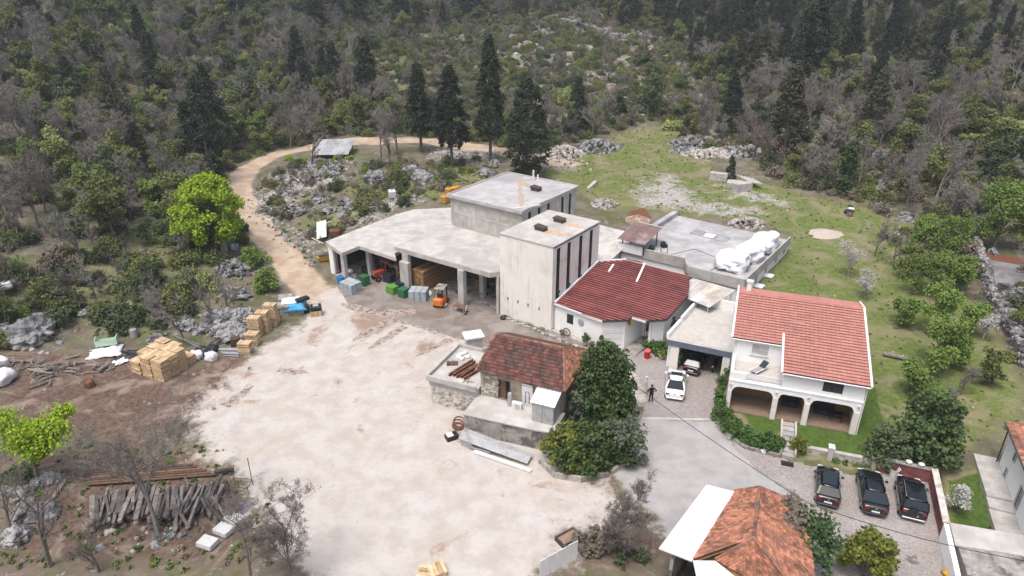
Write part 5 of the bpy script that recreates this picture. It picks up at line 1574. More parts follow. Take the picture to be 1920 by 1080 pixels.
def leaf_cards(mb, pts, size, r, mi=0, flat=.35, aspect=1.0, dirs=None):
    """one bent leaf card per point"""
    for i, p in enumerate(pts):
        n = rvec(r); n.z = abs(n.z) * (1 - flat) + flat; n.normalize()
        t = n.orthogonal().normalized()
        t.rotate(Matrix.Rotation(r.uniform(0, 6.28), 3, n))
        b = n.cross(t)
        s = size * r.uniform(.6, 1.35)
        a = t * s; c = b * s * aspect
        p = Vector(p)
        sh = r.random()
        k = n * s * .25
        mb.add([p - a * .5 - c * .35, p - c * .55 + k, p + a * .5 - c * .3, p + a * .55 + c * .3, p + c * .5 + k, p - a * .5 + c * .4], [(0, 1, 4, 5), (1, 2, 3, 4)], mi, sh)

def branching(r, height, spread, levels=4, trunk_r=.14, lean=.05, fork=(3, 5), start=.3, droop=0., up=.45, jag=.25):
    """list of (path, radii) from trunk to twigs, and the twig tips"""
    out = []; tips = []
    def grow(p, d, L, rad, lev):
        n = 4 if lev == 0 else 3
        path = [p.copy()]; rr = [rad]
        q = p.copy(); dd = d.copy()
        for i in range(n):
            dd = (dd + rvec(r) * jag * (.5 if lev == 0 else 1) + Vector((0, 0, up * .18 - droop * .1 * lev))).normalized()
            q = q + dd * (L / n)
            path.append(q.copy()); rr.append(rad * (1 - .55 * (i + 1) / n))
        out.append((path, rr, lev))
        if lev >= levels:
            tips.append(path[-1]); tips.append((path[-1] + path[-2]) / 2)
            return
        k = r.randint(*fork) + (1 if lev == 0 else 0)
        for j in range(k):
            t = start + (1 - start) * (j + r.random()) / k if lev == 0 else .25 + .75 * (j + r.random()) / k
            t = min(t, .999)
            s = t * n; i = min(int(s), n - 1); base = path[i].lerp(path[i + 1], s - i)
            ax = dd.orthogonal().normalized(); ax.rotate(Matrix.Rotation(r.uniform(0, 6.28), 3, dd))
            ang = r.uniform(.45, 1.0) * spread
            nd = (dd * math.cos(ang) + ax * math.sin(ang)).normalized()
            nd = (nd + Vector((0, 0, up * .35))).normalized()
            grow(base, nd, L * r.uniform(.5, .78) * (.8 if lev == 0 else .78), max(rr[i] * .62, .006), lev + 1)
    grow(Vector((0, 0, -.15)), Vector((r.uniform(-lean, lean), r.uniform(-lean, lean), 1)).normalized(), height * .55, trunk_r, 0)
    return out, tips

def ribbon(mb, path, w, r, mi):
    """thin twig: flat strip, bent at its points"""
    sh = r.random()
    side = rvec(r)
    for a, b in zip(path[:-1], path[1:]):
        d = (b - a)
        s = d.cross(side)
        if s.length < 1e-5: continue
        s = s.normalized() * (w * .5)
        mb.add([a - s, a + s, b + s * .7, b - s * .7], [(0, 1, 2, 3)], mi, sh)

class Plant:
    """trunk mesh data and crown mesh data of one plant variety"""
    def __init__(s): s.t = MB(); s.c = MB(); s.tm = M['bark']; s.cm = None

    def finish(s, name):
        s.name = name
        s.tme = s.t.mesh('trunk', s.tm) if s.t.f else None
        s.cme = s.c.mesh('crown', s.cm)
        return s

    def combined(s, name):
        mb = MB()
        mb.v = s.t.v + s.c.v; n = len(s.t.v)
        mb.f = s.t.f + [tuple(i + n for i in f) for f in s.c.f]
        mb.m = [0] * len(s.t.f) + [1] * len(s.c.f); mb.s = s.t.s + s.c.s
        return mb.mesh(name, [s.tm, s.cm])

def bare_plant(seed, h=8., spread=1., levels=4, tw=.035, cm='twig', fork=(3, 5), start=.28, extra=2, tm='bark', trunk=.14, up=.45, tw2=None):
    r = random.Random(seed); p = Plant(); p.tm = M[tm]; p.cm = L_[cm]
    segs, tips = branching(r, h, spread, levels, trunk, .08, fork, start, up=up)
    for path, rr, lev in segs:
        if lev <= 2: p.t.tube(path, [max(x, tw * .4) for x in rr], 5 if lev < 2 else 4, cap=False)
        else: ribbon(p.c, path, tw if lev == 3 else (tw2 or tw * .8), r, 0)
    for t in tips:
        for _ in range(extra):
            d = rvec(r); d.z = abs(d.z) * .8 + .2
            ribbon(p.c, [t, t + d * r.uniform(.15, .4) * h * .06], tw * .7, r, 0)
    return p

def leafy_plant(seed, h=7., spread=1., cm='olive', n=2600, leaf=.28, levels=3, clump=.75, fork=(3, 5), start=.25, tm='bark', trunk=.14, flat=.35, up=.45, per=None, squash=.7):
    r = random.Random(seed); p = Plant(); p.tm = M[tm]; p.cm = L_[cm]
    segs, tips = branching(r, h, spread, levels, trunk, .08, fork, start, up=up)
    for path, rr, lev in segs:
        if lev <= 2: p.t.tube(path, rr, 5 if lev < 2 else 4, cap=False)
    per = max(1, n // max(1, len(tips)))
    pts = []
    for t in tips:
        rad = clump * h * .085 * r.uniform(.6, 1.35)
        for _ in range(per):
            v = rvec(r) * rad * r.random() ** .4; v.z *= squash
            pts.append(t + v)
    leaf_cards(p.c, pts, leaf, r, flat=flat)
    return p

def volume_plant(seed, prof, cm='conifer', n=5000, leaf=.35, h=14., trunk=.2, lobes=60, lobe=.9, tm='bark', bare=.12, flat=.1, ragged=.35):
    """crown built from many foliage clumps spread through the volume of a profile (z 0..1 -> radius)"""
    r = random.Random(seed); p = Plant(); p.tm = M[tm]; p.cm = L_[cm]
    p.t.tube([(0, 0, -.3), (r.uniform(-.1, .1), 0, h * .5), (0, 0, h * .93)], [trunk, trunk * .6, trunk * .15], 6, cap=False)
    cl = []
    for i in range(lobes):
        z = bare + (1 - bare) * ((i + r.random()) / lobes)
        R = np.interp(z, [q[0] for q in prof], [q[1] for q in prof])
        a = r.uniform(0, 6.28); d = R * (1 - ragged * r.random()) * (.55 + .45 * r.random() ** .3)
        c = Vector((math.cos(a) * d, math.sin(a) * d, z * h))
        cl.append((c, lobe * r.uniform(.55, 1.25), a))
        if d > .5: p.t.tube([(0, 0, z * h - d * .25), tuple(c)], [.05, .02], 4, cap=False)
    per = n // lobes
    pts = []
    for c, rad, a in cl:
        for _ in range(per):
            v = rvec(r) * rad * r.random() ** .5
            v.z *= .8
            pts.append(c + v + Vector((0, 0, -.25 * v.x * math.cos(a) - .25 * v.y * math.sin(a))))
    leaf_cards(p.c, pts, leaf, r, flat=flat)
    return p

def shrub_plant(seed, rx, ry, h, cm, n=2500, leaf=.2, lobes=26, lobe=.55, flat=.3, base=.0):
    """shrub: clumps on and in an ellipsoid that reaches the ground"""
    r = random.Random(seed); p = Plant(); p.cm = L_[cm]
    for k in range(5):
        a = r.uniform(0, 6.28)
        p.t.tube([(0, 0, -.2), (math.cos(a) * rx * .3, math.sin(a) * ry * .3, h * .45), (math.cos(a) * rx * .6, math.sin(a) * ry * .6, h * .75)], [.06, .04, .015], 5, cap=False)
    pts = []; per = n // lobes
    for i in range(lobes):
        d = rvec(r); d.z = abs(d.z)
        k = r.uniform(.55, 1.0)
        c = Vector((d.x * rx * k, d.y * ry * k, base + (h - base) * (.12 + .8 * d.z * k)))
        rad = lobe * r.uniform(.6, 1.3)
        for _ in range(per):
            v = rvec(r) * rad * r.random() ** .45
            q = c + v
            if q.z > .02: pts.append(q)
    leaf_cards(p.c, pts, leaf, r, flat=flat)
    return p

CYP = [(0, .6), (.1, 1.9), (.25, 2.3), (.5, 1.9), (.75, 1.2), (.92, .55), (1, .1)]
FIR = [(0, 1.4), (.12, 3.2), (.35, 2.8), (.65, 1.7), (.88, .7), (1, .1)]
SLIM = [(0, .5), (.15, .95), (.5, .9), (.8, .55), (1, .05)]
VAR = {
    'bare': [bare_plant(100 + k, 7.2 + .5 * k, .95 + .06 * k, 4, .036, extra=4, fork=(3, 6), tm=('bark', 'bark_pale')[k % 2]).finish('bare_tree') for k in range(5)],
    'barered': [bare_plant(120 + k, 5.5, 1.05, 4, .05, 'twig_red').finish('bare_tree') for k in range(2)],
    'olive': [leafy_plant(140 + k, 5.6 + .5 * k, 1.05, 'olive', 3600, .19, 3, 1.25).finish('budding_tree') for k in range(4)],
    'fresh': [leafy_plant(160 + k, 5.8, 1.0, 'fresh', 3600, .19, 3, 1.2).finish('green_tree') for k in range(2)],
    'lime': [leafy_plant(170 + k, 5.2, 1.1, 'lime', 2600, .17, 3, 1.15).finish('lime_tree') for k in range(2)],
    'oak': [leafy_plant(180 + k, 5.5 + k * .6, 1.1, 'oak', 4600, .2, 3, 1.35).finish('evergreen_tree') for k in range(3)],
    'fir': [volume_plant(190 + k, FIR, ('conifer', 'conifer', 'conifer_b')[k], 7000, .22, 12., lobes=110, lobe=.8, ragged=.5).finish('conifer_tree') for k in range(3)],
    'slim': [volume_plant(200 + k, SLIM, 'conifer', 4200, .2, 13., lobes=80, lobe=.5).finish('cypress_tree') for k in range(1)],
    'blossom': [leafy_plant(210 + k, 4.6, 1.0, 'blossom', 1300, .13, 3, 1.1, tm='bark_pale').finish('blossom_tree') for k in range(2)],
}
SHRUB = {
    'brush': [shrub_plant(300 + k, 1.2, 1.1, 1.3, 'brush', 620, .17, 14, .5) for k in range(3)],
    'olive': [shrub_plant(310 + k, 1.3, 1.2, 1.5, 'olive', 900, .16, 16, .55) for k in range(2)],
    'fresh': [shrub_plant(315, 1.1, 1.0, 1.2, 'fresh', 700, .15, 14, .5)],
    'oak': [shrub_plant(320 + k, 1.5, 1.3, 1.7, 'oak', 1100, .17, 18, .6) for k in range(2)],
    'bare': [bare_plant(330 + k, 2.8, 1.3, 3, .035, fork=(4, 6), start=.05, trunk=.03, extra=2) for k in range(2)],
}

def plant(pl, loc, rz=0., s=1., name=None, label='', cat='tree', group=None, sz=None):
    t = thing(name or pl.name, label, cat, loc, rz, group)
    t.scale = (s, s, sz or s)
    for nm, me in (('trunk', pl.tme), ('crown', pl.cme)):
        if me is None: continue
        o = bpy.data.objects.new(nm, me); COL.objects.link(o); o.parent = t
    return t

# ------------------------------------------------------------------ scattering the wood
CLEAR_PX = [PP(p) for p in (
    [(430, 345), (470, 312), (560, 280), (690, 258), (880, 262), (1010, 290), (1060, 270), (1120, 255), (1220, 225), (1290, 235), (1280, 262), (1420, 300), (1430, 330), (1560, 370), (1650, 385), (1740, 420), (1800, 470), (1830, 560), (1880, 650), (1918, 720),
     (1918, 1075), (2, 1075), (2, 620), (120, 590), (280, 630), (420, 560), (455, 470), (520, 520), (470, 420)],
    [(1820, 420), (1918, 440), (1918, 720), (1840, 560)])]
SPARSE_PX = PP([(690, 110), (860, 50), (1050, 25), (1200, 60), (1300, 90), (1290, 200), (1180, 230), (1020, 250), (900, 240), (760, 230), (640, 190)])
OPEN_L = PP([(20, 520), (250, 470), (440, 470), (450, 600), (300, 640), (20, 620)])
N = 15000
tx = RNG.uniform(-235, 235, N * 2); ty = RNG.uniform(55, 390, N * 2)
tz = height(tx, ty)
c_, s_ = math.cos(CAM_P), math.sin(CAM_P)
dep = ty * c_ - (tz - CAM_H) * s_; up_ = ty * s_ + (tz - CAM_H) * c_
tpx = 960 + tx / dep * CAM_F; tpy = 540 - up_ / dep * CAM_F
clear = np.zeros(len(tx), bool)
for p in CLEAR_PX: clear |= sdf(p, tx, ty) < .6
sparse = sdf(SPARSE_PX, tx, ty) < 0
openl = sdf(OPEN_L, tx, ty) < 0
vis = (tpx > -90) & (tpx < 2010) & (tpy > -130) & (tpy < 800)
keep = ~clear & vis & (dt.min() >= 0)
keep &= ~(line_d(TRACK, tx, ty) < 3.0)
idx = np.nonzero(keep)[0]
# dart throwing on a grid so that trunks keep their distance
placed = []
cell = {}
mind_near, mind_far = 2.6, 3.5
for i in idx:
    d_ = mind_near if ty[i] < 150 else mind_far
    if sparse[i]: d_ = 7.5
    if openl[i]: d_ = 5.2
    gx, gy = int(tx[i] // 4), int(ty[i] // 4)
    ok = True
    for a in (-2, -1, 0, 1, 2):
        for b in (-2, -1, 0, 1, 2):
            for j in cell.get((gx + a, gy + b), ()):
                if (tx[i] - tx[j]) ** 2 + (ty[i] - ty[j]) ** 2 < d_ * d_: ok = False; break
            if not ok: break
        if not ok: break
    if ok:
        cell.setdefault((gx, gy), []).append(i); placed.append(i)

def kind_at(px, py, r):
    """mix of tree kinds over the hillside"""
    u = r.random()
    n1 = mnoise.noise(Vector((px * .006, py * .011, 3.1)))
    n2 = mnoise.noise(Vector((px * .008, py * .014, 9.7)))
    if py < 70 and px < 520:
        w = dict(oak=.5, olive=.2, lime=.08 if n2 > .1 else .02, bare=.18, fir=.04)
    elif px > 1230 and py < 185 and px < 1560:
        w = dict(fir=.5, slim=.02, bare=.12, oak=.2, olive=.16)
    elif px >= 1560 and py < 190:
        w = dict(fir=.16, slim=.02, bare=.36, barered=.05, oak=.2, olive=.19, lime=.02)
    elif px > 1280:
        w = dict(bare=.42, barered=.09, olive=.27, fir=.03, oak=.1, blossom=.03, lime=.05)
    elif px > 520 and py < 60:
        w = dict(fir=.28, oak=.3, bare=.3, olive=.12)
    elif px > 560:
        w = dict(bare=.47, olive=.28, oak=.13, barered=.04, lime=.03, fir=.05)
    else:
        w = dict(bare=.46, olive=.31, oak=.10, fir=.03, lime=.045, fresh=.08, barered=.02)
    if n1 > .25: w['olive'] = w.get('olive', 0) + .35
    if n1 < -.25: w['bare'] = w.get('bare', 0) + .5
    tot = sum(w.values()); u *= tot
    for k, v in w.items():
        u -= v
        if u <= 0: return k
    return 'bare'

LAB = {
    'bare': ('bare_tree', 'bare grey-brown deciduous tree', 'tree', 'bare trees'),
    'barered': ('bare_tree', 'bare tree with reddish twigs', 'tree', 'reddish bare trees'),
    'olive': ('budding_tree', 'olive green budding tree', 'tree', 'budding trees'),
    'fresh': ('green_tree', 'fresh green leafy tree', 'tree', 'fresh green trees'),
    'lime': ('lime_tree', 'pale lime green tree', 'tree', 'pale lime trees'),
    'oak': ('evergreen_tree', 'dull dark green evergreen tree', 'tree', 'evergreen trees'),
    'fir': ('conifer_tree', 'dark ragged conifer', 'tree', 'dark conifers'),
    'slim': ('cypress_tree', 'slim dark cypress', 'tree', 'slim cypresses'),
    'blossom': ('blossom_tree', 'white blossoming tree', 'tree', 'blossoming trees'),
}
def zone(px, py):
    if px < 470: return ('on the left hillside beyond the dirt track' if py > 200 else 'on the upper left hillside')
    if px < 700 and py > 60: return 'behind the bend of the dirt track'
    if px < 1250: return ('on the stony slope behind the four tall conifers' if py > 60 else 'along the top of the stony slope')
    if py < 190: return ('in the dark conifer wood at the upper right' if px < 1600 else 'in the wood at the upper right corner')
    return 'right of and behind the grass field'
rt = random.Random(77)
trees = []
for i in placed:
    k = kind_at(tpx[i], tpy[i], rt)
    s = rt.uniform(.62, 1.25) * (1 + .3 * mnoise.noise(Vector((tx[i] * .05, ty[i] * .05, 4))))
    if sparse[i]:
        if rt.random() < .5: k = 'bare'
        s *= .7
    if openl[i]: s *= .62; k = rt.choice(['bare', 'olive', 'bare', 'oak', 'barered'])
    if k in ('fir', 'slim'): s *= rt.uniform(.75, 1.15)
    trees.append((dep[i], k, tx[i], ty[i], tz[i], s, rt.uniform(0, 6.28), zone(tpx[i], tpy[i])))
trees.sort()
THING_MAX = {'bare': 290, 'olive': 200, 'oak': 140, 'fir': 150}
count = {}
far_pts = []
for d_, k, x, y, z, s, rz, zn in trees:
    vi = rt.randrange(len(VAR[k]))
    n_ = count.get(k, 0)
    if n_ < THING_MAX.get(k, 60):
        count[k] = n_ + 1
        nm, lab, cat, grp = LAB[k]
        plant(VAR[k][vi], (x, y, z - .05), rz, s, nm, lab + ' ' + zn, cat, grp + ' ' + zn, sz=s * rt.uniform(.9, 1.12))
    else:
        far_pts.append((x, y, z - .05, s, rz, k, vi))
print('trees', len(trees), count, 'far', len(far_pts))

def instancer(name, protos, pts, kind='stuff'):
    """one stuff object: prototypes on points through geometry nodes. pts: (x,y,z,s,rz,index)"""
    col = bpy.data.collections.new(name + '_kinds')
    for k, me in enumerate(protos):
        o = bpy.data.objects.new('%s_kind_%02d' % (name, k), me)
        col.objects.link(o)
    me = bpy.data.meshes.new(name)
    me.from_pydata([p[:3] for p in pts], [], [])
    a = me.attributes.new('scl', 'FLOAT', 'POINT'); a.data.foreach_set('value', [p[3] for p in pts])
    a = me.attributes.new('rot', 'FLOAT_VECTOR', 'POINT'); a.data.foreach_set('vector', [c for p in pts for c in ((0, 0, p[4]) if not isinstance(p[4], tuple) else p[4])])
    a = me.attributes.new('idx', 'INT', 'POINT'); a.data.foreach_set('value', [p[5] for p in pts])
    o = bpy.data.objects.new(name, me); COL.objects.link(o)
    ng = bpy.data.node_groups.new(name, 'GeometryNodeTree')
    ng.interface.new_socket('Geometry', in_out='INPUT', socket_type='NodeSocketGeometry')
    ng.interface.new_socket('Geometry', in_out='OUTPUT', socket_type='NodeSocketGeometry')
    gi = ng.nodes.new('NodeGroupInput'); go = ng.nodes.new('NodeGroupOutput')
    ci = ng.nodes.new('GeometryNodeCollectionInfo'); ci.inputs['Collection'].default_value = col
    ci.inputs['Separate Children'].default_value = True; ci.inputs['Reset Children'].default_value = True
    ip = ng.nodes.new('GeometryNodeInstanceOnPoints'); ip.inputs['Pick Instance'].default_value = True
    def na(nm, ty):
        n = ng.nodes.new('GeometryNodeInputNamedAttribute'); n.data_type = ty; n.inputs['Name'].default_value = nm
        return n.outputs['Attribute']
    ng.links.new(gi.outputs[0], ip.inputs['Points']); ng.links.new(ci.outputs[0], ip.inputs['Instance'])
    ng.links.new(na('idx', 'INT'), ip.inputs['Instance Index']); ng.links.new(na('scl', 'FLOAT'), ip.inputs['Scale'])
    er = ng.nodes.new('FunctionNodeEulerToRotation'); ng.links.new(na('rot', 'FLOAT_VECTOR'), er.inputs[0]); ng.links.new(er.outputs[0], ip.inputs['Rotation'])
    ng.links.new(ip.outputs[0], go.inputs[0])
    md = o.modifiers.new('scatter', 'NODES'); md.node_group = ng
    o['kind'] = kind
    return o
flatidx = {}; protos = []
for k, vs in VAR.items():
    for j, p in enumerate(vs):
        flatidx[(k, j)] = len(protos); protos.append(p.combined('tree_%s_%d' % (k, j)))
fw = instancer('distant_woodland', protos, [(x, y, z, s, rz, flatidx[(k, vi)]) for x, y, z, s, rz, k, vi in far_pts])
fw['label'] = 'distant mixed woodland covering the upper hillside'; fw['category'] = 'woodland'

# undergrowth between the trunks
ux = RNG.uniform(-200, 200, 34000); uy = RNG.uniform(52, 330, 34000)
uz = height(ux, uy)
ud_ = uy * c_ - (uz - CAM_H) * s_; upx = 960 + ux / ud_ * CAM_F; upy = 540 - (uy * s_ + (uz - CAM_H) * c_) / ud_ * CAM_F
uk = (upx > -60) & (upx < 1980) & (upy > -60) & (upy < 700) & (line_d(TRACK, ux, uy) > 2.6)
for p in CLEAR_PX: uk &= sdf(p, ux, uy) > -.3
sp = []; order = ['brush', 'olive', 'fresh', 'oak', 'bare']
sidx = {}; sprotos = []
for k in order:
    for j, p in enumerate(SHRUB[k]):
        sidx[(k, j)] = len(sprotos); sprotos.append(p.combined('shrub_%s_%d' % (k, j)))
for i in np.nonzero(uk)[0]:
    k = rt.choices(order, (.2, .3, .07, .2, .23))[0]
    sp.append((ux[i], uy[i], uz[i] - .08, rt.uniform(.5, 1.25), rt.uniform(0, 6.28), sidx[(k, rt.randrange(len(SHRUB[k])))]))
print('shrubs', len(sp))
ug = instancer('undergrowth', sprotos, sp)
ug['label'] = 'low brown and green undergrowth of the wood'; ug['category'] = 'undergrowth'

# ------------------------------------------------------------------ vehicles
def loft(mb, secs, mi=0, close=False, cap=True):
    n = len(secs[0])
    vs = [p for s in secs for p in s]
    fs = []
    for i in range(len(secs) - 1):
        for k in range(n - 1 + (1 if close else 0)):
            fs.append((i * n + k, i * n + (k + 1) % n, (i + 1) * n + (k + 1) % n, (i + 1) * n + k))
    if cap:
        fs.append(tuple(range(n - 1, -1, -1))); fs.append(tuple(range(len(vs) - n, len(vs))))
    mb.add(vs, fs, mi, .5)

def car(name, label, loc, rz, L=4.3, W=1.78, H=1.5, paint='car_black', hood=.95, belt=.92, deck=1.0, xw=(.9, .25, -1.15, -1.75), rails=False, box=False, plate=True, glassroof=False, sunroof=False):
    """nose towards +x; xw: windscreen base, roof front, roof rear, rear window base"""
    t = thing(name, label, 'car', loc, rz); t.scale = (.95, .95, .95)
    hw, hl = W / 2, L / 2
    mb = MB(); secs = []
    prof = [(-hl, .80, .34, deck - .22), (-hl + .07, .93, .24, deck - .06), (-hl + .35, .985, .2, deck), (xw[3], 1.0, .18, deck + .0), (-.4, 1.0, .17, belt), (xw[0] - .1, 1.0, .17, belt + .01), (xw[0] + .35, .985, .18, hood - .02), (hl - .4, .95, .2, hood - .12), (hl - .1, .86, .24, hood - .24), (hl, .72, .34, hood - .38)]
    for x, kw, zb, zt in prof:
        w = hw * kw
        secs.append([(x, -w * .86, zb), (x, -w * .98, zb + .16), (x, -w, (zb + zt) / 2), (x, -w * .97, zt - .08), (x, -w * .86, zt), (x, 0, zt + .02), (x, w * .86, zt), (x, w * .97, zt - .08), (x, w, (zb + zt) / 2), (x, w * .98, zb + .16), (x, w * .86, zb)])
    loft(mb, secs, 0, True)
    bd = mb.build('body', M[paint], t, smooth=True); sm_ = bd.modifiers.new('round', 'SUBSURF'); sm_.levels = sm_.render_levels = 2
    mb = MB()
    # roof and pillars
    a, b, c, d = xw
    wb, wr = hw * .90, hw * (.80 if box else .70)
    zr = H
    zb0, zb1 = belt + .0, deck + .0
    rsec = []
    for x, z in ((b, zr - .05), (b - .35, zr), ((b + c) / 2, zr + .015), (c + .3, zr - .01), (c, zr - .07)):
        rsec.append([(x, -wr - .02, z - .07), (x, -wr * .9, z - .012), (x, 0, z + .02), (x, wr * .9, z - .012), (x, wr + .02, z - .07)])
    loft(mb, rsec, 0, True)
    rf = mb.build('roof', M[paint], t, smooth=True); sm_ = rf.modifiers.new('round', 'SUBSURF'); sm_.levels = sm_.render_levels = 1
    mb = MB()
    for s in (-1, 1):
        mb.beam((a, s * wb, zb0), (b, s * wr, zr - .08), .07, .06); mb.beam((d, s * wb, zb1), (c, s * wr, zr - .1), .12, .08)
        m_ = (b + c) / 2 + .1
        mb.beam((m_, s * wb, belt), (m_ - .05, s * wr, zr - .08), .05, .09)
    mb.build('pillars', M[paint], t)
    g = M['car_glass']
    def pane(nm, p, off):
        p = [Vector(q) for q in p]
        nrm = (p[1] - p[0]).cross(p[3] - p[0]).normalized()
        if nrm.dot(Vector(off)) < 0: nrm = -nrm
        q = [v + nrm * .012 for v in p] + [v - nrm * .012 for v in p]
        return MB().hexa([q[4], q[5], q[6], q[7], q[0], q[1], q[2], q[3]], 0, .5).build(nm, g, t)
    pane('windscreen', [(a + .02, -wb * .95, zb0 + .03), (a + .02, wb * .95, zb0 + .03), (b + .02, wr * .95, zr - .06), (b + .02, -wr * .95, zr - .06)], (1, 0, 1))
    pane('rear_window', [(d - .02, -wb * .92, zb1 + .04), (d - .02, wb * .92, zb1 + .04), (c - .02, wr * .93, zr - .09), (c - .02, -wr * .93, zr - .09)], (-1, 0, 1))
    for s in (-1, 1):
        pane('side_window', [(a - .12, s * wb, zb0 + .03), (m_ + .05, s * wb, belt + .03), (m_, s * wr, zr - .1), (b - .06, s * wr, zr - .1)], (0, s, .3))
        pane('side_window', [(m_ - .06, s * wb, belt + .03), (d + .22, s * wb, zb1 + .03), (c + .1, s * wr, zr - .11), (m_ - .11, s * wr, zr - .1)], (0, s, .3))
        tl = MB().obox((-hl + .045, s * hw * .68, deck - .2), (.05, s * -.02, 0), (0, hw * .16, 0), (.02, 0, .055)).build('tail_light', M['tail'], t)
        MB().obox((hl - .12, s * hw * .66, hood - .3), (.08, s * -.04, 0), (0, hw * .18, 0), (-.02, 0, .06)).build('headlight', M['head'], t)
        MB().bbox(a - .3, a - .12, s * (hw + .09) - .1, s * (hw + .09) + .1, belt + .0, belt + .14, .03).build('mirror', M[paint], t)
        for x in (hl - .82, -hl + .8):
            w = MB(); disc(w, (x, s * (hw - .2), .32), (0, s, 0), .32, .2, 18); wh = w.build('wheel', M['tyre'], t)
            w = MB(); disc(w, (x, s * (hw + .002), .32), (0, s, 0), .2, .012, 14); w.build('rim', M['steel'], wh)
        if rails: MB().tube([(b - .15, s * wr * .93, zr - .01), (b - .3, s * wr * .93, zr + .06), (c + .3, s * wr * .93, zr + .05), (c + .15, s * wr * .93, zr - .02)], .02, 6).build('roof_rail', M['steel'], t)
    if plate: MB().box(-hl - .025, -hl + .03, -.26, .26, deck - .47, deck - .35).build('number_plate', M['plate'], t)
    MB().bbox(-hl - .04, -hl + .1, -hw * .8, hw * .8, .3, .42, .03).build('bumper', M['chrome'] if rails else M[paint], t)
    MB().obox((-hl - .005, 0, deck - .16), (.02, 0, 0), (0, .06, 0), (0, 0, .05)).build('badge', M['chrome'], t)
    if sunroof: MB().obox((b - .3, 0, zr + .022), (.3, 0, 0), (0, wr * .8, 0), (0, 0, .012)).build('sunroof', M['car_glass'], t)
    if glassroof:
        MB().obox(((b + c) / 2 + .05, 0, zr + .032), (abs(b - c) / 2 - .1, 0, 0), (0, wr * .78, 0), (0, 0, .01)).build('glass_roof', M['car_glass'], t)
    if box: 
        w = MB(); disc(w, (-hl - .02, .1, deck - .1), (-1, 0, 0), .33, .14, 16); w.build('spare_wheel_cover', M[paint], t)
    return t

def place_car(rear, front, z=.5):
    a, b = G(*rear, z), G(*front, z)
    d = b - a
    return ((a.x + b.x) / 2, (a.y + b.y) / 2, .012), math.atan2(d.y, d.x), d.length
p, a, l_ = place_car((1552, 941), (1552, 880)); car('parked_car', 'black compact hatchback, leftmost of the three parked black cars', p, a, 4.25, 1.74, 1.5, 'car_black', rails=False, glassroof=True, deck=1.02, xw=(.9, .3, -1.35, -1.9))
p, a, l_ = place_car((1641, 957), (1629, 886)); car('parked_car', 'long black sedan parked between the two other black cars', p, a, 4.8, 1.82, 1.42, 'car_black', deck=.98, belt=.9, hood=.9, xw=(1.05, .35, -1.05, -1.95))
p, a, l_ = place_car((1713, 968), (1702, 900)); car('parked_car', 'boxy black off-roader parked next to the red wall', p, a, 4.35, 1.82, 1.74, 'car_black', deck=1.08, belt=1.02, hood=1.05, xw=(.8, .4, -1.75, -2.0), box=True, rails=True)
p, a, l_ = place_car((1264.5, 744), (1269.5, 695)); car('parked_car', 'white coupe-like sedan parked on the pavers outside the garage', p, a, 4.65, 1.84, 1.43, 'car_white', deck=.96, belt=.9, hood=.9, xw=(1.15, .5, -.85, -1.75), sunroof=True)
p, a, l_ = place_car((1299, 694), (1309, 665)); car('parked_car', 'small black car parked inside the garage, rear showing', p, math.radians(62), 3.9, 1.7, 1.5, 'car_black', deck=1.02, xw=(.9, .35, -1.35, -1.8))

def motorbike(loc, rz):
    t = thing('motorbike', 'dark motorbike parked inside the garage beside the black car', 'motorbike', loc, rz)
    for x in (-.68, .68):
        w = MB(); disc(w, (x, -.06, .31), (0, 1, 0), .31, .12, 16); wh = w.build('wheel', M['tyre'], t)
        w = MB(); disc(w, (x, -.066, .31), (0, 1, 0), .18, .132, 12); w.build('rim', M['steel'], wh)
    MB().tube([(-.68, 0, .31), (-.2, 0, .5), (.35, 0, .75), (.5, 0, .85)], .05, 6).bbox(-.25, .2, -.14, .14, .3, .62, .04).build('frame', M['frame_dark'], t)
    MB().bbox(-.1, .4, -.15, .15, .72, .95, .07).build('tank', M['car_black'], t)
    MB().bbox(-.85, -.08, -.14, .14, .72, .84, .05).build('seat', M['plastic_black'], t)
    MB().tube([(.68, 0, .31), (.45, 0, 1.0)], .035, 6).build('fork', M['steel'], t)
    MB().tube([(.3, -.36, 1.02), (.45, 0, 1.02), (.3, .36, 1.02)], .02, 6).build('handlebar', M['frame_dark'], t)
    MB().bbox(.5, .62, -.1, .1, .82, 1.0, .03).build('headlight', M['head'], t)
    MB().bbox(-.95, -.86, -.08, .08, .66, .74, .02).build('tail_light', M['plate'], t)
motorbike((19.0, 54.95, .02), math.radians(62))

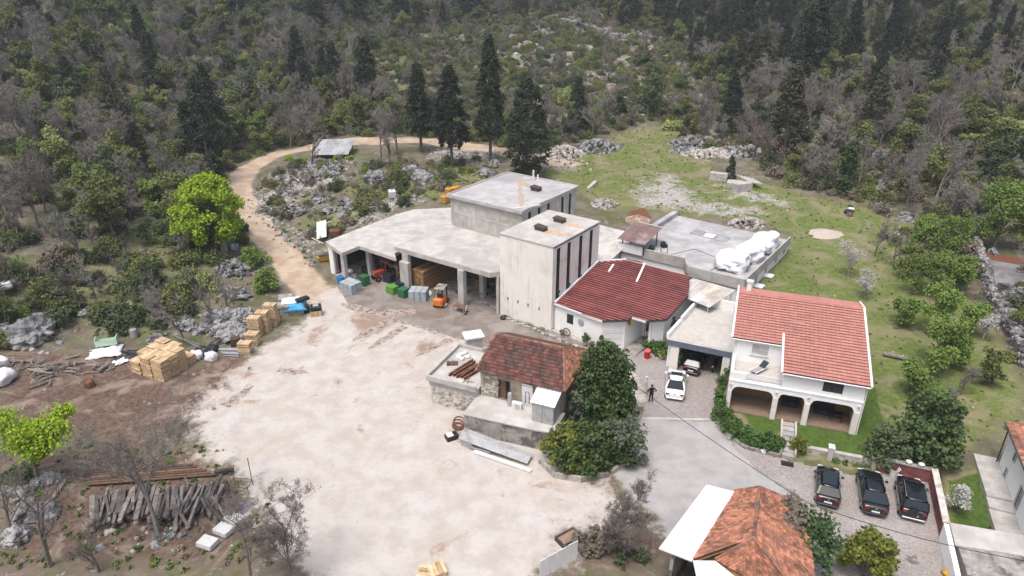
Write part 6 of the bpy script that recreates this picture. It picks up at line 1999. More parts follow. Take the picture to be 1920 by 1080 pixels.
def forklift(loc, rz):
    t = thing('forklift', 'orange forklift standing in the open bay by the pillar', 'forklift', loc, rz)
    MB().bbox(-1.1, .4, -.55, .55, .25, 1.0, .12).build('body', M['orange'], t)
    MB().bbox(-1.25, -.7, -.56, .56, .35, 1.15, .15).build('counterweight', M['orange'], t)
    for x in (-.75, .55):
        for y in (-.5, .5): MB().tube([(x, y, 1.0), (x + .1, y * .95, 2.1)], .04, 5).build('cage_post', M['frame_dark'], t)
    MB().box(-.75, .75, -.55, .55, 2.1, 2.16).build('overhead_guard', M['conc_dark'], t)
    MB().bbox(-.5, .0, -.28, .28, 1.0, 1.12, .04).bbox(-.55, -.42, -.28, .28, 1.12, 1.55, .04).build('seat', M['plastic_black'], t)
    for y in (-.3, .3): MB().box(.85, .95, y - .05, y + .05, .1, 2.2).build('mast', M['frame_dark'], t)
    for y in (-.25, .25): MB().box(.95, 1.95, y - .06, y + .06, .08, .13).build('fork', M['steel'], t)
    for x, r_ in ((-.8, .27), (.5, .32)):
        for s in (-1, 1):
            w = MB(); disc(w, (x, s * .42, r_), (0, s, 0), r_, .18, 14); wh = w.build('wheel', M['tyre'], t)
            w = MB(); disc(w, (x, s * .602, r_), (0, s, 0), r_ * .55, .01, 12); w.build('rim', M['orange'], wh)
forklift(G(828, 570, .03), FAC.a + math.pi / 2 + .35)

def tractor(loc, rz):
    t = thing('tractor', 'small red tractor with cab in the left open bay', 'tractor', loc, rz)
    MB().bbox(.1, 1.7, -.3, .3, .65, 1.25, .1).build('bonnet', M['tractor_red'], t)
    MB().box(1.68, 1.74, -.25, .25, .7, 1.2).build('grille', M['frame_dark'], t)
    MB().bbox(-1.0, .1, -.4, .4, .55, 1.0, .06).build('chassis', M['frame_dark'], t)
    for x in (-1.0, .15):
        for y in (-.5, .5): MB().box(x - .04, x + .04, y - .04, y + .04, .9, 2.2).build('cab_post', M['tractor_red'], t)
    MB().bbox(-1.15, .3, -.62, .62, 2.2, 2.32, .06).build('cab_roof', M['pink_wall'], t)
    MB().box(-1.0, -.96, -.46, .46, 1.1, 2.15).box(.12, .15, -.46, .46, 1.2, 2.15).build('cab_glass', M['glass_dark'], t)
    for s in (-1, 1): MB().lathe([(.04, 0), (.09, .02), (.09, .06), (.03, .08)], 8, (1.72, s * .22, 1.0)).build('headlight', M['head'], t)
    for x, r_, w_ in ((-.6, .68, .32), (1.25, .38, .2)):
        for s in (-1, 1):
            w = MB(); disc(w, (x, s * .45, r_), (0, s, 0), r_, w_, 18); wh = w.build('wheel', M['tyre'], t)
            w = MB(); disc(w, (x, s * (.452 + w_), r_), (0, s, 0), r_ * .5, .012, 12); w.build('rim', M['tractor_red'], wh)
tractor(G(723, 521, .03), FAC.a - math.pi / 2 - .25)

# ------------------------------------------------------------------ people
def person(name, label, loc, rz, h, pose, mats, hairm):
    """one continuous skinned body; faces coloured as cloth or skin by height"""
    k = h / 1.75
    J = {'hip': (0, 0, .95), 'belly': (0, 0, 1.12), 'chest': (.0, 0, 1.32), 'neck': (.01, 0, 1.48), 'chin': (.03, 0, 1.55), 'head': (.03, 0, 1.64), 'crown': (.02, 0, 1.73)}
    R = {'hip': .135, 'belly': .13, 'chest': .15, 'neck': .06, 'chin': .075, 'head': .098, 'crown': .07}
    E_ = [('hip', 'belly'), ('belly', 'chest'), ('chest', 'neck'), ('neck', 'chin'), ('chin', 'head'), ('head', 'crown')]
    for s, nm in ((1, 'l'), (-1, 'r')):
        J[nm + 'th'] = (0, s * .1, .88); J[nm + 'kn'] = (.04, s * .12, .5); J[nm + 'an'] = (0, s * .13, .09); J[nm + 'to'] = (.17, s * .15, .04)
        R[nm + 'th'] = .1; R[nm + 'kn'] = .065; R[nm + 'an'] = .05; R[nm + 'to'] = .04
        J[nm + 'sh'] = (0, s * .19, 1.42); R[nm + 'sh'] = .065
        el, wr, ha = pose[nm]
        J[nm + 'el'] = el; J[nm + 'wr'] = wr; J[nm + 'ha'] = ha; R[nm + 'el'] = .048; R[nm + 'wr'] = .036; R[nm + 'ha'] = .042
        E_ += [('hip', nm + 'th'), (nm + 'th', nm + 'kn'), (nm + 'kn', nm + 'an'), (nm + 'an', nm + 'to'), ('chest', nm + 'sh'), (nm + 'sh', nm + 'el'), (nm + 'el', nm + 'wr'), (nm + 'wr', nm + 'ha')]
        for f in range(5):
            v = Vector(ha) - Vector(wr); v.normalize()
            side = v.cross(Vector((0, 0, 1))) if abs(v.z) < .9 else Vector((1, 0, 0))
            side.normalize()
            q = Vector(ha) + side * (.03 * (f - 2)) * (.8) + v * (.05 + (.03 if 0 < f < 4 else .0) - (.03 if f == 0 else 0))
            q2 = q + v * (.035 if f else .02) + Vector((0, 0, -.012))
            J[nm + 'f%d' % f] = tuple(q); R[nm + 'f%d' % f] = .010
            J[nm + 'g%d' % f] = tuple(q2); R[nm + 'g%d' % f] = .008
            E_ += [(nm + 'ha', nm + 'f%d' % f), (nm + 'f%d' % f, nm + 'g%d' % f)]
    names = list(J)
    me = bpy.data.meshes.new('skeleton')
    me.from_pydata([Vector(J[n]) * k for n in names], [(names.index(a), names.index(b)) for a, b in E_], [])
    o = bpy.data.objects.new('skeleton', me); COL.objects.link(o)
    o.modifiers.new('skin', 'SKIN'); sm = o.modifiers.new('sub', 'SUBSURF'); sm.levels = 1; sm.render_levels = 1
    for i, n in enumerate(names):
        me.skin_vertices[0].data[i].radius = (R[n] * k * (1.0), R[n] * k * (1.25 if n in ('chest', 'belly', 'hip') else 1.0))
        me.skin_vertices[0].data[i].use_root = (n == 'hip')
    dg = bpy.context.evaluated_depsgraph_get(); dg.update()
    bm_ = bpy.data.meshes.new_from_object(o.evaluated_get(dg))
    bpy.data.objects.remove(o)
    bm_.materials.clear()
    for m_ in mats: bm_.materials.append(m_)
    hands = [Vector(J[s + 'ha']) * k for s in 'lr']
    for pl in bm_.polygons:
        c = pl.center
        if c.z > 1.49 * k: mi = 1
        elif min((c - q).length for q in hands) < .10 * k: mi = 1
        else: mi = 0 if c.z > .1 * k else 2
        pl.material_index = mi; pl.use_smooth = True
    t = thing(name, label, 'person', loc, rz)
    b = bpy.data.objects.new('body', bm_); COL.objects.link(b); b.parent = t
    hr = MB()
    hr.lathe([(.105 * k, 0), (.112 * k, .05 * k), (.10 * k, .1 * k), (.06 * k, .135 * k), (.01, .145 * k)], 12, (.012 * k, 0, 1.63 * k)).build('hair', hairm, t, smooth=True)
    f = MB()
    for s in (-1, 1): f.obox((.118 * k, s * .035 * k, 1.645 * k), (.008, 0, 0), (0, .012, 0), (0, 0, .007))
    f.build('eyes', M['hair'], t)
    MB().obox((.13 * k, 0, 1.615 * k), (.016, 0, 0), (0, .013, 0), (-.006, 0, .022)).build('nose', mats[1], t)
    for s in (-1, 1): MB().obox((.03 * k, s * .1 * k, 1.63 * k), (.016, 0, 0), (0, .01, 0), (0, 0, .028)).build('ear', mats[1], t)
    MB().obox((.115 * k, 0, 1.572 * k), (.008, 0, 0), (0, .024, 0), (0, 0, .006)).build('mouth', M['tractor_red'], t)
    return t
hipp = {'l': ((-.08, .42, 1.17), (.06, .22, 1.03), (.1, .17, 1.0)), 'r': ((-.08, -.42, 1.17), (.06, -.22, 1.03), (.1, -.17, 1.0))}
down = {'l': ((-.02, .26, 1.14), (.08, .25, .92), (.11, .24, .84)), 'r': ((-.02, -.26, 1.14), (.14, -.18, 1.0), (.2, -.14, .97))}
person('person', 'person in black clothes standing with hands on hips on the pavers', G(1220, 754, .012), math.radians(100), 1.76, hipp, (M['cloth_black'], M['skin'], M['plastic_black']), M['hair'])
person('person', 'person in pale grey hooded clothes standing beside the tree', G(1209.5, 737, .012), math.radians(-20), 1.7, down, (M['cloth_pale'], M['cloth_pale'], M['cloth_pale']), M['plastic_white'])

# ------------------------------------------------------------------ stacks of wooden trays
def tray_mesh():
    mb = MB()
    for k in range(4): mb.box(-.5 + k * .255, -.5 + k * .255 + .225, -.5, .5, .155, .175)
    for s in (-.5, .48): mb.box(s, s + .02, -.5, .5, .035, .075); mb.box(s, s + .02, -.5, .5, .105, .15)
    for s in (-.5, .48): mb.box(-.48, .48, s, s + .02, .035, .075); mb.box(-.48, .48, s, s + .02, .105, .15)
    for x in (-.47, .42):
        for y in (-.47, .42): mb.box(x, x + .05, y, y + .05, 0, .155)
    return mb.mesh('tray', M['wood'])
TRAY = [tray_mesh() for _ in range(4)]
def tray_stack(p, rz, n, label, w=1.0, d=1.0):
    t = thing('tray_stack', label, 'stack of trays', p, rz, 'stacks of wooden trays')
    r = random.Random(int(p[0] * 100))
    for k in range(n):
        o = bpy.data.objects.new('tray', r.choice(TRAY)); COL.objects.link(o); o.parent = t
        o.location = (r.uniform(-.04, .04) * w, r.uniform(-.04, .04), k * .19)
        o.rotation_euler = (0, 0, r.uniform(-.03, .03) + r.choice((0, math.pi)))
        o.scale = (w, d, 1)
o0 = P(309.6, 719); e2 = (P(356, 688) - o0) / 3.0; e1 = (P(246, 697) - o0) / 3.0
ang = math.atan2(e1.y, e1.x)
sw_, sd_ = e1.length * .86, e2.length * .86
hts = {(0, 0): 11, (0, 1): 11, (0, 2): 11, (1, 0): 11, (1, 1): 10, (1, 2): 10, (2, 0): 7, (2, 1): 9, (2, 2): 9, (1, 3): 9, (2, 3): 9, (0, 3): 5}
nm_ = ['first', 'second', 'third', 'fourth']
for (i, j), n in hts.items():
    p = o0 + e1 * (i + .5) + e2 * (j + .5); p.z = gz(p.x, p.y) - .02
    tray_stack(p, ang, n, 'wooden tray stack of the left block, %s column, %s row' % (['right', 'middle', 'left'][i], nm_[j]), sw_, sd_)
for k, (px, py, n, lab) in enumerate(((462, 660, 6, 'low wooden tray stack nearest the yard in the row by the rocks'), (476, 646, 7, 'second lowest wooden tray stack in the row by the rocks'), (481, 628, 11, 'tall wooden tray stack third in the row by the rocks'), (497, 620, 12, 'tall wooden tray stack fourth in the row by the rocks'), (512, 609, 13, 'tallest wooden tray stack beside the grey concrete blocks'))):
    tray_stack(P(px, py), ang + .35, n, lab, sw_ * .95, sd_ * .95)
for k, (px, py) in enumerate(((820, 1074), (798, 1079))):
    q = P(px, py); tray_stack(q, .4 + k, 2, ['pale wooden tray pair at the bottom edge of the yard, right one', 'pale wooden tray pair at the bottom edge of the yard, left one'][k])

# ------------------------------------------------------------------ concrete blocks with blue tarpaulin, drums
def block(name, m, p, rz, sx, sy, sz, label, cat, group=None, b=.06):
    return tag(MB().bbox(-sx / 2, sx / 2, -sy / 2, sy / 2, 0, sz, b).build(name, M[m], loc=p, rz=rz), label, cat, group)
block('concrete_block', 'conc_dark', P(530, 590), .3, 1.5, 1.5, 1.2, 'grey concrete block next to the tallest tray stack', 'concrete block')
block('concrete_block', 'conc_dark', P(556, 586), .3, 1.6, 1.4, 1.1, 'grey concrete block under the blue and white tarpaulin', 'concrete block')
block('concrete_block', 'conc_dark', P(538, 572), .3, 1.6, 1.4, 1.1, 'grey concrete block behind the tarpaulin covered one', 'concrete block')
def sheet_over(name, m, c, rz, sx, sy, seed, z=.05, hang=.35, label='', cat='tarpaulin', amp=.08, n=14):
    """creased sheet lying over something: grid with drooping edges"""
    r = random.Random(seed); vs = []; fs = []
    off_ = Vector((seed * 2.3, seed * 1.1, 0))
    for i in range(n + 1):
        for j in range(n + 1):
            u, v = i / n * 2 - 1, j / n * 2 - 1
            e = max(abs(u), abs(v))
            wob = 1 + .16 * mnoise.noise(Vector((u * 1.7, v * 1.7, 0)) + off_)
            zz = z + amp * mnoise.noise(Vector((u * 3, v * 3, 1)) + off_) + amp * .5 * mnoise.noise(Vector((u * 8, v * 8, 2)) + off_) - hang * max(0, e - .62) / .38
            vs.append((u * sx / 2 * wob, v * sy / 2 * wob, zz))
    for i in range(n):
        for j in range(n): fs.append((i * (n + 1) + j, (i + 1) * (n + 1) + j, (i + 1) * (n + 1) + j + 1, i * (n + 1) + j + 1))
    mb = MB(); mb.add(vs, fs, 0, .5)
    o = mb.build(name, m, smooth=True, loc=c, rz=rz)
    sm = o.modifiers.new('thick', 'SOLIDIFY'); sm.thickness = .015
    return tag(o, label, cat)
sheet_over('tarpaulin', M['tarp_blue'], G(551, 567, 1.15), .3, 2.6, 2.4, 3, hang=.55, label='bright blue tarpaulin draped over the concrete blocks')
sheet_over('tarpaulin', M['tarp_white'], G(545, 562, 1.3), .3, 2.0, 1.7, 4, hang=.12, label='white sheet lying on the blue tarpaulin')
block('black_box', 'plastic_black', G(567, 563, 1.25), .75, 1.5, .7, .3, 'long black plastic box on the blue tarpaulin', 'box')
t = thing('wrapped_pallet', 'black topped pallet box with yellowish wooden sides beside the blocks', 'pallet box', P(594, 590), .25)
MB().bbox(-.6, .6, -.5, .5, 0, .62, .03).build('wooden_base', mat('yellowish_slats', (.42, .33, .16), .8, .2, 6, .1, 20, (.30, .24, .15), 3, (.5, .6)), t)
for k in range(8): MB().box(-.58 + k * .15, -.5 + k * .15, -.52, -.503, .03, .6).build('slat', M['wood'], t)
MB().bbox(-.58, .58, -.48, .48, .62, 1.15, .08).build('black_box', M['plastic_black'], t)
MB().bbox(-.3, .3, -.25, .25, 1.15, 1.2, .02).build('lid', M['grey_metal'], t)
block('black_box', 'plastic_black', P(576, 585), .3, .6, .5, .9, 'upright black box between blocks and pallet box', 'box')

# ------------------------------------------------------------------ plastic crates and goods at the open bays
def crate_mesh(mat_, sx, sy, sz):
    mb = MB(); w = .04
    mb.box(-sx / 2, sx / 2, -sy / 2, sy / 2, 0, .04)
    for s in (-1, 1):
        mb.box(s * (sx / 2) - (w if s > 0 else 0), s * (sx / 2) + (w if s < 0 else 0), -sy / 2, sy / 2, .041, sz)
        mb.box(-sx / 2 + w + .001, sx / 2 - w - .001, s * (sy / 2) - (w if s > 0 else 0), s * (sy / 2) + (w if s < 0 else 0), .041, sz)
    for x in (-.25, .25):
        for s in (-1, 1): mb.box(x * sx - .02, x * sx + .02, s * (sy / 2 + .012) - .012, s * (sy / 2 + .012) + .012, .05, sz - .05)
    mb.box(-sx / 2 - .02, sx / 2 + .02, -sy / 2 - .02, sy / 2 + .02, sz, sz + .035)
    return mb.mesh('plastic_crate', M[mat_])
CR = {}
def crate(mk, p, rz, label, group, s=(.62, .78, .55)):
    me = CR.setdefault((mk, s), crate_mesh(mk, *s))
    o = bpy.data.objects.new('plastic_crate', me); COL.objects.link(o); o.location = p; o.rotation_euler = (0, 0, rz)
    return tag(o, label, 'crate', group)
def crate_block(mk, px, py, nx, ny, nz, label, group, s=(.6, .74, .55), rz=FAC.a, gap=.09):
    b = G(px, py, .035)
    for i in range(nx):
        for j in range(ny):
            for k in range(nz):
                q = b + Vector((math.cos(rz), math.sin(rz), 0)) * i * (s[0] + gap) + Vector((-math.sin(rz), math.cos(rz), 0)) * j * (s[1] + gap) + Vector((0, 0, k * (s[2] + .04)))
                crate(mk, q, rz, label % ('top' if k == nz - 1 else 'bottom', ['left', 'middle', 'right'][i] if nx == 3 else ['left', 'right'][min(i, 1)], ['front', 'rear'][min(j, 1)]), group, s)
crate_block('plastic_grey', 646, 545, 3, 2, 2, 'light grey plastic crate of the left block before the bays, %s %s %s', 'left block of light grey crates')
crate_block('plastic_grey', 773, 562, 3, 2, 2, 'light grey plastic crate of the right block before the bays, %s %s %s', 'right block of light grey crates', rz=FAC.a + .5)
crate('plastic_dgreen', G(684, 534, .035), FAC.a, 'dark green plastic bin behind the left block of grey crates', None, (.95, .9, 1.15))
crate('plastic_dgreen', G(757, 556, .035), FAC.a, 'dark green plastic bin next to the right block of grey crates', None, (1.0, .9, 1.0))
crate('plastic_green', G(736, 549, .035), FAC.a, 'bright green plastic bin standing alone before the wide pillar', None, (1.15, .95, .85))
crate_block('plastic_navy', 762, 541, 1, 1, 8, 'dark navy crate in the tall stack by the wide pillar, %s %s %s', 'tall stack of navy crates', (1.0, .9, .33), gap=0)
crate_block('plastic_navy', 752, 545, 1, 1, 3, 'dark navy crate in the low stack by the wide pillar, %s %s %s', 'low stack of navy crates', (.9, .8, .33), gap=0)
crate_block('plastic_navy', 730, 528, 1, 1, 3, 'dark navy crate in the low stack behind the green bin, %s %s %s', 'navy crates behind the green bin', (1.2, .9, .3), gap=0)
# lumber stack inside the bay
def lumber(px, py, rz, L, W_, H_, label, m='wood_dark'):
    t = thing('lumber_stack', label, 'lumber stack', G(px, py, .03), rz)
    r = random.Random(px); n = 0
    for k in range(int(H_ / .16)):
        for j in range(int(W_ / .42)):
            MB().bbox(0, L * r.uniform(.96, 1), j * .42, j * .42 + .4, k * .16, k * .16 + .13, .01).build('board', M[m], t)
    return t
lumber(795, 548, FAC.a + math.pi / 2, 5.6, 1.7, 2.6, 'large stack of brown sawn boards filling the middle bay')
lumber(718, 512, FAC.a, 2.6, .9, 1.6, 'small stack of yellowish boards behind the tractor', 'wood')
lumber(889, 540, FAC.a + .3, 1.6, 1.2, 1.2, 'brown board heap at the back of the right bay')
def drum(mk, px, py, r_, h_, label, z=.03):
    return tag(MB().lathe([(r_ * .96, 0), (r_, .04), (r_, h_ * .32), (r_ * 1.03, h_ * .34), (r_, h_ * .36), (r_, h_ * .66), (r_ * 1.03, h_ * .68), (r_, h_ * .7), (r_, h_ - .03), (r_ * .94, h_), (r_ * .9, h_ - .03)], 16).build('drum', M[mk], loc=G(px, py, z)), label, 'drum')
drum('plastic_blue', 640, 530, .52, .85, 'blue plastic drum beside the leftmost shed column')
drum('plastic_black', 686, 513, .5, .9, 'black round vat at the second shed column')
drum('steel', 700, 509, .32, 1.9, 'tall grey steel cylinder in the left bay')
drum('steel', 693, 500, .25, 1.7, 'slimmer grey steel cylinder in the left bay')
drum('plastic_white', 652, 528, .3, .7, 'white plastic tub between blue drum and grey crates')
drum('steel', 665, 523, .3, .6, 'steel pot in the left bay behind the grey crates')
for k in range(5):
    r = random.Random(k); q = G(642 + k * 5, 512 + (k % 3) * 4, .5)
    tag(lumpy('plastic_sack', M['plastic_white'] if k % 2 else M['galv'], (.35, .3, .28), 60 + k, 2, .3, loc=(q.x, q.y, .03 + (k % 2) * .5)), ['white sack heaped deep in the left bay, nearest the column', 'white sack in the left bay beside the blue drum', 'grey sack in the left bay behind the white tub', 'white sack in the middle of the left bay heap', 'grey sack at the right end of the left bay heap'][k], 'sack')
def basin(px, py, r_, label, tilt=0):
    t = MB().lathe([(r_ * .55, 0), (r_ * .95, .22), (r_, .26), (r_ * .96, .26), (r_ * .6, .06), (.02, .04)], 20).build('steel_basin', M['plastic_white'], loc=G(px, py, .05))
    t.rotation_euler = (tilt, 0, .4)
    return tag(t, label, 'basin')
basin(830, 574, .52, 'round white basin on the concrete before the forklift')
basin(800, 552, .55, 'round white basin leaning at the right crate block', .5)
basin(922, 536, .4, 'small shiny basin on a stand in the right bay')
t = thing('work_table', 'low wooden work table at the foot of the middle pillar', 'table', G(849, 583, .03), FAC.a)
MB().box(0, 1.6, 0, .8, .62, .67).build('top', M['wood_brown'], t)
for x in (.03, 1.52):
    for y in (.03, .72): MB().box(x, x + .05, y, y + .05, 0, .62).build('leg', M['steel'], t)
t = thing('hand_cart', 'small white framed hand cart beside the middle pillar', 'cart', G(872, 590, .03), FAC.a + .6)
MB().tube([(0, 0, .05), (.1, 0, .8), (.25, 0, .95)], .025, 6).tube([(0, .4, .05), (.1, .4, .8), (.25, .4, .95)], .025, 6).tube([(.25, 0, .95), (.25, .4, .95)], .025, 6).build('frame', M['white_roof'], t)
MB().box(-.3, .02, 0, .4, .03, .06).build('plate', M['steel'], t)
w = MB(); disc(w, (.05, -.08, .13), (0, 1, 0), .13, .06, 12); w.build('wheel', M['tyre'], t)
w = MB(); disc(w, (.05, .42, .13), (0, 1, 0), .13, .06, 12); w.build('wheel', M['tyre'], t)
t = thing('wheelbarrow', 'grey wheelbarrow standing deep in the right bay', 'wheelbarrow', G(906, 556, .03), .8)
MB().hexa([(-.3, -.2, .35), (.3, -.2, .35), (.3, .2, .35), (-.3, .2, .35), (-.5, -.35, .7), (.45, -.35, .7), (.45, .35, .7), (-.5, .35, .7)]).build('tray', M['galv'], t)
MB().tube([(.5, 0, .2), (0, -.25, .35), (-1, -.3, .6)], .02, 6).tube([(.5, 0, .2), (0, .25, .35), (-1, .3, .6)], .02, 6).build('frame', M['steel'], t)
w = MB(); disc(w, (.55, -.05, .2), (0, 1, 0), .2, .1, 14); w.build('wheel', M['tyre'], t)
tag(lumpy('black_coil', M['plastic_black'], (.42, .42, .16), 71, 3, .25, loc=FAC.w(.9, -.55, .03)), 'black coil lying at the foot of the tower wall', 'coil')
# low stone edging along tower foot and lane
mb = MB(); r = random.Random(31)
for k in range(46):
    q = Vector(FAC.w(.6, -.5, 0)).lerp(Vector(FAC.w(13.2, -1.6, 0)), k / 46 + r.uniform(-.01, .01))
    mb.bbox(q.x - .16, q.x + .16, q.y - .12, q.y + .12, 0, r.uniform(.12, .36), .04)
tag(mb.build('stone_edging', M['stone_wall']), 'low row of edging stones along the foot of tower and annex', 'stone edging', kind='stuff')

M['brown_stain'] = stain_mat('brown_damp_stain', (.13, .075, .05), .9)
for k, (a_, b_, w0_, w1_, z_) in enumerate((((658, 575), (862, 636), .5, .35, .036), ((735, 600), (660, 640), 1.6, 1.0, .012), ((760, 612), (690, 655), 1.0, .8, .014), ((845, 636), (780, 668), .8, .6, .013), ((700, 585), (640, 570), 1.2, 1.5, .038), ((780, 585), (700, 590), 1.4, 2.0, .039), ((520, 694), (580, 700), .9, .6, .012), ((420, 762), (475, 724), 1.0, .7, .016))):
    a_, b_ = G(*a_), G(*b_)
    splat('damp_stain', M['brown_stain'], (a_.x, a_.y), (b_.x - a_.x, b_.y - a_.y), (b_ - a_).length, w0_, w1_, z_, None, 20 + k)['kind'] = 'structure'

# ------------------------------------------------------------------ timber pile, lower left
pa, pb = P(165, 1003), P(415, 962)
ax_ = (pb - pa); ln = ax_.length; ax_.normalize(); pe = Vector((-ax_.y, ax_.x, 0))
r = random.Random(13)
BEAM = []
for k in range(8):
    mb = MB(); L = 1.0
    mb.bbox(-.5, .5, -.5, .5, -.5, .5, .08)
    BEAM.append(mb.mesh('timber', M['wood_grey']))
def timber(c, d, L, w, h, label, group, mk=None):
    o = bpy.data.objects.new('timber', r.choice(BEAM)); COL.objects.link(o)
    d = d.normalized(); x = d.cross(Vector((0, 0, 1))).normalized(); z = x.cross(d)
    m4 = Matrix((d, x, z)).transposed().to_4x4(); m4.translation = c
    o.matrix_world = m4 @ Matrix.Diagonal((L, w, h, 1))
    return tag(o, label, 'timber', group)
for lay in range(4):
    z = .14 + lay * .2
    n = int(ln / .29)
    for k in range(n):
        f = (k + r.random() * .5) / n
        if lay >= 3 and .38 < f < .55: continue
        if lay == 4 and f < .2: continue
        c = pa + ax_ * (ln * f) + pe * (1.3 + r.uniform(-.35, .35) + (.5 if f < .45 else 0)); c.z = gz(c.x, c.y) + z
        d = pe + ax_ * (r.gauss(0, .085) + (f - .5) * .35) + Vector((0, 0, r.gauss(0, .035)))
        lab = 'weathered grey timber in the %s layer of the %s half of the timber pile' % (['lowest', 'second', 'third', 'fourth', 'top'][lay], 'left' if f < .45 else 'right')
        timber(c, d, r.uniform(2.2, 3.4), r.uniform(.15, .32), r.uniform(.12, .22), lab, 'timber pile %d %d' % (lay, f > .45))
for k in range(16):   # fanned out, slipped beams at the right end
    f = .66 + .36 * r.random()
    c = pa + ax_ * (ln * f) + pe * (-.1 + r.uniform(-.5, .5)); c.z = gz(c.x, c.y) + .45 + r.uniform(-.15, .3)
    timber(c, pe * .8 + ax_ * r.uniform(-.7, .3) + Vector((0, 0, r.uniform(.2, .5))), r.uniform(1.6, 2.6), .2, .18, 'weathered timber slipped off the right end of the timber pile', 'timber slipped off the pile')
for k in range(6):
    q1 = P(165 + k * 3, 912 - k * 3) + Vector((0, 0, .2 + .08 * k)); q2 = P(405 - k * 8, 893 - k * 2) + Vector((0, 0, .2 + .08 * k))
    tag(MB().beam(q1, q2, .22, .07).build('long_plank', M['wood_brown']), 'long brown plank lying behind the timber pile', 'plank', 'long planks behind the timber pile')
tag(MB().beam(P(405, 893) + Vector((0, 0, .4)), P(440, 886) + Vector((0, 0, .3)), .3, .2).build('short_plank', M['wood_grey']), 'short dark plank at the end of the long brown planks', 'plank')
tag(MB().beam(P(88, 955) + Vector((0, 0, .12)), P(125, 900) + Vector((0, 0, .1)), .25, .15).build('fallen_plank', M['wood_grey']), 'single grey plank lying left of the timber pile', 'plank')
for k, (px, py, lab) in enumerate(((441, 978, 'farthest of the three pale slab stacks by the timber pile'), (421, 998, 'middle of the three pale slab stacks by the timber pile'), (391, 1022, 'nearest of the three pale slab stacks by the timber pile'))):
    t = thing('slab_stack', lab, 'slab stack', P(px, py), -.55 + .1 * k)
    for j in range(3): MB().bbox(-.62 + .03 * j, .6, -.45, .45 - .03 * j, .1 + j * .12, .1 + j * .12 + .115, .03).build('slab', M['foam'], t)
    for x in (-.5, 0, .42): MB().box(x, x + .1, -.45, .45, 0, .1).build('pallet_runner', M['wood_grey'], t)
for k in range(6):
    q1, q2 = P(392 + k * 4, 1002 + k * 1.5), P(462 + k * 3, 938 + k)
    tag(MB().tube([q1 + Vector((0, 0, .05)), q2 + Vector((0, 0, .06))], .035, 6).build('steel_rod', M['steel']), 'steel rod in the bundle by the pale slab stacks', 'rod', 'steel rods by the slab stacks')
t = thing('metal_frame', 'thin rusty metal frame standing at the edge of the gravel', 'frame', P(430, 921))
b0_ = P(430, 921)
pt = [P(430, 921) - b0_, P(440, 905) - b0_, P(474, 908) - b0_, P(466, 925) - b0_]
for k in range(4): MB().tube([pt[k] + Vector((0, 0, .45)), pt[(k + 1) % 4] + Vector((0, 0, .45))], .03, 5).build('rail', M['rust'], t)
for k, h in enumerate((.9, 1.0, 2.4, .6)): MB().tube([pt[k], pt[k] + Vector((0, 0, h))], .03, 5).build('post', M['rust'], t)

# ------------------------------------------------------------------ scrap along the left edge of the yard
def sack(px, py, s, mk, label, seed, z=0):
    q = P(px, py); q.z += z
    return tag(lumpy('sack', M[mk], s, seed, 3, .3, loc=q, rz=seed, fold=.2), label, 'sack')
sheet_over('plastic_sheet', M['tarp_white'], P(196, 662), .4, 3.0, 2.0, 11, z=.3, hang=.25, label='crumpled white plastic sheet under the mint green tub', cat='sheet', amp=.22)
sheet_over('plastic_sheet', M['plastic_black'], P(243, 668), .2, 2.8, 1.8, 12, z=.3, hang=.25, label='crumpled black plastic sheet left of the tray stacks', cat='sheet', amp=.3)
sheet_over('plastic_sheet', M['tarp_white'], P(225, 680), .9, 1.6, 1.0, 13, z=.22, hang=.15, label='small white sheet at the edge of the black plastic', cat='sheet', amp=.2)
sheet_over('plastic_sheet', M['plastic_black'], P(386, 660), .2, 2.2, 1.6, 14, z=.4, hang=.3, label='black plastic sheet between the two groups of tray stacks', cat='sheet', amp=.3)
t = thing('plastic_tub', 'mint green rectangular plastic tub lying in the scrap heap', 'tub', P(203, 650) + Vector((0, 0, .35)), .35)
mb = MB(); mb.box(-.95, .95, -.5, .5, 0, .05)
mb.build('base', M['plastic_mint'], t)
for (x0, x1, y0, y1, h) in ((-.95, .95, -.5, -.44, .6), (-.95, .95, .44, .5, .35), (-.95, -.89, -.44, .44, .75), (.89, .95, -.44, .44, .75)): MB().box(x0, x1, y0, y1, .05, h).build('side', M['plastic_mint'], t)
sack(370, 672, (.55, .45, .5), 'plastic_white', 'grey-white sack slumped beside the black sheet', 31); sack(398, 674, (.6, .5, .45), 'plastic_white', 'white sack nearest the gravel between the tray stacks', 32)
sack(8, 716, (1.1, .8, .6), 'plastic_white', 'large white sack heap at the left picture edge', 33); sack(4, 683, (.6, .5, .4), 'plastic_white', 'white sack above the large heap at the left edge', 34); sack(18, 556, (.55, .4, .5), 'plastic_white', 'white plastic bag caught in a shrub on the left slope', 35, .9)
drum('galv', 252, 632, .35, .9, 'pale grey drum standing behind the tray stacks', gz(*P(252, 632)[:2]))
for k in range(7):
    q1 = P(408 + k * 2, 655 + k * 2.2); q2 = P(446 + k * .5, 655 + k * 2.5)
    tag(MB().tube([q1 + Vector((0, 0, .1 + .05 * (k % 3))), q2 + Vector((0, 0, .12 + .05 * (k % 3)))], .06, 7).build('grey_pipe', M['steel']), 'grey pipe in the small pipe heap by the tray stacks', 'pipe', 'grey pipe heap')
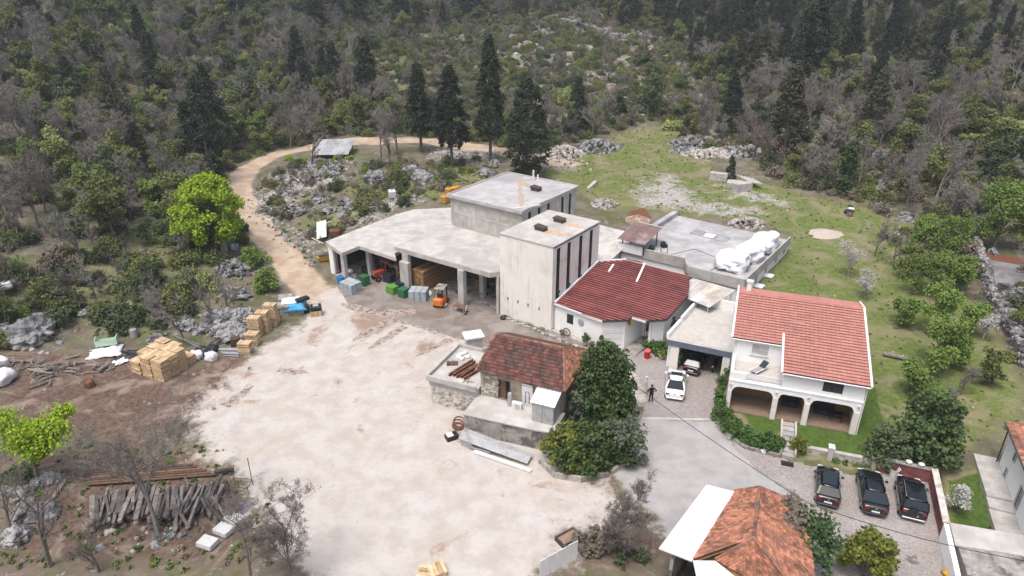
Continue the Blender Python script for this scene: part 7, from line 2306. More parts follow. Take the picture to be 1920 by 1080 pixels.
for k, (a_, b_) in enumerate((((390, 655), (412, 640)), ((398, 652), (428, 636)), ((322, 632), (378, 660)), ((330, 636), (372, 652)))):
    tag(MB().beam(P(*a_) + Vector((0, 0, .35)), P(*b_) + Vector((0, 0, .45)), .18 if k < 2 else .07, .05).build('scrap_board', M['wood_grey'] if k < 2 else M['steel']), ['grey scrap board leaning behind the pipe heap, lower one', 'grey scrap board leaning behind the pipe heap, upper one', 'long pale pole beside the left tray stacks, nearer one', 'long pale pole beside the left tray stacks, farther one'][k], 'board' if k < 2 else 'pole')
block('wooden_box', 'wood_brown', P(443, 648), .3, .9, .7, .9, 'brown wooden box behind the low tray stacks', 'box', b=.02)
q = P(168, 724); tag(MB().lathe([(.42, 0), (.45, .1), (.4, .5), (.36, .56), (.3, .5)], 12).build('stump', M['rust'], loc=q), 'orange brown stump on the brown soil', 'stump')
def log_heap(px, py, n, rad, L, label, group, seed, rmin=.05, rmax=.14, spread=None):
    r2 = random.Random(seed); c = P(px, py)
    for k in range(n):
        a = r2.uniform(0, 6.28) if spread is None else spread + r2.uniform(-.6, .6)
        q = c + Vector((r2.gauss(0, rad), r2.gauss(0, rad * .7), 0)); q.z = gz(q.x, q.y) + r2.uniform(.08, .55) * max(.15, 1 - (q - c).length / (2.2 * rad))
        d = Vector((math.cos(a), math.sin(a), r2.uniform(-.15, .2))); l = L * r2.uniform(.5, 1.2); R_ = r2.uniform(rmin, rmax)
        bend = Vector((r2.uniform(-.2, .2), r2.uniform(-.2, .2), r2.uniform(0, .15))) * (l * .4)
        tag(MB().tube([q - d * l / 2, q + bend, q + d * l / 2], [R_, R_ * .9, R_ * .7], 7).build('log', M['log']), label, 'log', group)
log_heap(65, 692, 34, 1.6, 2.2, 'crooked log in the large branch heap at the left edge', 'logs of the left branch heap', 1)
log_heap(120, 690, 18, .9, 1.5, 'dark branch in the second branch heap', 'branches of the second heap', 2, .03, .08)
log_heap(190, 690, 7, .55, 1.3, 'short thick log below the white sheet', 'short logs below the white sheet', 3, .1, .2)

# ------------------------------------------------------------------ junk round the old house
t = thing('leaning_sheets', 'ribbed grey metal sheets leaning along the terrace wall', 'metal sheets', OLD.w(.7, -1.35, 0), OLD.a)
corrugated('sheet', M['galv'], [(-.3, -.45, .75), (-.3, .75, 1.0), (5.6, .5, .45), (5.6, -.55, .3)], t, gap=.2, rib=.03)
MB().bbox(-.15, .9, -.3, .5, 0, .7, .04).build('support_box', M['grey_metal'], t)
MB().box(4.6, 5.2, -.3, .4, 0, .28).build('support_block', M['conc_dark'], t)
tag(MB().beam(OLD.w(1.9, -2.0, .14), OLD.w(6.8, -2.35, .14), .28, .16).build('white_beam', M['white_roof']), 'long white panel lying on the ground before the metal sheets', 'panel')
tag(MB().beam(OLD.w(1.3, -1.75, .2), OLD.w(3.2, -1.75, .22), .16, .12).build('grey_beam', M['galv']), 'short grey profile lying before the metal sheets', 'profile')
t = thing('old_appliance', 'small black and white appliance on its side by the terrace corner', 'appliance', OLD.w(-.55, -1.1, 0), OLD.a + .9)
MB().bbox(-.5, .5, -.35, .35, 0, .4, .04).build('casing', M['plastic_black'], t); MB().bbox(-.42, .1, -.28, .28, .4, .46, .02).build('panel', M['plastic_white'], t)
for k in range(3):
    o = MB()
    ring = [(math.cos(a) * .45, math.sin(a) * .45, 0) for a in np.linspace(0, 6.283, 20)]
    o.tube(ring, .06, 6, cap=False)
    o = o.build('cable_coil', M['rust'], loc=OLD.w(-.75, .35 + .12 * k, .15 + .14 * k)); o.rotation_euler = (.25 * k, .2, 0)
    tag(o, ['rusty coil at the terrace corner, lowest of three', 'rusty coil at the terrace corner, middle of three', 'rusty coil at the terrace corner, topmost of three'][k], 'coil')
# planter of the big shrubs
mb = MB(); pl_ = [G(x, y) for x, y in ((1012, 868), (1040, 895), (1090, 903), (1140, 893), (1172, 872), (1196, 848))]
pt_ = thing('planter_wall', 'low curved stone planter wall at the foot of the big shrubs', 'planter wall', (0, 0, 0))
for a_, b_ in zip(pl_[:-1], pl_[1:]): MB().beam(a_ + Vector((0, 0, .22)), b_ + Vector((0, 0, .22)), .25, .44).build('wall_length', M['stone_wall'], pt_)
# red bin, mat, pots by the annex entrance
t = thing('waste_bin', 'red plastic waste bin before the annex entrance', 'waste bin', G(1213, 671, .01))
MB().lathe([(.22, 0), (.28, .05), (.3, .75)], 12).build('body', M['plastic_red'], t); MB().lathe([(.33, .75), (.33, .82), (.25, .92), (.05, .95)], 12).build('lid', mat('faded_red_lid', (.5, .1, .11), .5), t)
tag(MB().box(-.55, .55, -.35, .35, 0, .03).build('door_mat', M['plastic_black'], loc=G(1184, 657, .035), rz=FAC.a + .2), 'black doormat at the foot of the entrance ramp', 'doormat')
def pot(px, py, z, s, label, cm, mk='terracotta', h=.6):
    t = thing('potted_plant', label, 'potted plant', G(px, py, z))
    MB().lathe([(.16 * s, 0), (.24 * s, .3 * s), (.26 * s, .32 * s), (.2 * s, .3 * s)], 12).build('pot', M[mk], t)
    p_ = shrub_plant(int(px), .32 * s, .32 * s, h * s, cm, 160, .12 * s, 9, .16 * s)
    o = bpy.data.objects.new('foliage', p_.c.mesh('foliage', p_.cm)); COL.objects.link(o); o.parent = t; o.location = (0, 0, .28 * s)
pot(1098, 645, .22, 1.3, 'spiky potted plant left of the white gate', 'hedge', 'stone_wall', .9); pot(1127, 651, .22, 1.2, 'dark potted plant nearest the white gate', 'dark', 'plastic_black', .8); pot(1139, 650, .22, 1.1, 'reddish bushy potted plant before the white gate', 'brush', 'plastic_black', .4); pot(1110, 651, .22, .9, 'small brown potted plant on the edging', 'brush', 'plastic_black', .5)
pot(1054, 627, .22, .9, 'small pot by the wagon wheel', 'brush', 'terracotta', .3); pot(1268, 688, .01, 1.3, 'tall potted plant at the garage pier', 'hedge', 'terracotta', 1.4); pot(1240, 672, .01, 1.2, 'potted plant on stones near the garage', 'fresh', 'stone_wall', .7)
t = thing('wagon_wheel', 'dark wagon wheel leaning on the annex wall', 'wheel', G(1062, 630, .22), FAC.a)
mb = MB(); mb.tube([(math.cos(a) * .42, .0, .45 + math.sin(a) * .42) for a in np.linspace(0, 6.283, 20)], .05, 6, cap=False); mb.build('rim', M['frame_dark'], t)
for k in range(4):
    a = k * math.pi / 4; MB().tube([(-math.cos(a) * .4, 0, .45 - math.sin(a) * .4), (math.cos(a) * .4, 0, .45 + math.sin(a) * .4)], .022, 5).build('spoke', M['wood_grey'], t)
# white bucket, flower boxes on the red wall, manhole
t = thing('bucket', 'white plastic bucket by the red wall behind the parked cars', 'bucket', G(1674, 893, .01))
MB().lathe([(.26, 0), (.36, .75), (.38, .75), (.34, .72), (.25, .06)], 16).build('body', M['plastic_white'], t)
for k, (px, py) in enumerate(((1717, 876), (1733, 878))):
    t = thing('flower_box', ['white flower bowl on the red wall, left one', 'white flower bowl on the red wall, right one'][k], 'flower bowl', Vector((29.1 + k * .75, 39.95 - k * .3, 1.17)))
    MB().lathe([(.11, 0), (.2, .17), (.22, .18), (.18, .15)], 12).build('bowl', M['plastic_white'], t)
tag(MB().lathe([(.48, 0), (.5, .012), (.46, .014), (.02, .014)], 20).build('manhole_cover', M['conc_dark'], loc=G(1710, 1047, .008)), 'round mossy manhole cover in the pavers', 'manhole cover')
tag(lumpy('yellow_bag', M['yellow'], (.3, .25, .2), 88, 2, .3, loc=G(1775, 1078, .01)), 'yellow bag at the bottom edge by the white wall', 'bag')
tag(lumpy('white_stone', M['plastic_white'], (.28, .22, .22), 89, 2, .3, loc=G(1432, 849, .01)), 'white garden stone at the foot of the hedge', 'stone')

# ------------------------------------------------------------------ bottom fence, planting bed frames
fn_ = thing('sheet_fence', 'white sheet fence at the bottom edge of the yard', 'fence', (0, 0, 0))
f0_, f1_ = G(1012, 1086, 0), G(1082, 1046, 0)
for k in range(7):
    a_, b_ = f0_.lerp(f1_, k / 7), f0_.lerp(f1_, (k + .96) / 7)
    MB().beam(a_ + Vector((0, 0, .75 + .03 * (k % 2))), b_ + Vector((0, 0, .75)), .04, 1.5).build('panel', M['white_roof'], fn_)
tag(MB().tube([G(1088, 1040, 0), G(1088, 1040, 0) + Vector((-.4, 0, 2.3))], .035, 6).build('steel_post', M['steel']), 'leaning steel post by the white sheet fence', 'post')
def bed(px, py, rz, sx, sy, label):
    t = thing('bed_frame', label, 'bed frame', G(px, py, 0), rz)
    for (x0, x1, y0, y1) in ((-sx, sx, -sy, -sy + .1), (-sx, sx, sy - .1, sy), (-sx, -sx + .1, -sy + .1, sy - .1), (sx - .1, sx, -sy + .1, sy - .1)): MB().box(x0, x1, y0, y1, 0, .35).build('side', M['wood_grey'], t)
    MB().box(-sx + .1, sx - .1, -sy + .1, sy - .1, 0, .2).build('soil', M['dirt_pile'], t)
bed(1066, 1012, .6, .8, .5, 'grey wooden bed frame left of the bare bush'); bed(1108, 1022, .5, 1.0, .6, 'second grey bed frame under the bare bush')

# ------------------------------------------------------------------ things on the rocky rise behind the sheds
t = thing('sheet_roof_shelter', 'low shelter with pale grey sheet roof beside the dirt track', 'shelter', P(622, 293), .12)
corrugated('roof', M['galv'], [(-3.2, -1.6, .7), (3.0, -2.0, .7), (4.0, 2.6, 2.3), (-2.4, 3.0, 2.3)], t, gap=.4, rib=.04)
for x, y in ((-2.8, -1), (2.7, -1.2), (3.4, 2.2), (-2.1, 2.4)): MB().box(x - .06, x + .06, y - .06, y + .06, -.2, 1.0 if y < 0 else 2.0).build('post', M['wood_grey'], t)
def ibc(px, py, rz, label, mk, s=1.0, cage=True):
    t = thing('liquid_tank', label, 'tank', P(px, py), rz)
    MB().bbox(-.5 * s, .5 * s, -.6 * s, .6 * s, .15, 1.15 * s, .08).build('tank_body', M[mk], t)
    MB().box(-.52 * s, .52 * s, -.62 * s, .62 * s, 0, .12).build('pallet', M['wood_grey'], t)
    for z in (.3, .6, .9): MB().box(-.53 * s, .53 * s, -.635 * s, -.61 * s, z * s, z * s + .04).build('cage_bar', M['steel'], t)
    MB().lathe([(.12, 0), (.12, .06)], 10, (0, 0, 1.15 * s)).build('cap', M['plastic_black'], t)
ibc(736, 371, .3, 'white caged liquid tank standing on the rise behind the sheds', 'plastic_white')
ibc(835, 380, FAC.a, 'yellow tank behind the shed roof, lower one', 'plastic_yellow', .95); ibc(843, 365, FAC.a, 'yellow tank beside the grey block, left of two upper ones', 'plastic_yellow', .9); ibc(855, 362, FAC.a, 'yellow tank beside the grey block, right of two upper ones', 'plastic_yellow', .9)
t = thing('white_board', 'large white panel leaning at the corner of the shed roof', 'panel', P(605, 447), -.2)
MB().obox((0, 0, 1.25), (.65, .1, .2), (0, .05, 0), (-.3, .8, .85)).build('panel', M['white_roof'], t); MB().obox((.5, -.1, .8), (.04, 0, 0), (0, .02, 0), (0, .2, .9)).build('edge', M['galv'], t)
tag(MB().bbox(-.7, .7, -.5, .5, 0, .9, .1).build('rusty_tank', M['rust'], loc=P(629, 442), rz=.2), 'rust red tank beside the leaning white panel', 'tank')
t = thing('lattice_frame', 'grey steel lattice frame lying on the rocks', 'frame', P(597, 398) + Vector((0, 0, .6)), .75)
for y in (-.45, .45): MB().beam((-1.5, y, 0), (1.5, y, .3), .08, .08).build('rail', M['grey_metal'], t)
for x in np.linspace(-1.45, 1.45, 6): MB().beam((x, -.41, .15 + x * .1), (x, .41, .15 + x * .1), .06, .06).build('rung', M['grey_metal'], t)
t = thing('excavator_bucket', 'yellow machine part at the outer corner of the shed', 'machine part', P(610, 487), .5)
MB().hexa([(-.8, -.4, 0), (.8, -.4, 0), (.8, .4, 0), (-.8, .4, 0), (-1.0, -.5, .55), (.9, -.5, .55), (.9, .5, .4), (-1.0, .5, .4)]).build('shell', M['yellow'], t); MB().box(-.75, .75, -.4, .35, .45, .6).build('opening', M['plastic_black'], t)
for k, (a_, b_) in enumerate((((578, 445), (606, 460)), ((585, 440), (600, 432)), ((600, 425), (622, 418)))):
    tag(MB().beam(P(*a_) + Vector((0, 0, .2)), P(*b_) + Vector((0, 0, .25)), .1, .06).build('scrap_bar', M['white_roof']), ['white scrap bar below the leaning panel', 'white scrap bar left of the leaning panel', 'white scrap bar behind the leaning panel'][k], 'bar')
for k in range(3): sack(632 + k * 4, 512 + k * 8, (.35, .3, .25), ['pink_wall', 'galv', 'plastic_white'][k], ['reddish sack at the outer shed column', 'grey sack at the outer shed column', 'white rag below the outer shed column'][k], 40 + k)
block('white_board', 'white_roof', P(690, 380), .5, 1.6, 1.0, .25, 'tilted white board among the rocks behind the sheds', 'board')
block('grey_chest', 'galv', P(421, 470), .4, .8, 1.4, .8, 'pale grey chest under the bright green tree', 'chest'); block('grey_chest', 'plastic_mint', P(441, 467), .3, .9, .8, .6, 'pale green chest beside the grey one under the bright green tree', 'chest')
# slab stacks at the edge of the field
for k, (px, py, rz, sx, sy, n, lab) in enumerate(((1347, 338, -.5, 2.6, 1.0, 4, 'stack of grey concrete slabs left of the small conifer'), (1391, 357, .35, 2.8, 1.1, 4, 'stack of grey concrete slabs nearest the field'), (1385, 348, -.35, 3.4, 2.0, 2, 'low stack of grey concrete slabs right of the small conifer'))):
    t = thing('slab_stack', lab, 'slab stack', P(px, py), rz)
    for j in range(n): MB().bbox(-sx / 2, sx / 2 - .1 * (j % 2), -sy / 2, sy / 2, j * .3, j * .3 + .26, .02).build('slab', M['conc'], t)
for k in range(5): tag(MB().beam(P(1380 + k * 7, 338 + k * 1.5) + Vector((0, 0, .8)), P(1408 + k * 5, 352 + k * 1) + Vector((0, 0, .8)), .25, .16).build('concrete_post', M['conc']), 'grey concrete post lying on the low slab stack', 'post', 'concrete posts on the slab stack')
tag(MB().beam(P(1103, 355) + Vector((0, 0, .15)), P(1117, 342) + Vector((0, 0, .15)), .5, .25).build('white_slab', M['conc_roof']), 'pale slab lying alone in the grass behind the grey block', 'slab')
tag(MB().tube([P(1655, 667) + Vector((0, 0, .25)), P(1700, 677) + Vector((0, 0, .25))], [.22, .17], 9).build('fallen_log', M['bark_pale']), 'pale fallen log lying in the grass right of the house', 'log')
block('tyre_heap', 'tyre', P(1590, 400), .3, 1.0, .9, .5, 'small dark heap in the grass by the wood', 'heap', b=.2); tag(lumpy('white_bag', M['plastic_white'], (.5, .35, .2), 91, 2, .3, loc=P(1594, 398) + Vector((0, 0, .35))), 'white bag on the small dark heap in the grass', 'bag')

# ------------------------------------------------------------------ rocks
import bmesh
def rock_mesh(seed, sub=2, m='stone', amp=.5, flat=False):
    bm = bmesh.new(); bmesh.ops.create_icosphere(bm, subdivisions=sub, radius=1)
    off_ = Vector((seed * 7.1, seed * 3.3, seed * 1.7))
    for v in bm.verts:
        d = v.co.normalized()
        f = 1 + amp * (mnoise.noise(d * 1.1 + off_) + .6 * mnoise.noise(d * 2.7 + off_) + (.3 * mnoise.noise(d * 6 + off_) if sub > 2 else 0))
        if sub > 2: f -= .18 * abs(mnoise.noise(Vector((d.x * 5, d.y * 5, d.z * 1.5)) + off_))
        v.co = d * f
    me = bpy.data.meshes.new('rock'); bm.to_mesh(me); bm.free()
    at = me.attributes.new('shade', 'FLOAT', 'FACE'); rs = random.Random(seed); at.data.foreach_set('value', [rs.uniform(.3, .7) for _ in me.polygons])
    me.materials.append(M[m])
    return me
BOULD = [rock_mesh(k, 4, 'stone', .55) for k in range(6)]
rb = random.Random(21)
def boulder(px, py, s, label, group=None):
    q = P(px, py)
    o = bpy.data.objects.new('boulder', rb.choice(BOULD)); COL.objects.link(o)
    o.location = q + Vector((0, 0, s * .22)); o.rotation_euler = (rb.uniform(-.3, .3), rb.uniform(-.3, .3), rb.uniform(0, 6.28))
    o.scale = (s * rb.uniform(.85, 1.2), s * rb.uniform(.8, 1.1), s * rb.uniform(.6, .95))
    return tag(o, label, 'boulder', group)
boulder(62, 634, 1.9, 'largest pale boulder above the branch heaps on the left'); boulder(38, 644, 1.3, 'pale boulder leaning on the largest one'); boulder(10, 640, 1.3, 'pale boulder at the left edge beside the largest one'); boulder(3, 622, .9, 'small pale boulder at the very left edge')
def cluster(pts, rad, n, smin, smax, label, group):
    for px, py in pts:
        for k in range(n): boulder(px + rb.gauss(0, rad), py + rb.gauss(0, rad * .45), rb.uniform(smin, smax), label, group)
cluster([(586, 335), (620, 325), (600, 312)], 9, 4, .6, 1.3, 'grey karst boulder in the ridge below the sheet roofed shelter', 'boulders below the shelter')
cluster([(705, 340)], 7, 4, .8, 1.6, 'grey karst boulder in the group above the white tank', 'boulders above the white tank')
cluster([(785, 338), (770, 325)], 8, 4, .7, 1.5, 'grey karst boulder in the group below the tall conifers', 'boulders below the conifers')
cluster([(915, 325), (925, 312)], 8, 4, .5, 1.0, 'grey karst boulder behind the factory block', 'boulders behind the block')
cluster([(545, 362), (525, 350), (505, 400)], 10, 5, .4, .9, 'grey karst boulder on the inner side of the track bend', 'boulders inside the track bend')
cluster([(650, 388), (640, 398), (560, 395), (600, 375)], 10, 4, .45, 1.0, 'grey karst boulder on the rise behind the shed corner', 'boulders behind the shed corner')
cluster([(448, 600), (440, 560), (430, 630), (405, 600)], 10, 6, .5, 1.2, 'grey karst rock in the outcrop behind the tray stacks', 'rocks of the outcrop')
cluster([(340, 610), (370, 625), (235, 590), (135, 575), (160, 590), (300, 640)], 12, 4, .3, .75, 'grey rock on the left slope above the tray stacks', 'rocks of the left slope')
cluster([(60, 960), (40, 925), (90, 905), (30, 1010)], 14, 4, .4, .9, 'grey rock left of the timber pile', 'rocks left of the timber pile')
cluster([(300, 1010), (290, 1022), (320, 1005)], 7, 4, .15, .32, 'pale stone at the foot of the bare tree', 'stones at the bare tree')
cluster([(1850, 470), (1740, 420), (1700, 410), (1660, 395)], 14, 3, .3, .6, 'rock along the upper edge of the orchard', 'rocks above the orchard')

SMALL = [rock_mesh(40 + k, 1, 'stone', .4) for k in range(4)]
SMALLP = [rock_mesh(50 + k, 1, 'stone_pale', .4) for k in range(4)]
def rubble(name, label, cat, n, fn, meshes, smin, smax):
    """loose stones too many to count: one object"""
    pts = []
    for _ in range(n):
        x, y = fn()
        pts.append((x, y, gz_fast(x, y), rb.uniform(smin, smax) * rb.random() ** .5 + smin * .3, (rb.uniform(0, 6), rb.uniform(0, 6), rb.uniform(0, 6)), rb.randrange(len(meshes))))
    o = instancer(name, meshes, pts); o['label'] = label; o['category'] = cat
    return o
def gz_fast(x, y): return gz(x, y)
def in_polys(polys):
    boxes = [(min(p[0] for p in q), max(p[0] for p in q), min(p[1] for p in q), max(p[1] for p in q), q) for q in polys]
    w = [max(1, (b[1] - b[0]) * (b[3] - b[2])) for b in boxes]
    def f():
        while True:
            b = rb.choices(boxes, w)[0]
            x, y = rb.uniform(b[0], b[1]), rb.uniform(b[2], b[3])
            if inside(b[4], x, y) < rb.uniform(-.5, 1.5): return x, y
    return f
rubble('loose_stones', 'loose limestone rubble scattered over the rise, the field and the slope', 'stones', 1100, in_polys(RUBBLE[2:] + RUBBLE_HALF[2:]), SMALL + SMALLP, .1, .36)
rubble('hillside_rocks', 'pale rocks scattered over the stony hillside', 'rocks', 380, in_polys([SPARSE_PX, PP([(1250, 215), (1500, 205), (1530, 240), (1420, 300), (1300, 290)])]), SMALL + SMALLP[:1], .25, .85)
rubble('wood_rocks', 'grey rocks scattered over the left slope and the soil', 'rocks', 260, in_polys([OPEN_L, SOIL[0], SOIL_HALF[0]]), SMALL + SMALLP[:1], .05, .22)
rubble('field_stones', 'small pale stones scattered in the grass', 'stones', 160, in_polys([GRASS[0]]), SMALLP, .05, .16)
def heap(name, px, py, rx, ry, h, n, m, s, label, seed):
    """mound of stones, one object"""
    r2 = random.Random(seed); c = P(px, py); mb = MB()
    tm = rock_mesh(60, 1, m, .35); vs0 = [v.co.copy() for v in tm.vertices]; fs0 = [tuple(p.vertices) for p in tm.polygons]
    for _ in range(n):
        a, k = r2.uniform(0, 6.28), r2.random() ** .5
        x, y = c.x + math.cos(a) * k * rx, c.y + math.sin(a) * k * ry
        z = gz(x, y) - .08 + .75 * h * (1 - k * k) * r2.uniform(.75, 1.0)
        q = s * r2.uniform(.5, 1.3); rot = Euler((r2.uniform(0, 6), r2.uniform(0, 6), 0)).to_matrix()
        mb.add([Vector((x, y, z)) + rot @ (v * q) for v in vs0], fs0, 0, r2.random())
    return tag(mb.build(name, M[m]), label, 'stone heap', kind='stuff')
heap('stone_heap', 1056, 288, 3.6, 3.4, 1.7, 260, 'stone_pale', .34, 'pale reddish rubble heap at the end of the dirt track', 1); heap('stone_heap', 1124, 276, 4.2, 3.6, 1.8, 260, 'stone', .36, 'grey stone heap at the corner of the field', 2)
heap('stone_heap', 1310, 270, 5.5, 3.4, 1.6, 300, 'stone', .36, 'grey stone heap left of the brown tree', 3); heap('stone_heap', 1330, 292, 4.8, 2.6, 1.5, 260, 'stone_pale', .36, 'paler stone heap in front of the grey ones', 4); heap('stone_heap', 1385, 288, 4.8, 2.8, 1.7, 280, 'stone', .36, 'grey stone heap under the brown tree', 5)
heap('stone_heap', 1135, 383, 2.0, 1.6, .8, 120, 'stone_pale', .26, 'small white stone heap behind the tower', 6); heap('stone_heap', 1400, 420, 2.6, 1.8, .9, 170, 'stone_pale', .26, 'pale stone heap behind the flat roof', 7); heap('stone_heap', 1290, 285, 3, 2, 1.2, 150, 'stone', .3, 'small grey heap at the left end of the stone heaps', 8)
heap('stone_heap', 870, 290, 6, 2.0, .7, 190, 'stone_pale', .28, 'low pale rubble bank under the tall conifers', 9); heap('stone_heap', 445, 505, 2.4, 3, 1.2, 130, 'stone', .32, 'grey stone bank beside the green shrubs', 10)
heap('stone_heap', 1700, 445, 2.2, 1.6, .6, 90, 'stone', .28, 'flat grey stone heap in the orchard', 11)
def mound(px, py, rx, ry, h, m, label):
    c = P(px, py); vs, fs = [], []; n = 20
    for i in range(9):
        k = i / 8
        for j in range(n):
            a = 2 * math.pi * j / n; w_ = 1 + .15 * mnoise.noise(Vector((math.cos(a) * 1.5, math.sin(a) * 1.5, px * .01)))
            x, y = c.x + math.cos(a) * rx * k * w_, c.y + math.sin(a) * ry * k * w_
            vs.append((x, y, gz(x, y) - .04 + h * (1 - k) ** 1.2 + .05 * mnoise.noise(Vector((x * 2, y * 2, 0)))))
    for i in range(8):
        for j in range(n): fs.append((i * n + j, i * n + (j + 1) % n, (i + 1) * n + (j + 1) % n, (i + 1) * n + j))
    return tag(MB().add(vs, fs, 0, .5).build('sand_heap', M[m], smooth=True), label, 'sand heap')
mound(1548, 438, 2.4, 1.8, .7, 'sand', 'pale sand heap in the grass right of the flat roof'); mound(1195, 412, 1.8, 1.6, .8, 'dirt_pile', 'brown soil heap behind the white link roof')

# dry stone walls on the right
def dry_wall(line, w, h, label, m='stone', dens=26, lift=0.):
    r2 = random.Random(len(label)); mb = MB()
    tm = rock_mesh(61, 1, m, .35); vs0 = [v.co.copy() for v in tm.vertices]; fs0 = [tuple(p.vertices) for p in tm.polygons]
    pts = [P(*p) for p in line]
    for a, b in zip(pts[:-1], pts[1:]):
        d = b - a; L = Vector((d.x, d.y, 0)).length; n_ = Vector((-d.y, d.x, 0)).normalized()
        for _ in range(int(L * dens * h)):
            t_ = r2.random(); z = r2.random()
            q = a.lerp(b, t_) + n_ * r2.uniform(-w, w) * (1 - .35 * z)
            q.z = gz(q.x, q.y) + z * h + lift
            s = r2.uniform(.13, .3); rot = Euler((r2.uniform(0, 6), r2.uniform(0, 6), 0)).to_matrix()
            mb.add([q + rot @ (v * s) for v in vs0], fs0, 0, r2.random())
        mb.obox((a + b) / 2 + Vector((0, 0, h * .42)), d / 2, n_ * (w * .75), (0, 0, h * .42), 0, .2)
    return tag(mb.build('dry_stone_wall', M[m]), label, 'stone wall', kind='stuff')
dry_wall([(1818, 432), (1828, 470), (1843, 510), (1858, 562)], .45, 1.3, 'upper dry stone wall along the right side of the orchard')
dry_wall([(1862, 566), (1884, 600), (1904, 640), (1924, 690)], .75, 1.3, 'lower wide dry stone wall running off the right edge')
dry_wall([(1866, 552), (1900, 556), (1930, 560)], .4, 1.2, 'dry stone wall below the grey field terrace')
dry_wall([(1690, 402), (1730, 412), (1790, 425)], .4, .5, 'low tumbled wall at the upper edge of the orchard')
dry_wall([(1050, 42), (1110, 55), (1150, 70), (1240, 78)], .8, 1.2, 'grey stone wall crossing the stony hillside at the top')
g1 = thing('field_terrace', 'grey flat field terrace beyond the dry stone wall', 'terrace', (0, 0, 0))
tp = [P(1833, 492), P(1925, 508), P(1930, 552), P(1866, 548)]
MB().prism([(p.x, p.y) for p in tp], [p.z - .5 for p in tp], [p.z + .55 for p in tp]).build('terrace_surface', mat('grey_gravel_terrace', (.20, .20, .21), .95, .2, 1.2, .4, 10, (.14, .13, .13), .5, (.5, .65)), g1)

# ------------------------------------------------------------------ overhead cable
def cable(a, b, sag, label):
    pts = [Vector(a).lerp(Vector(b), i / 24) - Vector((0, 0, sag * 4 * (i / 24) * (1 - i / 24))) for i in range(25)]
    return tag(MB().tube(pts, .022, 5).build('overhead_cable', M['cable']), label, 'cable')
cable(OLD.w(7.3, 9.3, 4.5), (18.3, 32.9, 3.95), .35, 'black overhead cable from the stone house to the orange roof')
cable((18.3, 32.9, 3.95), G(1960, 1058, 5.0), .45, 'black overhead cable crossing above the parked cars to the right')

# ------------------------------------------------------------------ single trees and shrubs of the yard, house and field
def one(pl, px, py, label, s=1., sz=None, rz=0., cat='tree', name=None, group=None, z=None):
    pl.finish(name or 'tree') if not hasattr(pl, 'cme') else None
    q = P(px, py) if z is None else G(px, py, z)
    return plant(pl, q, rz, s, name or pl.name, label, cat, group, sz)
# bright green maple by the track
mp = volume_plant(500, [(0, .5), (.18, 2.6), (.35, 4.3), (.6, 4.7), (.82, 3.8), (.95, 2.2), (1, .6)], 'maple', 15000, .22, 9.4, trunk=.26, lobes=170, lobe=.9, bare=.22, flat=.35, ragged=.45)
one(mp, 405, 470, 'bright yellow-green round tree beside the dirt track', name='maple_tree')
# four tall conifers behind the factory
TALL = [(0, .4), (.18, 1.7), (.3, 2.6), (.5, 2.4), (.72, 1.6), (.9, .8), (1, .15)]
WIDE = [(0, .4), (.1, 2.2), (.25, 3.2), (.55, 3.0), (.8, 2.1), (.95, 1.0), (1, .2)]
for k, (px, py, h, prof, lab) in enumerate(((790, 285, 14.5, [(a, b * .9) for a, b in TALL], 'leftmost of the four tall dark conifers behind the factory'), (848, 312, 15.5, [(a, b * 1.25) for a, b in TALL], 'second tall dark conifer behind the factory, with bare lower trunk'),
                                           (920, 302, 19.5, [(a, b * 1.1) for a, b in TALL], 'tallest of the four dark conifers behind the factory'), (988, 330, 14.5, [(a, b * 1.2) for a, b in WIDE], 'broadest and nearest of the four dark conifers behind the factory'))):
    one(volume_plant(510 + k, prof, 'conifer', 11000, .22, h, trunk=.28, lobes=190, lobe=.75, bare=.22 if k != 3 else .06, ragged=.45), px, py, lab, name='tall_conifer')
for k, (px, py, h, lab) in enumerate(((398, 345, 16, 'tall dark conifer behind the bright green tree'), (372, 340, 12, 'smaller dark conifer left of the tall one behind the bright green tree'), (300, 195, 13, 'dark conifer in the middle of the left wood'), (280, 150, 14, 'tall dark conifer high in the left wood'), (440, 45, 12, 'dark cypress near the top of the left wood'), (1655, 128, 17, 'slim leaning cypress at the upper right'), (1770, 62, 13, 'slim cypress near the upper right edge'), (1905, 150, 15, 'dark conifer at the right edge high up'), (1912, 360, 13, 'dark conifer at the right edge beside the field terrace'))):
    prof = SLIM if k in (4, 5, 6) else CYP
    one(volume_plant(520 + k, prof, 'conifer', 6000, .22, h, lobes=110, lobe=.6 if prof is SLIM else .8, bare=.05), px, py, lab, name='dark_conifer')
one(volume_plant(530, [(0, .3), (.15, 1.0), (.5, .7), (1, .05)], 'conifer', 900, .2, 3.6, trunk=.07, lobes=40, lobe=.35, bare=.05), 1368, 338, 'small dark conifer between the concrete slab stacks', name='small_conifer')
one(volume_plant(531, [(0, .6), (.1, 1.0), (.5, 1.0), (.85, .9), (1, .3)], 'dark', 2600, .22, 7.5, trunk=.15, lobes=70, lobe=.55, bare=.02), 1580, 365, 'ivy covered upright trunk at the edge of the wood', name='ivy_covered_tree')
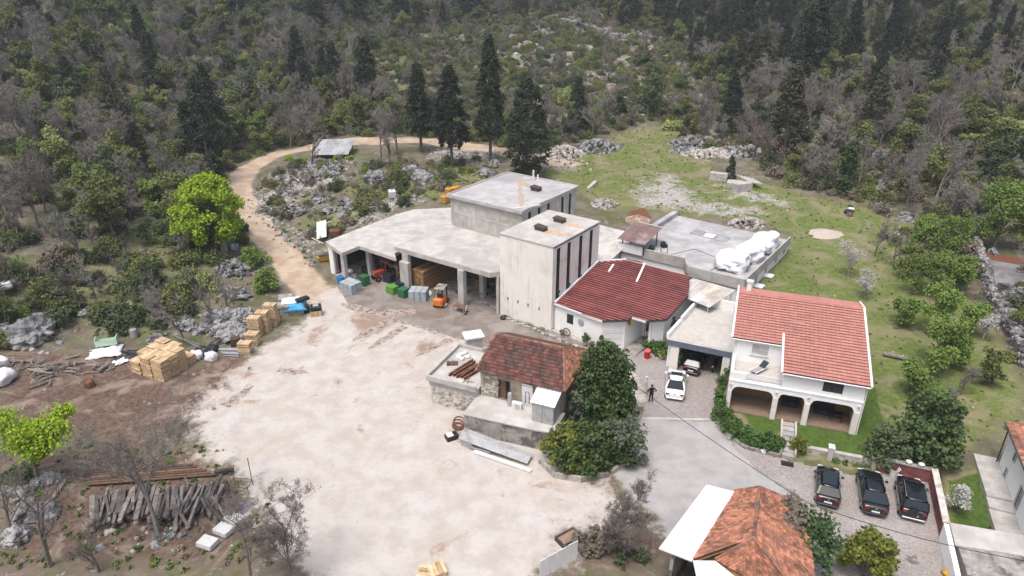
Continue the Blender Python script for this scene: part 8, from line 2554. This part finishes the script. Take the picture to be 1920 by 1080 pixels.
# shrubs at the old house
def sh(pl, px, py, lab, z=None, cat='shrub', nm='shrub', s=1.): return one(pl, px, py, lab, s, cat=cat, name=nm, z=z)
sh(volume_plant(540, [(0, 1.2), (.2, 2.2), (.5, 2.4), (.78, 1.9), (.93, 1.1), (1, .4)], 'dark', 9000, .2, 7.0, lobes=75, lobe=.95, bare=.03, flat=.3, ragged=.65), 1128, 792, 'big dark green tree at the right end of the stone house', 0, 'tree', 'evergreen_tree')
sh(shrub_plant(541, 2.1, 2.0, 5.2, 'dark', 6000, .2, 60, .7), 1135, 802, 'dark bushy growth under the big tree at the stone house', 0)
sh(shrub_plant(542, 2.1, 1.8, 3.6, 'yellowgreen', 2200, .2, 40, .55), 1062, 868, 'yellowish green shrub in front of the terrace end', 0)
sh(shrub_plant(543, 2.5, 2.0, 3.8, 'dark', 5200, .2, 45, .6), 1085, 872, 'dark green shrub in the planter before the stone house', 0)
sh(shrub_plant(544, 2.0, 1.7, 4.2, 'silver', 2600, .2, 36, .6), 1160, 862, 'silvery olive shrub at the right of the planter', 0)
sh(shrub_plant(545, .8, .8, 4.4, 'silver', 1500, .2, 26, .45), 1082, 800, 'silvery hanging shrub beside the tin shed', 0)
sh(shrub_plant(546, 2.2, 1.5, 3.8, 'dark', 4200, .2, 30, .6), 1128, 868, 'dark green shrub between the yellowish and the silvery one', 0)
# hedge and shrubs of the white house
hpts = [(1361, 735), (1354, 762), (1352, 785), (1368, 805), (1385, 818), (1402, 826), (1420, 834), (1437, 838)]
for k, (px, py) in enumerate(hpts):
    sh(shrub_plant(550 + k, .75, .75, (3.3 if k == 0 else 2.0 if k < 3 else 1.3), 'hedge', 900, .14, 18, .36), px, py, ['tall green hedge plant at the garage corner', 'hedge plant second from the garage', 'hedge plant third from the garage', 'hedge plant fourth from the garage', 'hedge plant fifth from the garage', 'hedge plant sixth from the garage', 'hedge plant seventh from the garage', 'hedge plant nearest the garden steps'][k], .1, 'hedge', 'hedge_plant')
sh(shrub_plant(560, .75, .7, 1.2, 'hedge', 1100, .13, 18, .35), 1452, 842, 'round clipped shrub left of the garden steps', .1); sh(shrub_plant(561, .75, .7, 1.25, 'yellowgreen', 1100, .13, 18, .35), 1500, 848, 'round clipped shrub right of the garden steps', .1)
sh(shrub_plant(562, 1.4, 1.3, 3.8, 'oak', 2600, .18, 36, .55), 1652, 862, 'dull green rounded tree right of the lawn', .3, 'tree', 'garden_tree')
sh(shrub_plant(563, 2.0, 2.0, 6.2, 'dark', 4200, .24, 60, .75), 1733, 855, 'large dense green tree behind the red wall', .5, 'tree', 'garden_tree')
for k, (px, py, n, s) in enumerate(((1560, 868, 'left', .5), (1590, 873, 'middle', .6), (1618, 876, 'right', .5))):
    sh(shrub_plant(565 + k, .6, .35, .5, 'hedge', 260, .12, 10, .22), px, py, 'low flowering plant at the garden wall, %s one' % n, .0)
for k, (px, py) in enumerate(((1226, 655), (1238, 662), (1215, 650), (1250, 660))):
    sh(shrub_plant(570 + k, .8, .7, 1.1, 'hedge' if k < 3 else 'dark', 700, .15, 16, .35), px, py, ['green shrub beside the entrance handrail, middle', 'green shrub nearest the garage stones', 'green shrub at the annex wall', 'dark green shrub at the garage pier'][k], .05)
sh(shrub_plant(575, .6, .6, 3.4, 'silver', 500, .16, 14, .35), 1258, 640, 'thin silvery plant climbing between annex and garage', 0)
# ivy and bush at the nearest house
iv = shrub_plant(580, 1.6, 2.6, 2.2, 'ivy', 3200, .17, 50, .6)
o = plant(iv.finish('ivy'), (17.9, 30.6, 2.2), -.3, 1., 'ivy', 'thick green ivy covering the right side of the orange roof', 'ivy')
iv2 = shrub_plant(581, .8, 1.6, .5, 'brush', 600, .2, 20, .35); plant(iv2.finish('dry_creeper'), (16.9, 31.6, 4.15), -.3, 1., 'dry_creeper', 'brown dry creeper on the orange roof beside the ivy', 'creeper')
sh(shrub_plant(582, 1.5, 1.5, 4.2, 'yellowgreen', 3600, .17, 46, .5), 1615, 1085, 'yellow-green bushy tree at the bottom right', 0, 'tree', 'garden_tree')
# orchard trees on the right
ORCH = [(1770, 500, 5.6, 'fresh', 'upper left green orchard tree by the stone wall'), (1740, 555, 5.2, 'fresh', 'green orchard tree below the upper one'), (1760, 625, 5.6, 'fresh', 'leaning green orchard tree in the middle'), (1745, 690, 5.0, 'fresh', 'bright green orchard tree lowest in the row'), (1700, 520, 4.2, 'olive', 'dull green orchard shrub left of the upper tree'), (1800, 560, 4.0, 'fresh', 'small green orchard tree beside the wall'), (1700, 740, 3.4, 'fresh', 'small green tree behind the dense garden tree'), (1690, 610, 3.2, 'fresh', 'small light green bush left of the orchard row'), (1815, 625, 3.6, 'fresh', 'light green tree between orchard and lower wall'), (1785, 690, 3.4, 'fresh', 'light green tree lowest on the orchard right side'), (1725, 470, 4.4, 'fresh', 'light green tree at the top of the orchard'), (1860, 720, 3.0, 'olive', 'olive bush below the lower stone wall'), (1780, 540, 4.6, 'fresh', 'light green tree crowding the wall bend')]
for k, (px, py, h, cm, lab) in enumerate(ORCH):
    one(leafy_plant(590 + k, h * 1.15, 1.2, cm, 2800, .17, 3, 1.35, fork=(4, 5), trunk=.12), px, py, lab, name='orchard_tree')
one(leafy_plant(600, 9.5, 1.15, 'fresh', 6500, .2, 3, 1.5, fork=(4, 5), trunk=.25), 1860, 470, 'large fresh green tree beyond the stone wall at the right edge', name='green_tree')
for k, (px, py, h, lab) in enumerate(((1590, 520, 5.4, 'white blossoming tree in the middle of the grass'), (1622, 560, 3.6, 'smaller white blossoming tree below the larger one'), (1840, 640, 3.6, 'white blossoming tree beside the lower stone wall'), (1360, 258, 3.6, 'white blossoming bush by the stone heaps'), (1800, 960, 2.8, 'thin blossoming tree in the neighbour garden'), (1640, 370, 3.2, 'white blossoming bush at the edge of the wood'))):
    one(leafy_plant(610 + k, h, 1.0, 'blossom', 1000, .11, 3, 1.4, fork=(4, 5), trunk=.08, tm='bark_pale'), px, py, lab, name='blossom_tree')
for k, (px, py, h, lab) in enumerate(((1640, 480, 6.0, 'bare grey tree behind the blossoming tree'), (1675, 500, 5.0, 'bare shrubby tree right of the blossoming tree'), (1790, 790, 4.2, 'bare bush behind the dense garden tree'), (1800, 740, 3.4, 'bare bush in the lower orchard'), (1760, 860, 3.0, 'bare shrub behind the red wall corner'))):
    one(bare_plant(620 + k, h, 1.15, 4, .035, trunk=.08, start=.1), px, py, lab, name='bare_tree')
one(bare_plant(630, 7.5, 1.15, 4, .05, 'twig_red', trunk=.2), 1411, 300, 'large reddish bare tree beside the stone heaps', name='bare_tree')
one(leafy_plant(631, 5, 1.0, 'fresh', 900, .2, 3, 1.0), 1440, 290, 'green tree right of the reddish bare tree', name='green_tree')
for k, (px, py, cm, lab) in enumerate(((1268, 225, 'silver', 'round silvery olive bush left above the field'), (1465, 205, 'silver', 'round silvery olive bush above the stone heaps'), (1262, 243, 'lime', 'lime green bush below the silvery one'))):
    sh(shrub_plant(635 + k, 2.2, 2.0, 3.4 if k < 2 else 1.6, cm, 1800, .24, 34, .75), px, py, lab)
for k, (px, py, h, cm, lab) in enumerate(((745, 350, 4.2, 'olive', 'olive green shrub between the boulders'), (1060, 205, 5, 'lime', 'pale lime tree above the rubble heap'), (470, 500, 3.0, 'fresh', 'green shrub left of the dirt track, upper one'), (500, 545, 3.2, 'fresh', 'green shrub left of the dirt track, lower one'), (1095, 245, 5, 'olive', 'olive tree thicket behind the grey stone heap'), (1160, 215, 4.5, 'dark', 'dark green bush above the field'))):
    sh(shrub_plant(640 + k, h * .38, h * .36, h, cm, 1700, .2, 30, h * .16), px, py, lab)
for k, (px, py) in enumerate(((540, 300), (572, 305), (632, 300), (655, 300), (600, 308))):
    sh(shrub_plant(650 + k, .7, .6, .7, 'maple', 260, .2, 10, .3), px, py, ['small yellow-green bush at the inner edge of the track', 'small yellow-green bush before the shelter, left', 'small yellow-green bush before the shelter, middle', 'small yellow-green bush before the shelter, right', 'small yellow-green bush under the bare shelter tree'][k])
for k, (px, py, h, lab) in enumerate(((585, 318, 7, 'bare tree in front of the sheet roofed shelter'), (715, 300, 11, 'tall bare tree left of the tall conifers'), (745, 290, 10, 'slender bare tree beside the leftmost tall conifer'), (730, 310, 7, 'bare sapling below the tall bare tree'), (1110, 262, 8, 'bare tree behind the grey stone heap'), (1075, 262, 7, 'bare tree behind the pale rubble heap'), (1500, 340, 8, 'bare grey tree right of the slab stacks'), (1545, 350, 7, 'bare grey tree beside the ivy trunk'))):
    one(bare_plant(660 + k, h, 1.0, 4, .045, trunk=.16), px, py, lab, name='bare_tree')
# near bare trees, lower left and bottom, with fine twigs
NEAR = [(296, 1000, 12.5, 1.25, 'bare grey tree standing before the timber pile'), (95, 1062, 8.5, 1.1, 'dark bare tree at the lower left corner'), (185, 1072, 4.6, 1.0, 'bare sapling at the bottom left of the timber pile'), (470, 1092, 8.2, 1.3, 'bare tree at the bottom edge, left of the two'), (545, 1098, 8.6, 1.3, 'bare tree at the bottom edge, right of the two'), (20, 1000, 7.0, 1.1, 'bare tree at the left edge beside the grey rocks')]
for k, (px, py, h, sp_, lab) in enumerate(NEAR):
    one(bare_plant(680 + k, h, sp_, 5 if k in (0, 3, 4) else 4, .018, 'twig_near', extra=2, trunk=.17 if k < 2 else .1, fork=(4, 5), tm='bark_pale' if k == 0 else 'bark', tw2=.013, start=.35 if k == 0 else .2), px, py, lab, name='bare_tree')
bb = bare_plant(690, 6.2, 1.5, 5, .018, 'twig_near', extra=2, trunk=.1, fork=(5, 6), start=.02, tw2=.016, up=.7)
one(bb, 1160, 1035, 'wide bare bush at the bottom beside the white lean-to roof', name='bare_bush', cat='shrub')
sh(shrub_plant(691, 1.4, 1.0, .6, 'oak', 350, .16, 20, .3), 1180, 1050, 'low dark green growth under the wide bare bush', 0)
sh(shrub_plant(692, 1.3, 1.2, 1.2, 'brush', 500, .2, 16, .35), 1110, 1030, 'brown tangled growth beside the bed frames', 0)
lt = leafy_plant(693, 6.2, 1.15, 'fresh', 9000, .16, 3, 1.5, fork=(4, 5), trunk=.16, squash=.5, start=.45)
lt.cm = L_['maple']
one(lt, 70, 905, 'bright green flat-crowned tree at the left edge above the timber pile', name='green_tree')
sh(shrub_plant(694, 1.3, 1.1, 1.3, 'dark', 800, .18, 16, .4), 30, 900, 'dark green shrub under the bright green tree at the left edge')
for k, (px, py, h, cm, lab) in enumerate(((330, 565, 3.6, 'olive', 'olive shrub on the open left slope'), (395, 540, 3.0, 'lime', 'pale shrub below the bright green tree'), (250, 600, 2.2, 'oak', 'dark shrub above the tray stacks'), (120, 610, 2.6, 'oak', 'dark green shrub above the largest boulder'), (90, 560, 3.6, 'olive', 'olive shrub at the left of the open slope'))):
    sh(shrub_plant(700 + k, h * .5, h * .45, h * .8, cm, 700, .2, 20, h * .18), px, py, lab)
for k, (px, py, h, lab) in enumerate(((285, 600, 6, 'bare thin tree on the open left slope, left one'), (345, 640, 7, 'bare thin tree standing above the tray stacks'), (400, 610, 6, 'bare thin tree before the rock outcrop'), (180, 560, 6, 'bare thin tree on the open left slope, far left'), (430, 590, 5, 'bare thin tree beside the rock outcrop'))):
    one(bare_plant(710 + k, h, 1.0, 4, .035, trunk=.09), px, py, lab, name='bare_tree')

# low weeds and tufts that break up edges of grass, soil and gravel
TUFT = [shrub_plant(730, .35, .3, .28, 'hedge', 60, .14, 6, .14), shrub_plant(731, .3, .3, .25, 'olive', 60, .14, 6, .14), shrub_plant(732, .35, .35, .3, 'brush', 60, .15, 6, .14), shrub_plant(733, .4, .4, .35, 'fresh', 70, .15, 6, .16)]
tm_ = [p.combined('tuft_%d' % k) for k, p in enumerate(TUFT)]
def tufts(name, label, n, polys, weights, smin, smax):
    f = in_polys(polys); pts = []
    for _ in range(n):
        x, y = f()
        if inside(GRAVEL, x, y) < -1.0 or line_d(TRACK, np.array(x), np.array(y)) < 1.6: continue
        pts.append((x, y, gz(x, y) - .02, rb.uniform(smin, smax), rb.uniform(0, 6.28), rb.choices(range(4), weights)[0]))
    o = instancer(name, tm_, pts); o['label'] = label; o['category'] = 'weeds'
tufts('field_weeds', 'tufts of grass and weeds over the field and orchard', 700, [GRASS[0], GRASS[3]], (0, .6, .2, .2), .25, .6)
tufts('slope_weeds', 'weeds and dry tufts on the rise and the open left slope', 1500, [GRASS[1], GRASS[2], OPEN_L, RUBBLE[4], SOIL_HALF[0]], (.15, .5, .25, .1), .35, .9)

# scrub on the rise inside the track bend and along the wood's edge
ISL = PP([(480, 345), (560, 310), (640, 305), (900, 300), (840, 355), (720, 400), (610, 455), (560, 440), (510, 400)])
EDG = PP([(1420, 345), (1560, 365), (1650, 392), (1760, 440), (1700, 520), (1660, 440), (1560, 395), (1440, 360)])
f = in_polys([ISL, ISL, EDG]); pts = []
for _ in range(230):
    x, y = f()
    if line_d(TRACK, np.array(x), np.array(y)) < 2.4 or inside(FLAT0, x, y) < 1.5: continue
    k = rb.choices(order, (.25, .2, .05, .12, .38))[0]
    pts.append((x, y, gz(x, y) - .05, rb.uniform(.35, .95), rb.uniform(0, 6.28), sidx[(k, rb.randrange(len(SHRUB[k])))]))
o = instancer('scrub', sprotos, pts); o['label'] = 'low scrub among the rocks inside the track bend'; o['category'] = 'scrub'

# ------------------------------------------------------------------ thin spring haze over the valley
hz_ = MB().box(-345, 345, -40, 480, -4, 150).build('haze', None and M['conc'])
hm = bpy.data.materials.new('thin_haze'); hm.use_nodes = True
hn = hm.node_tree; hn.nodes.remove(hn.nodes['Principled BSDF'])
pv_ = hn.nodes.new('ShaderNodeVolumePrincipled')
pv_.inputs['Color'].default_value = (.86, .92, 1, 1); pv_.inputs['Density'].default_value = .0004; pv_.inputs['Anisotropy'].default_value = .2
hn.links.new(pv_.outputs[0], hn.nodes['Material Output'].inputs['Volume'])
hz_.data.materials.clear(); hz_.data.materials.append(hm)
hz_['kind'] = 'stuff'; hz_['label'] = 'thin pale spring haze over the valley'; hz_['category'] = 'haze'
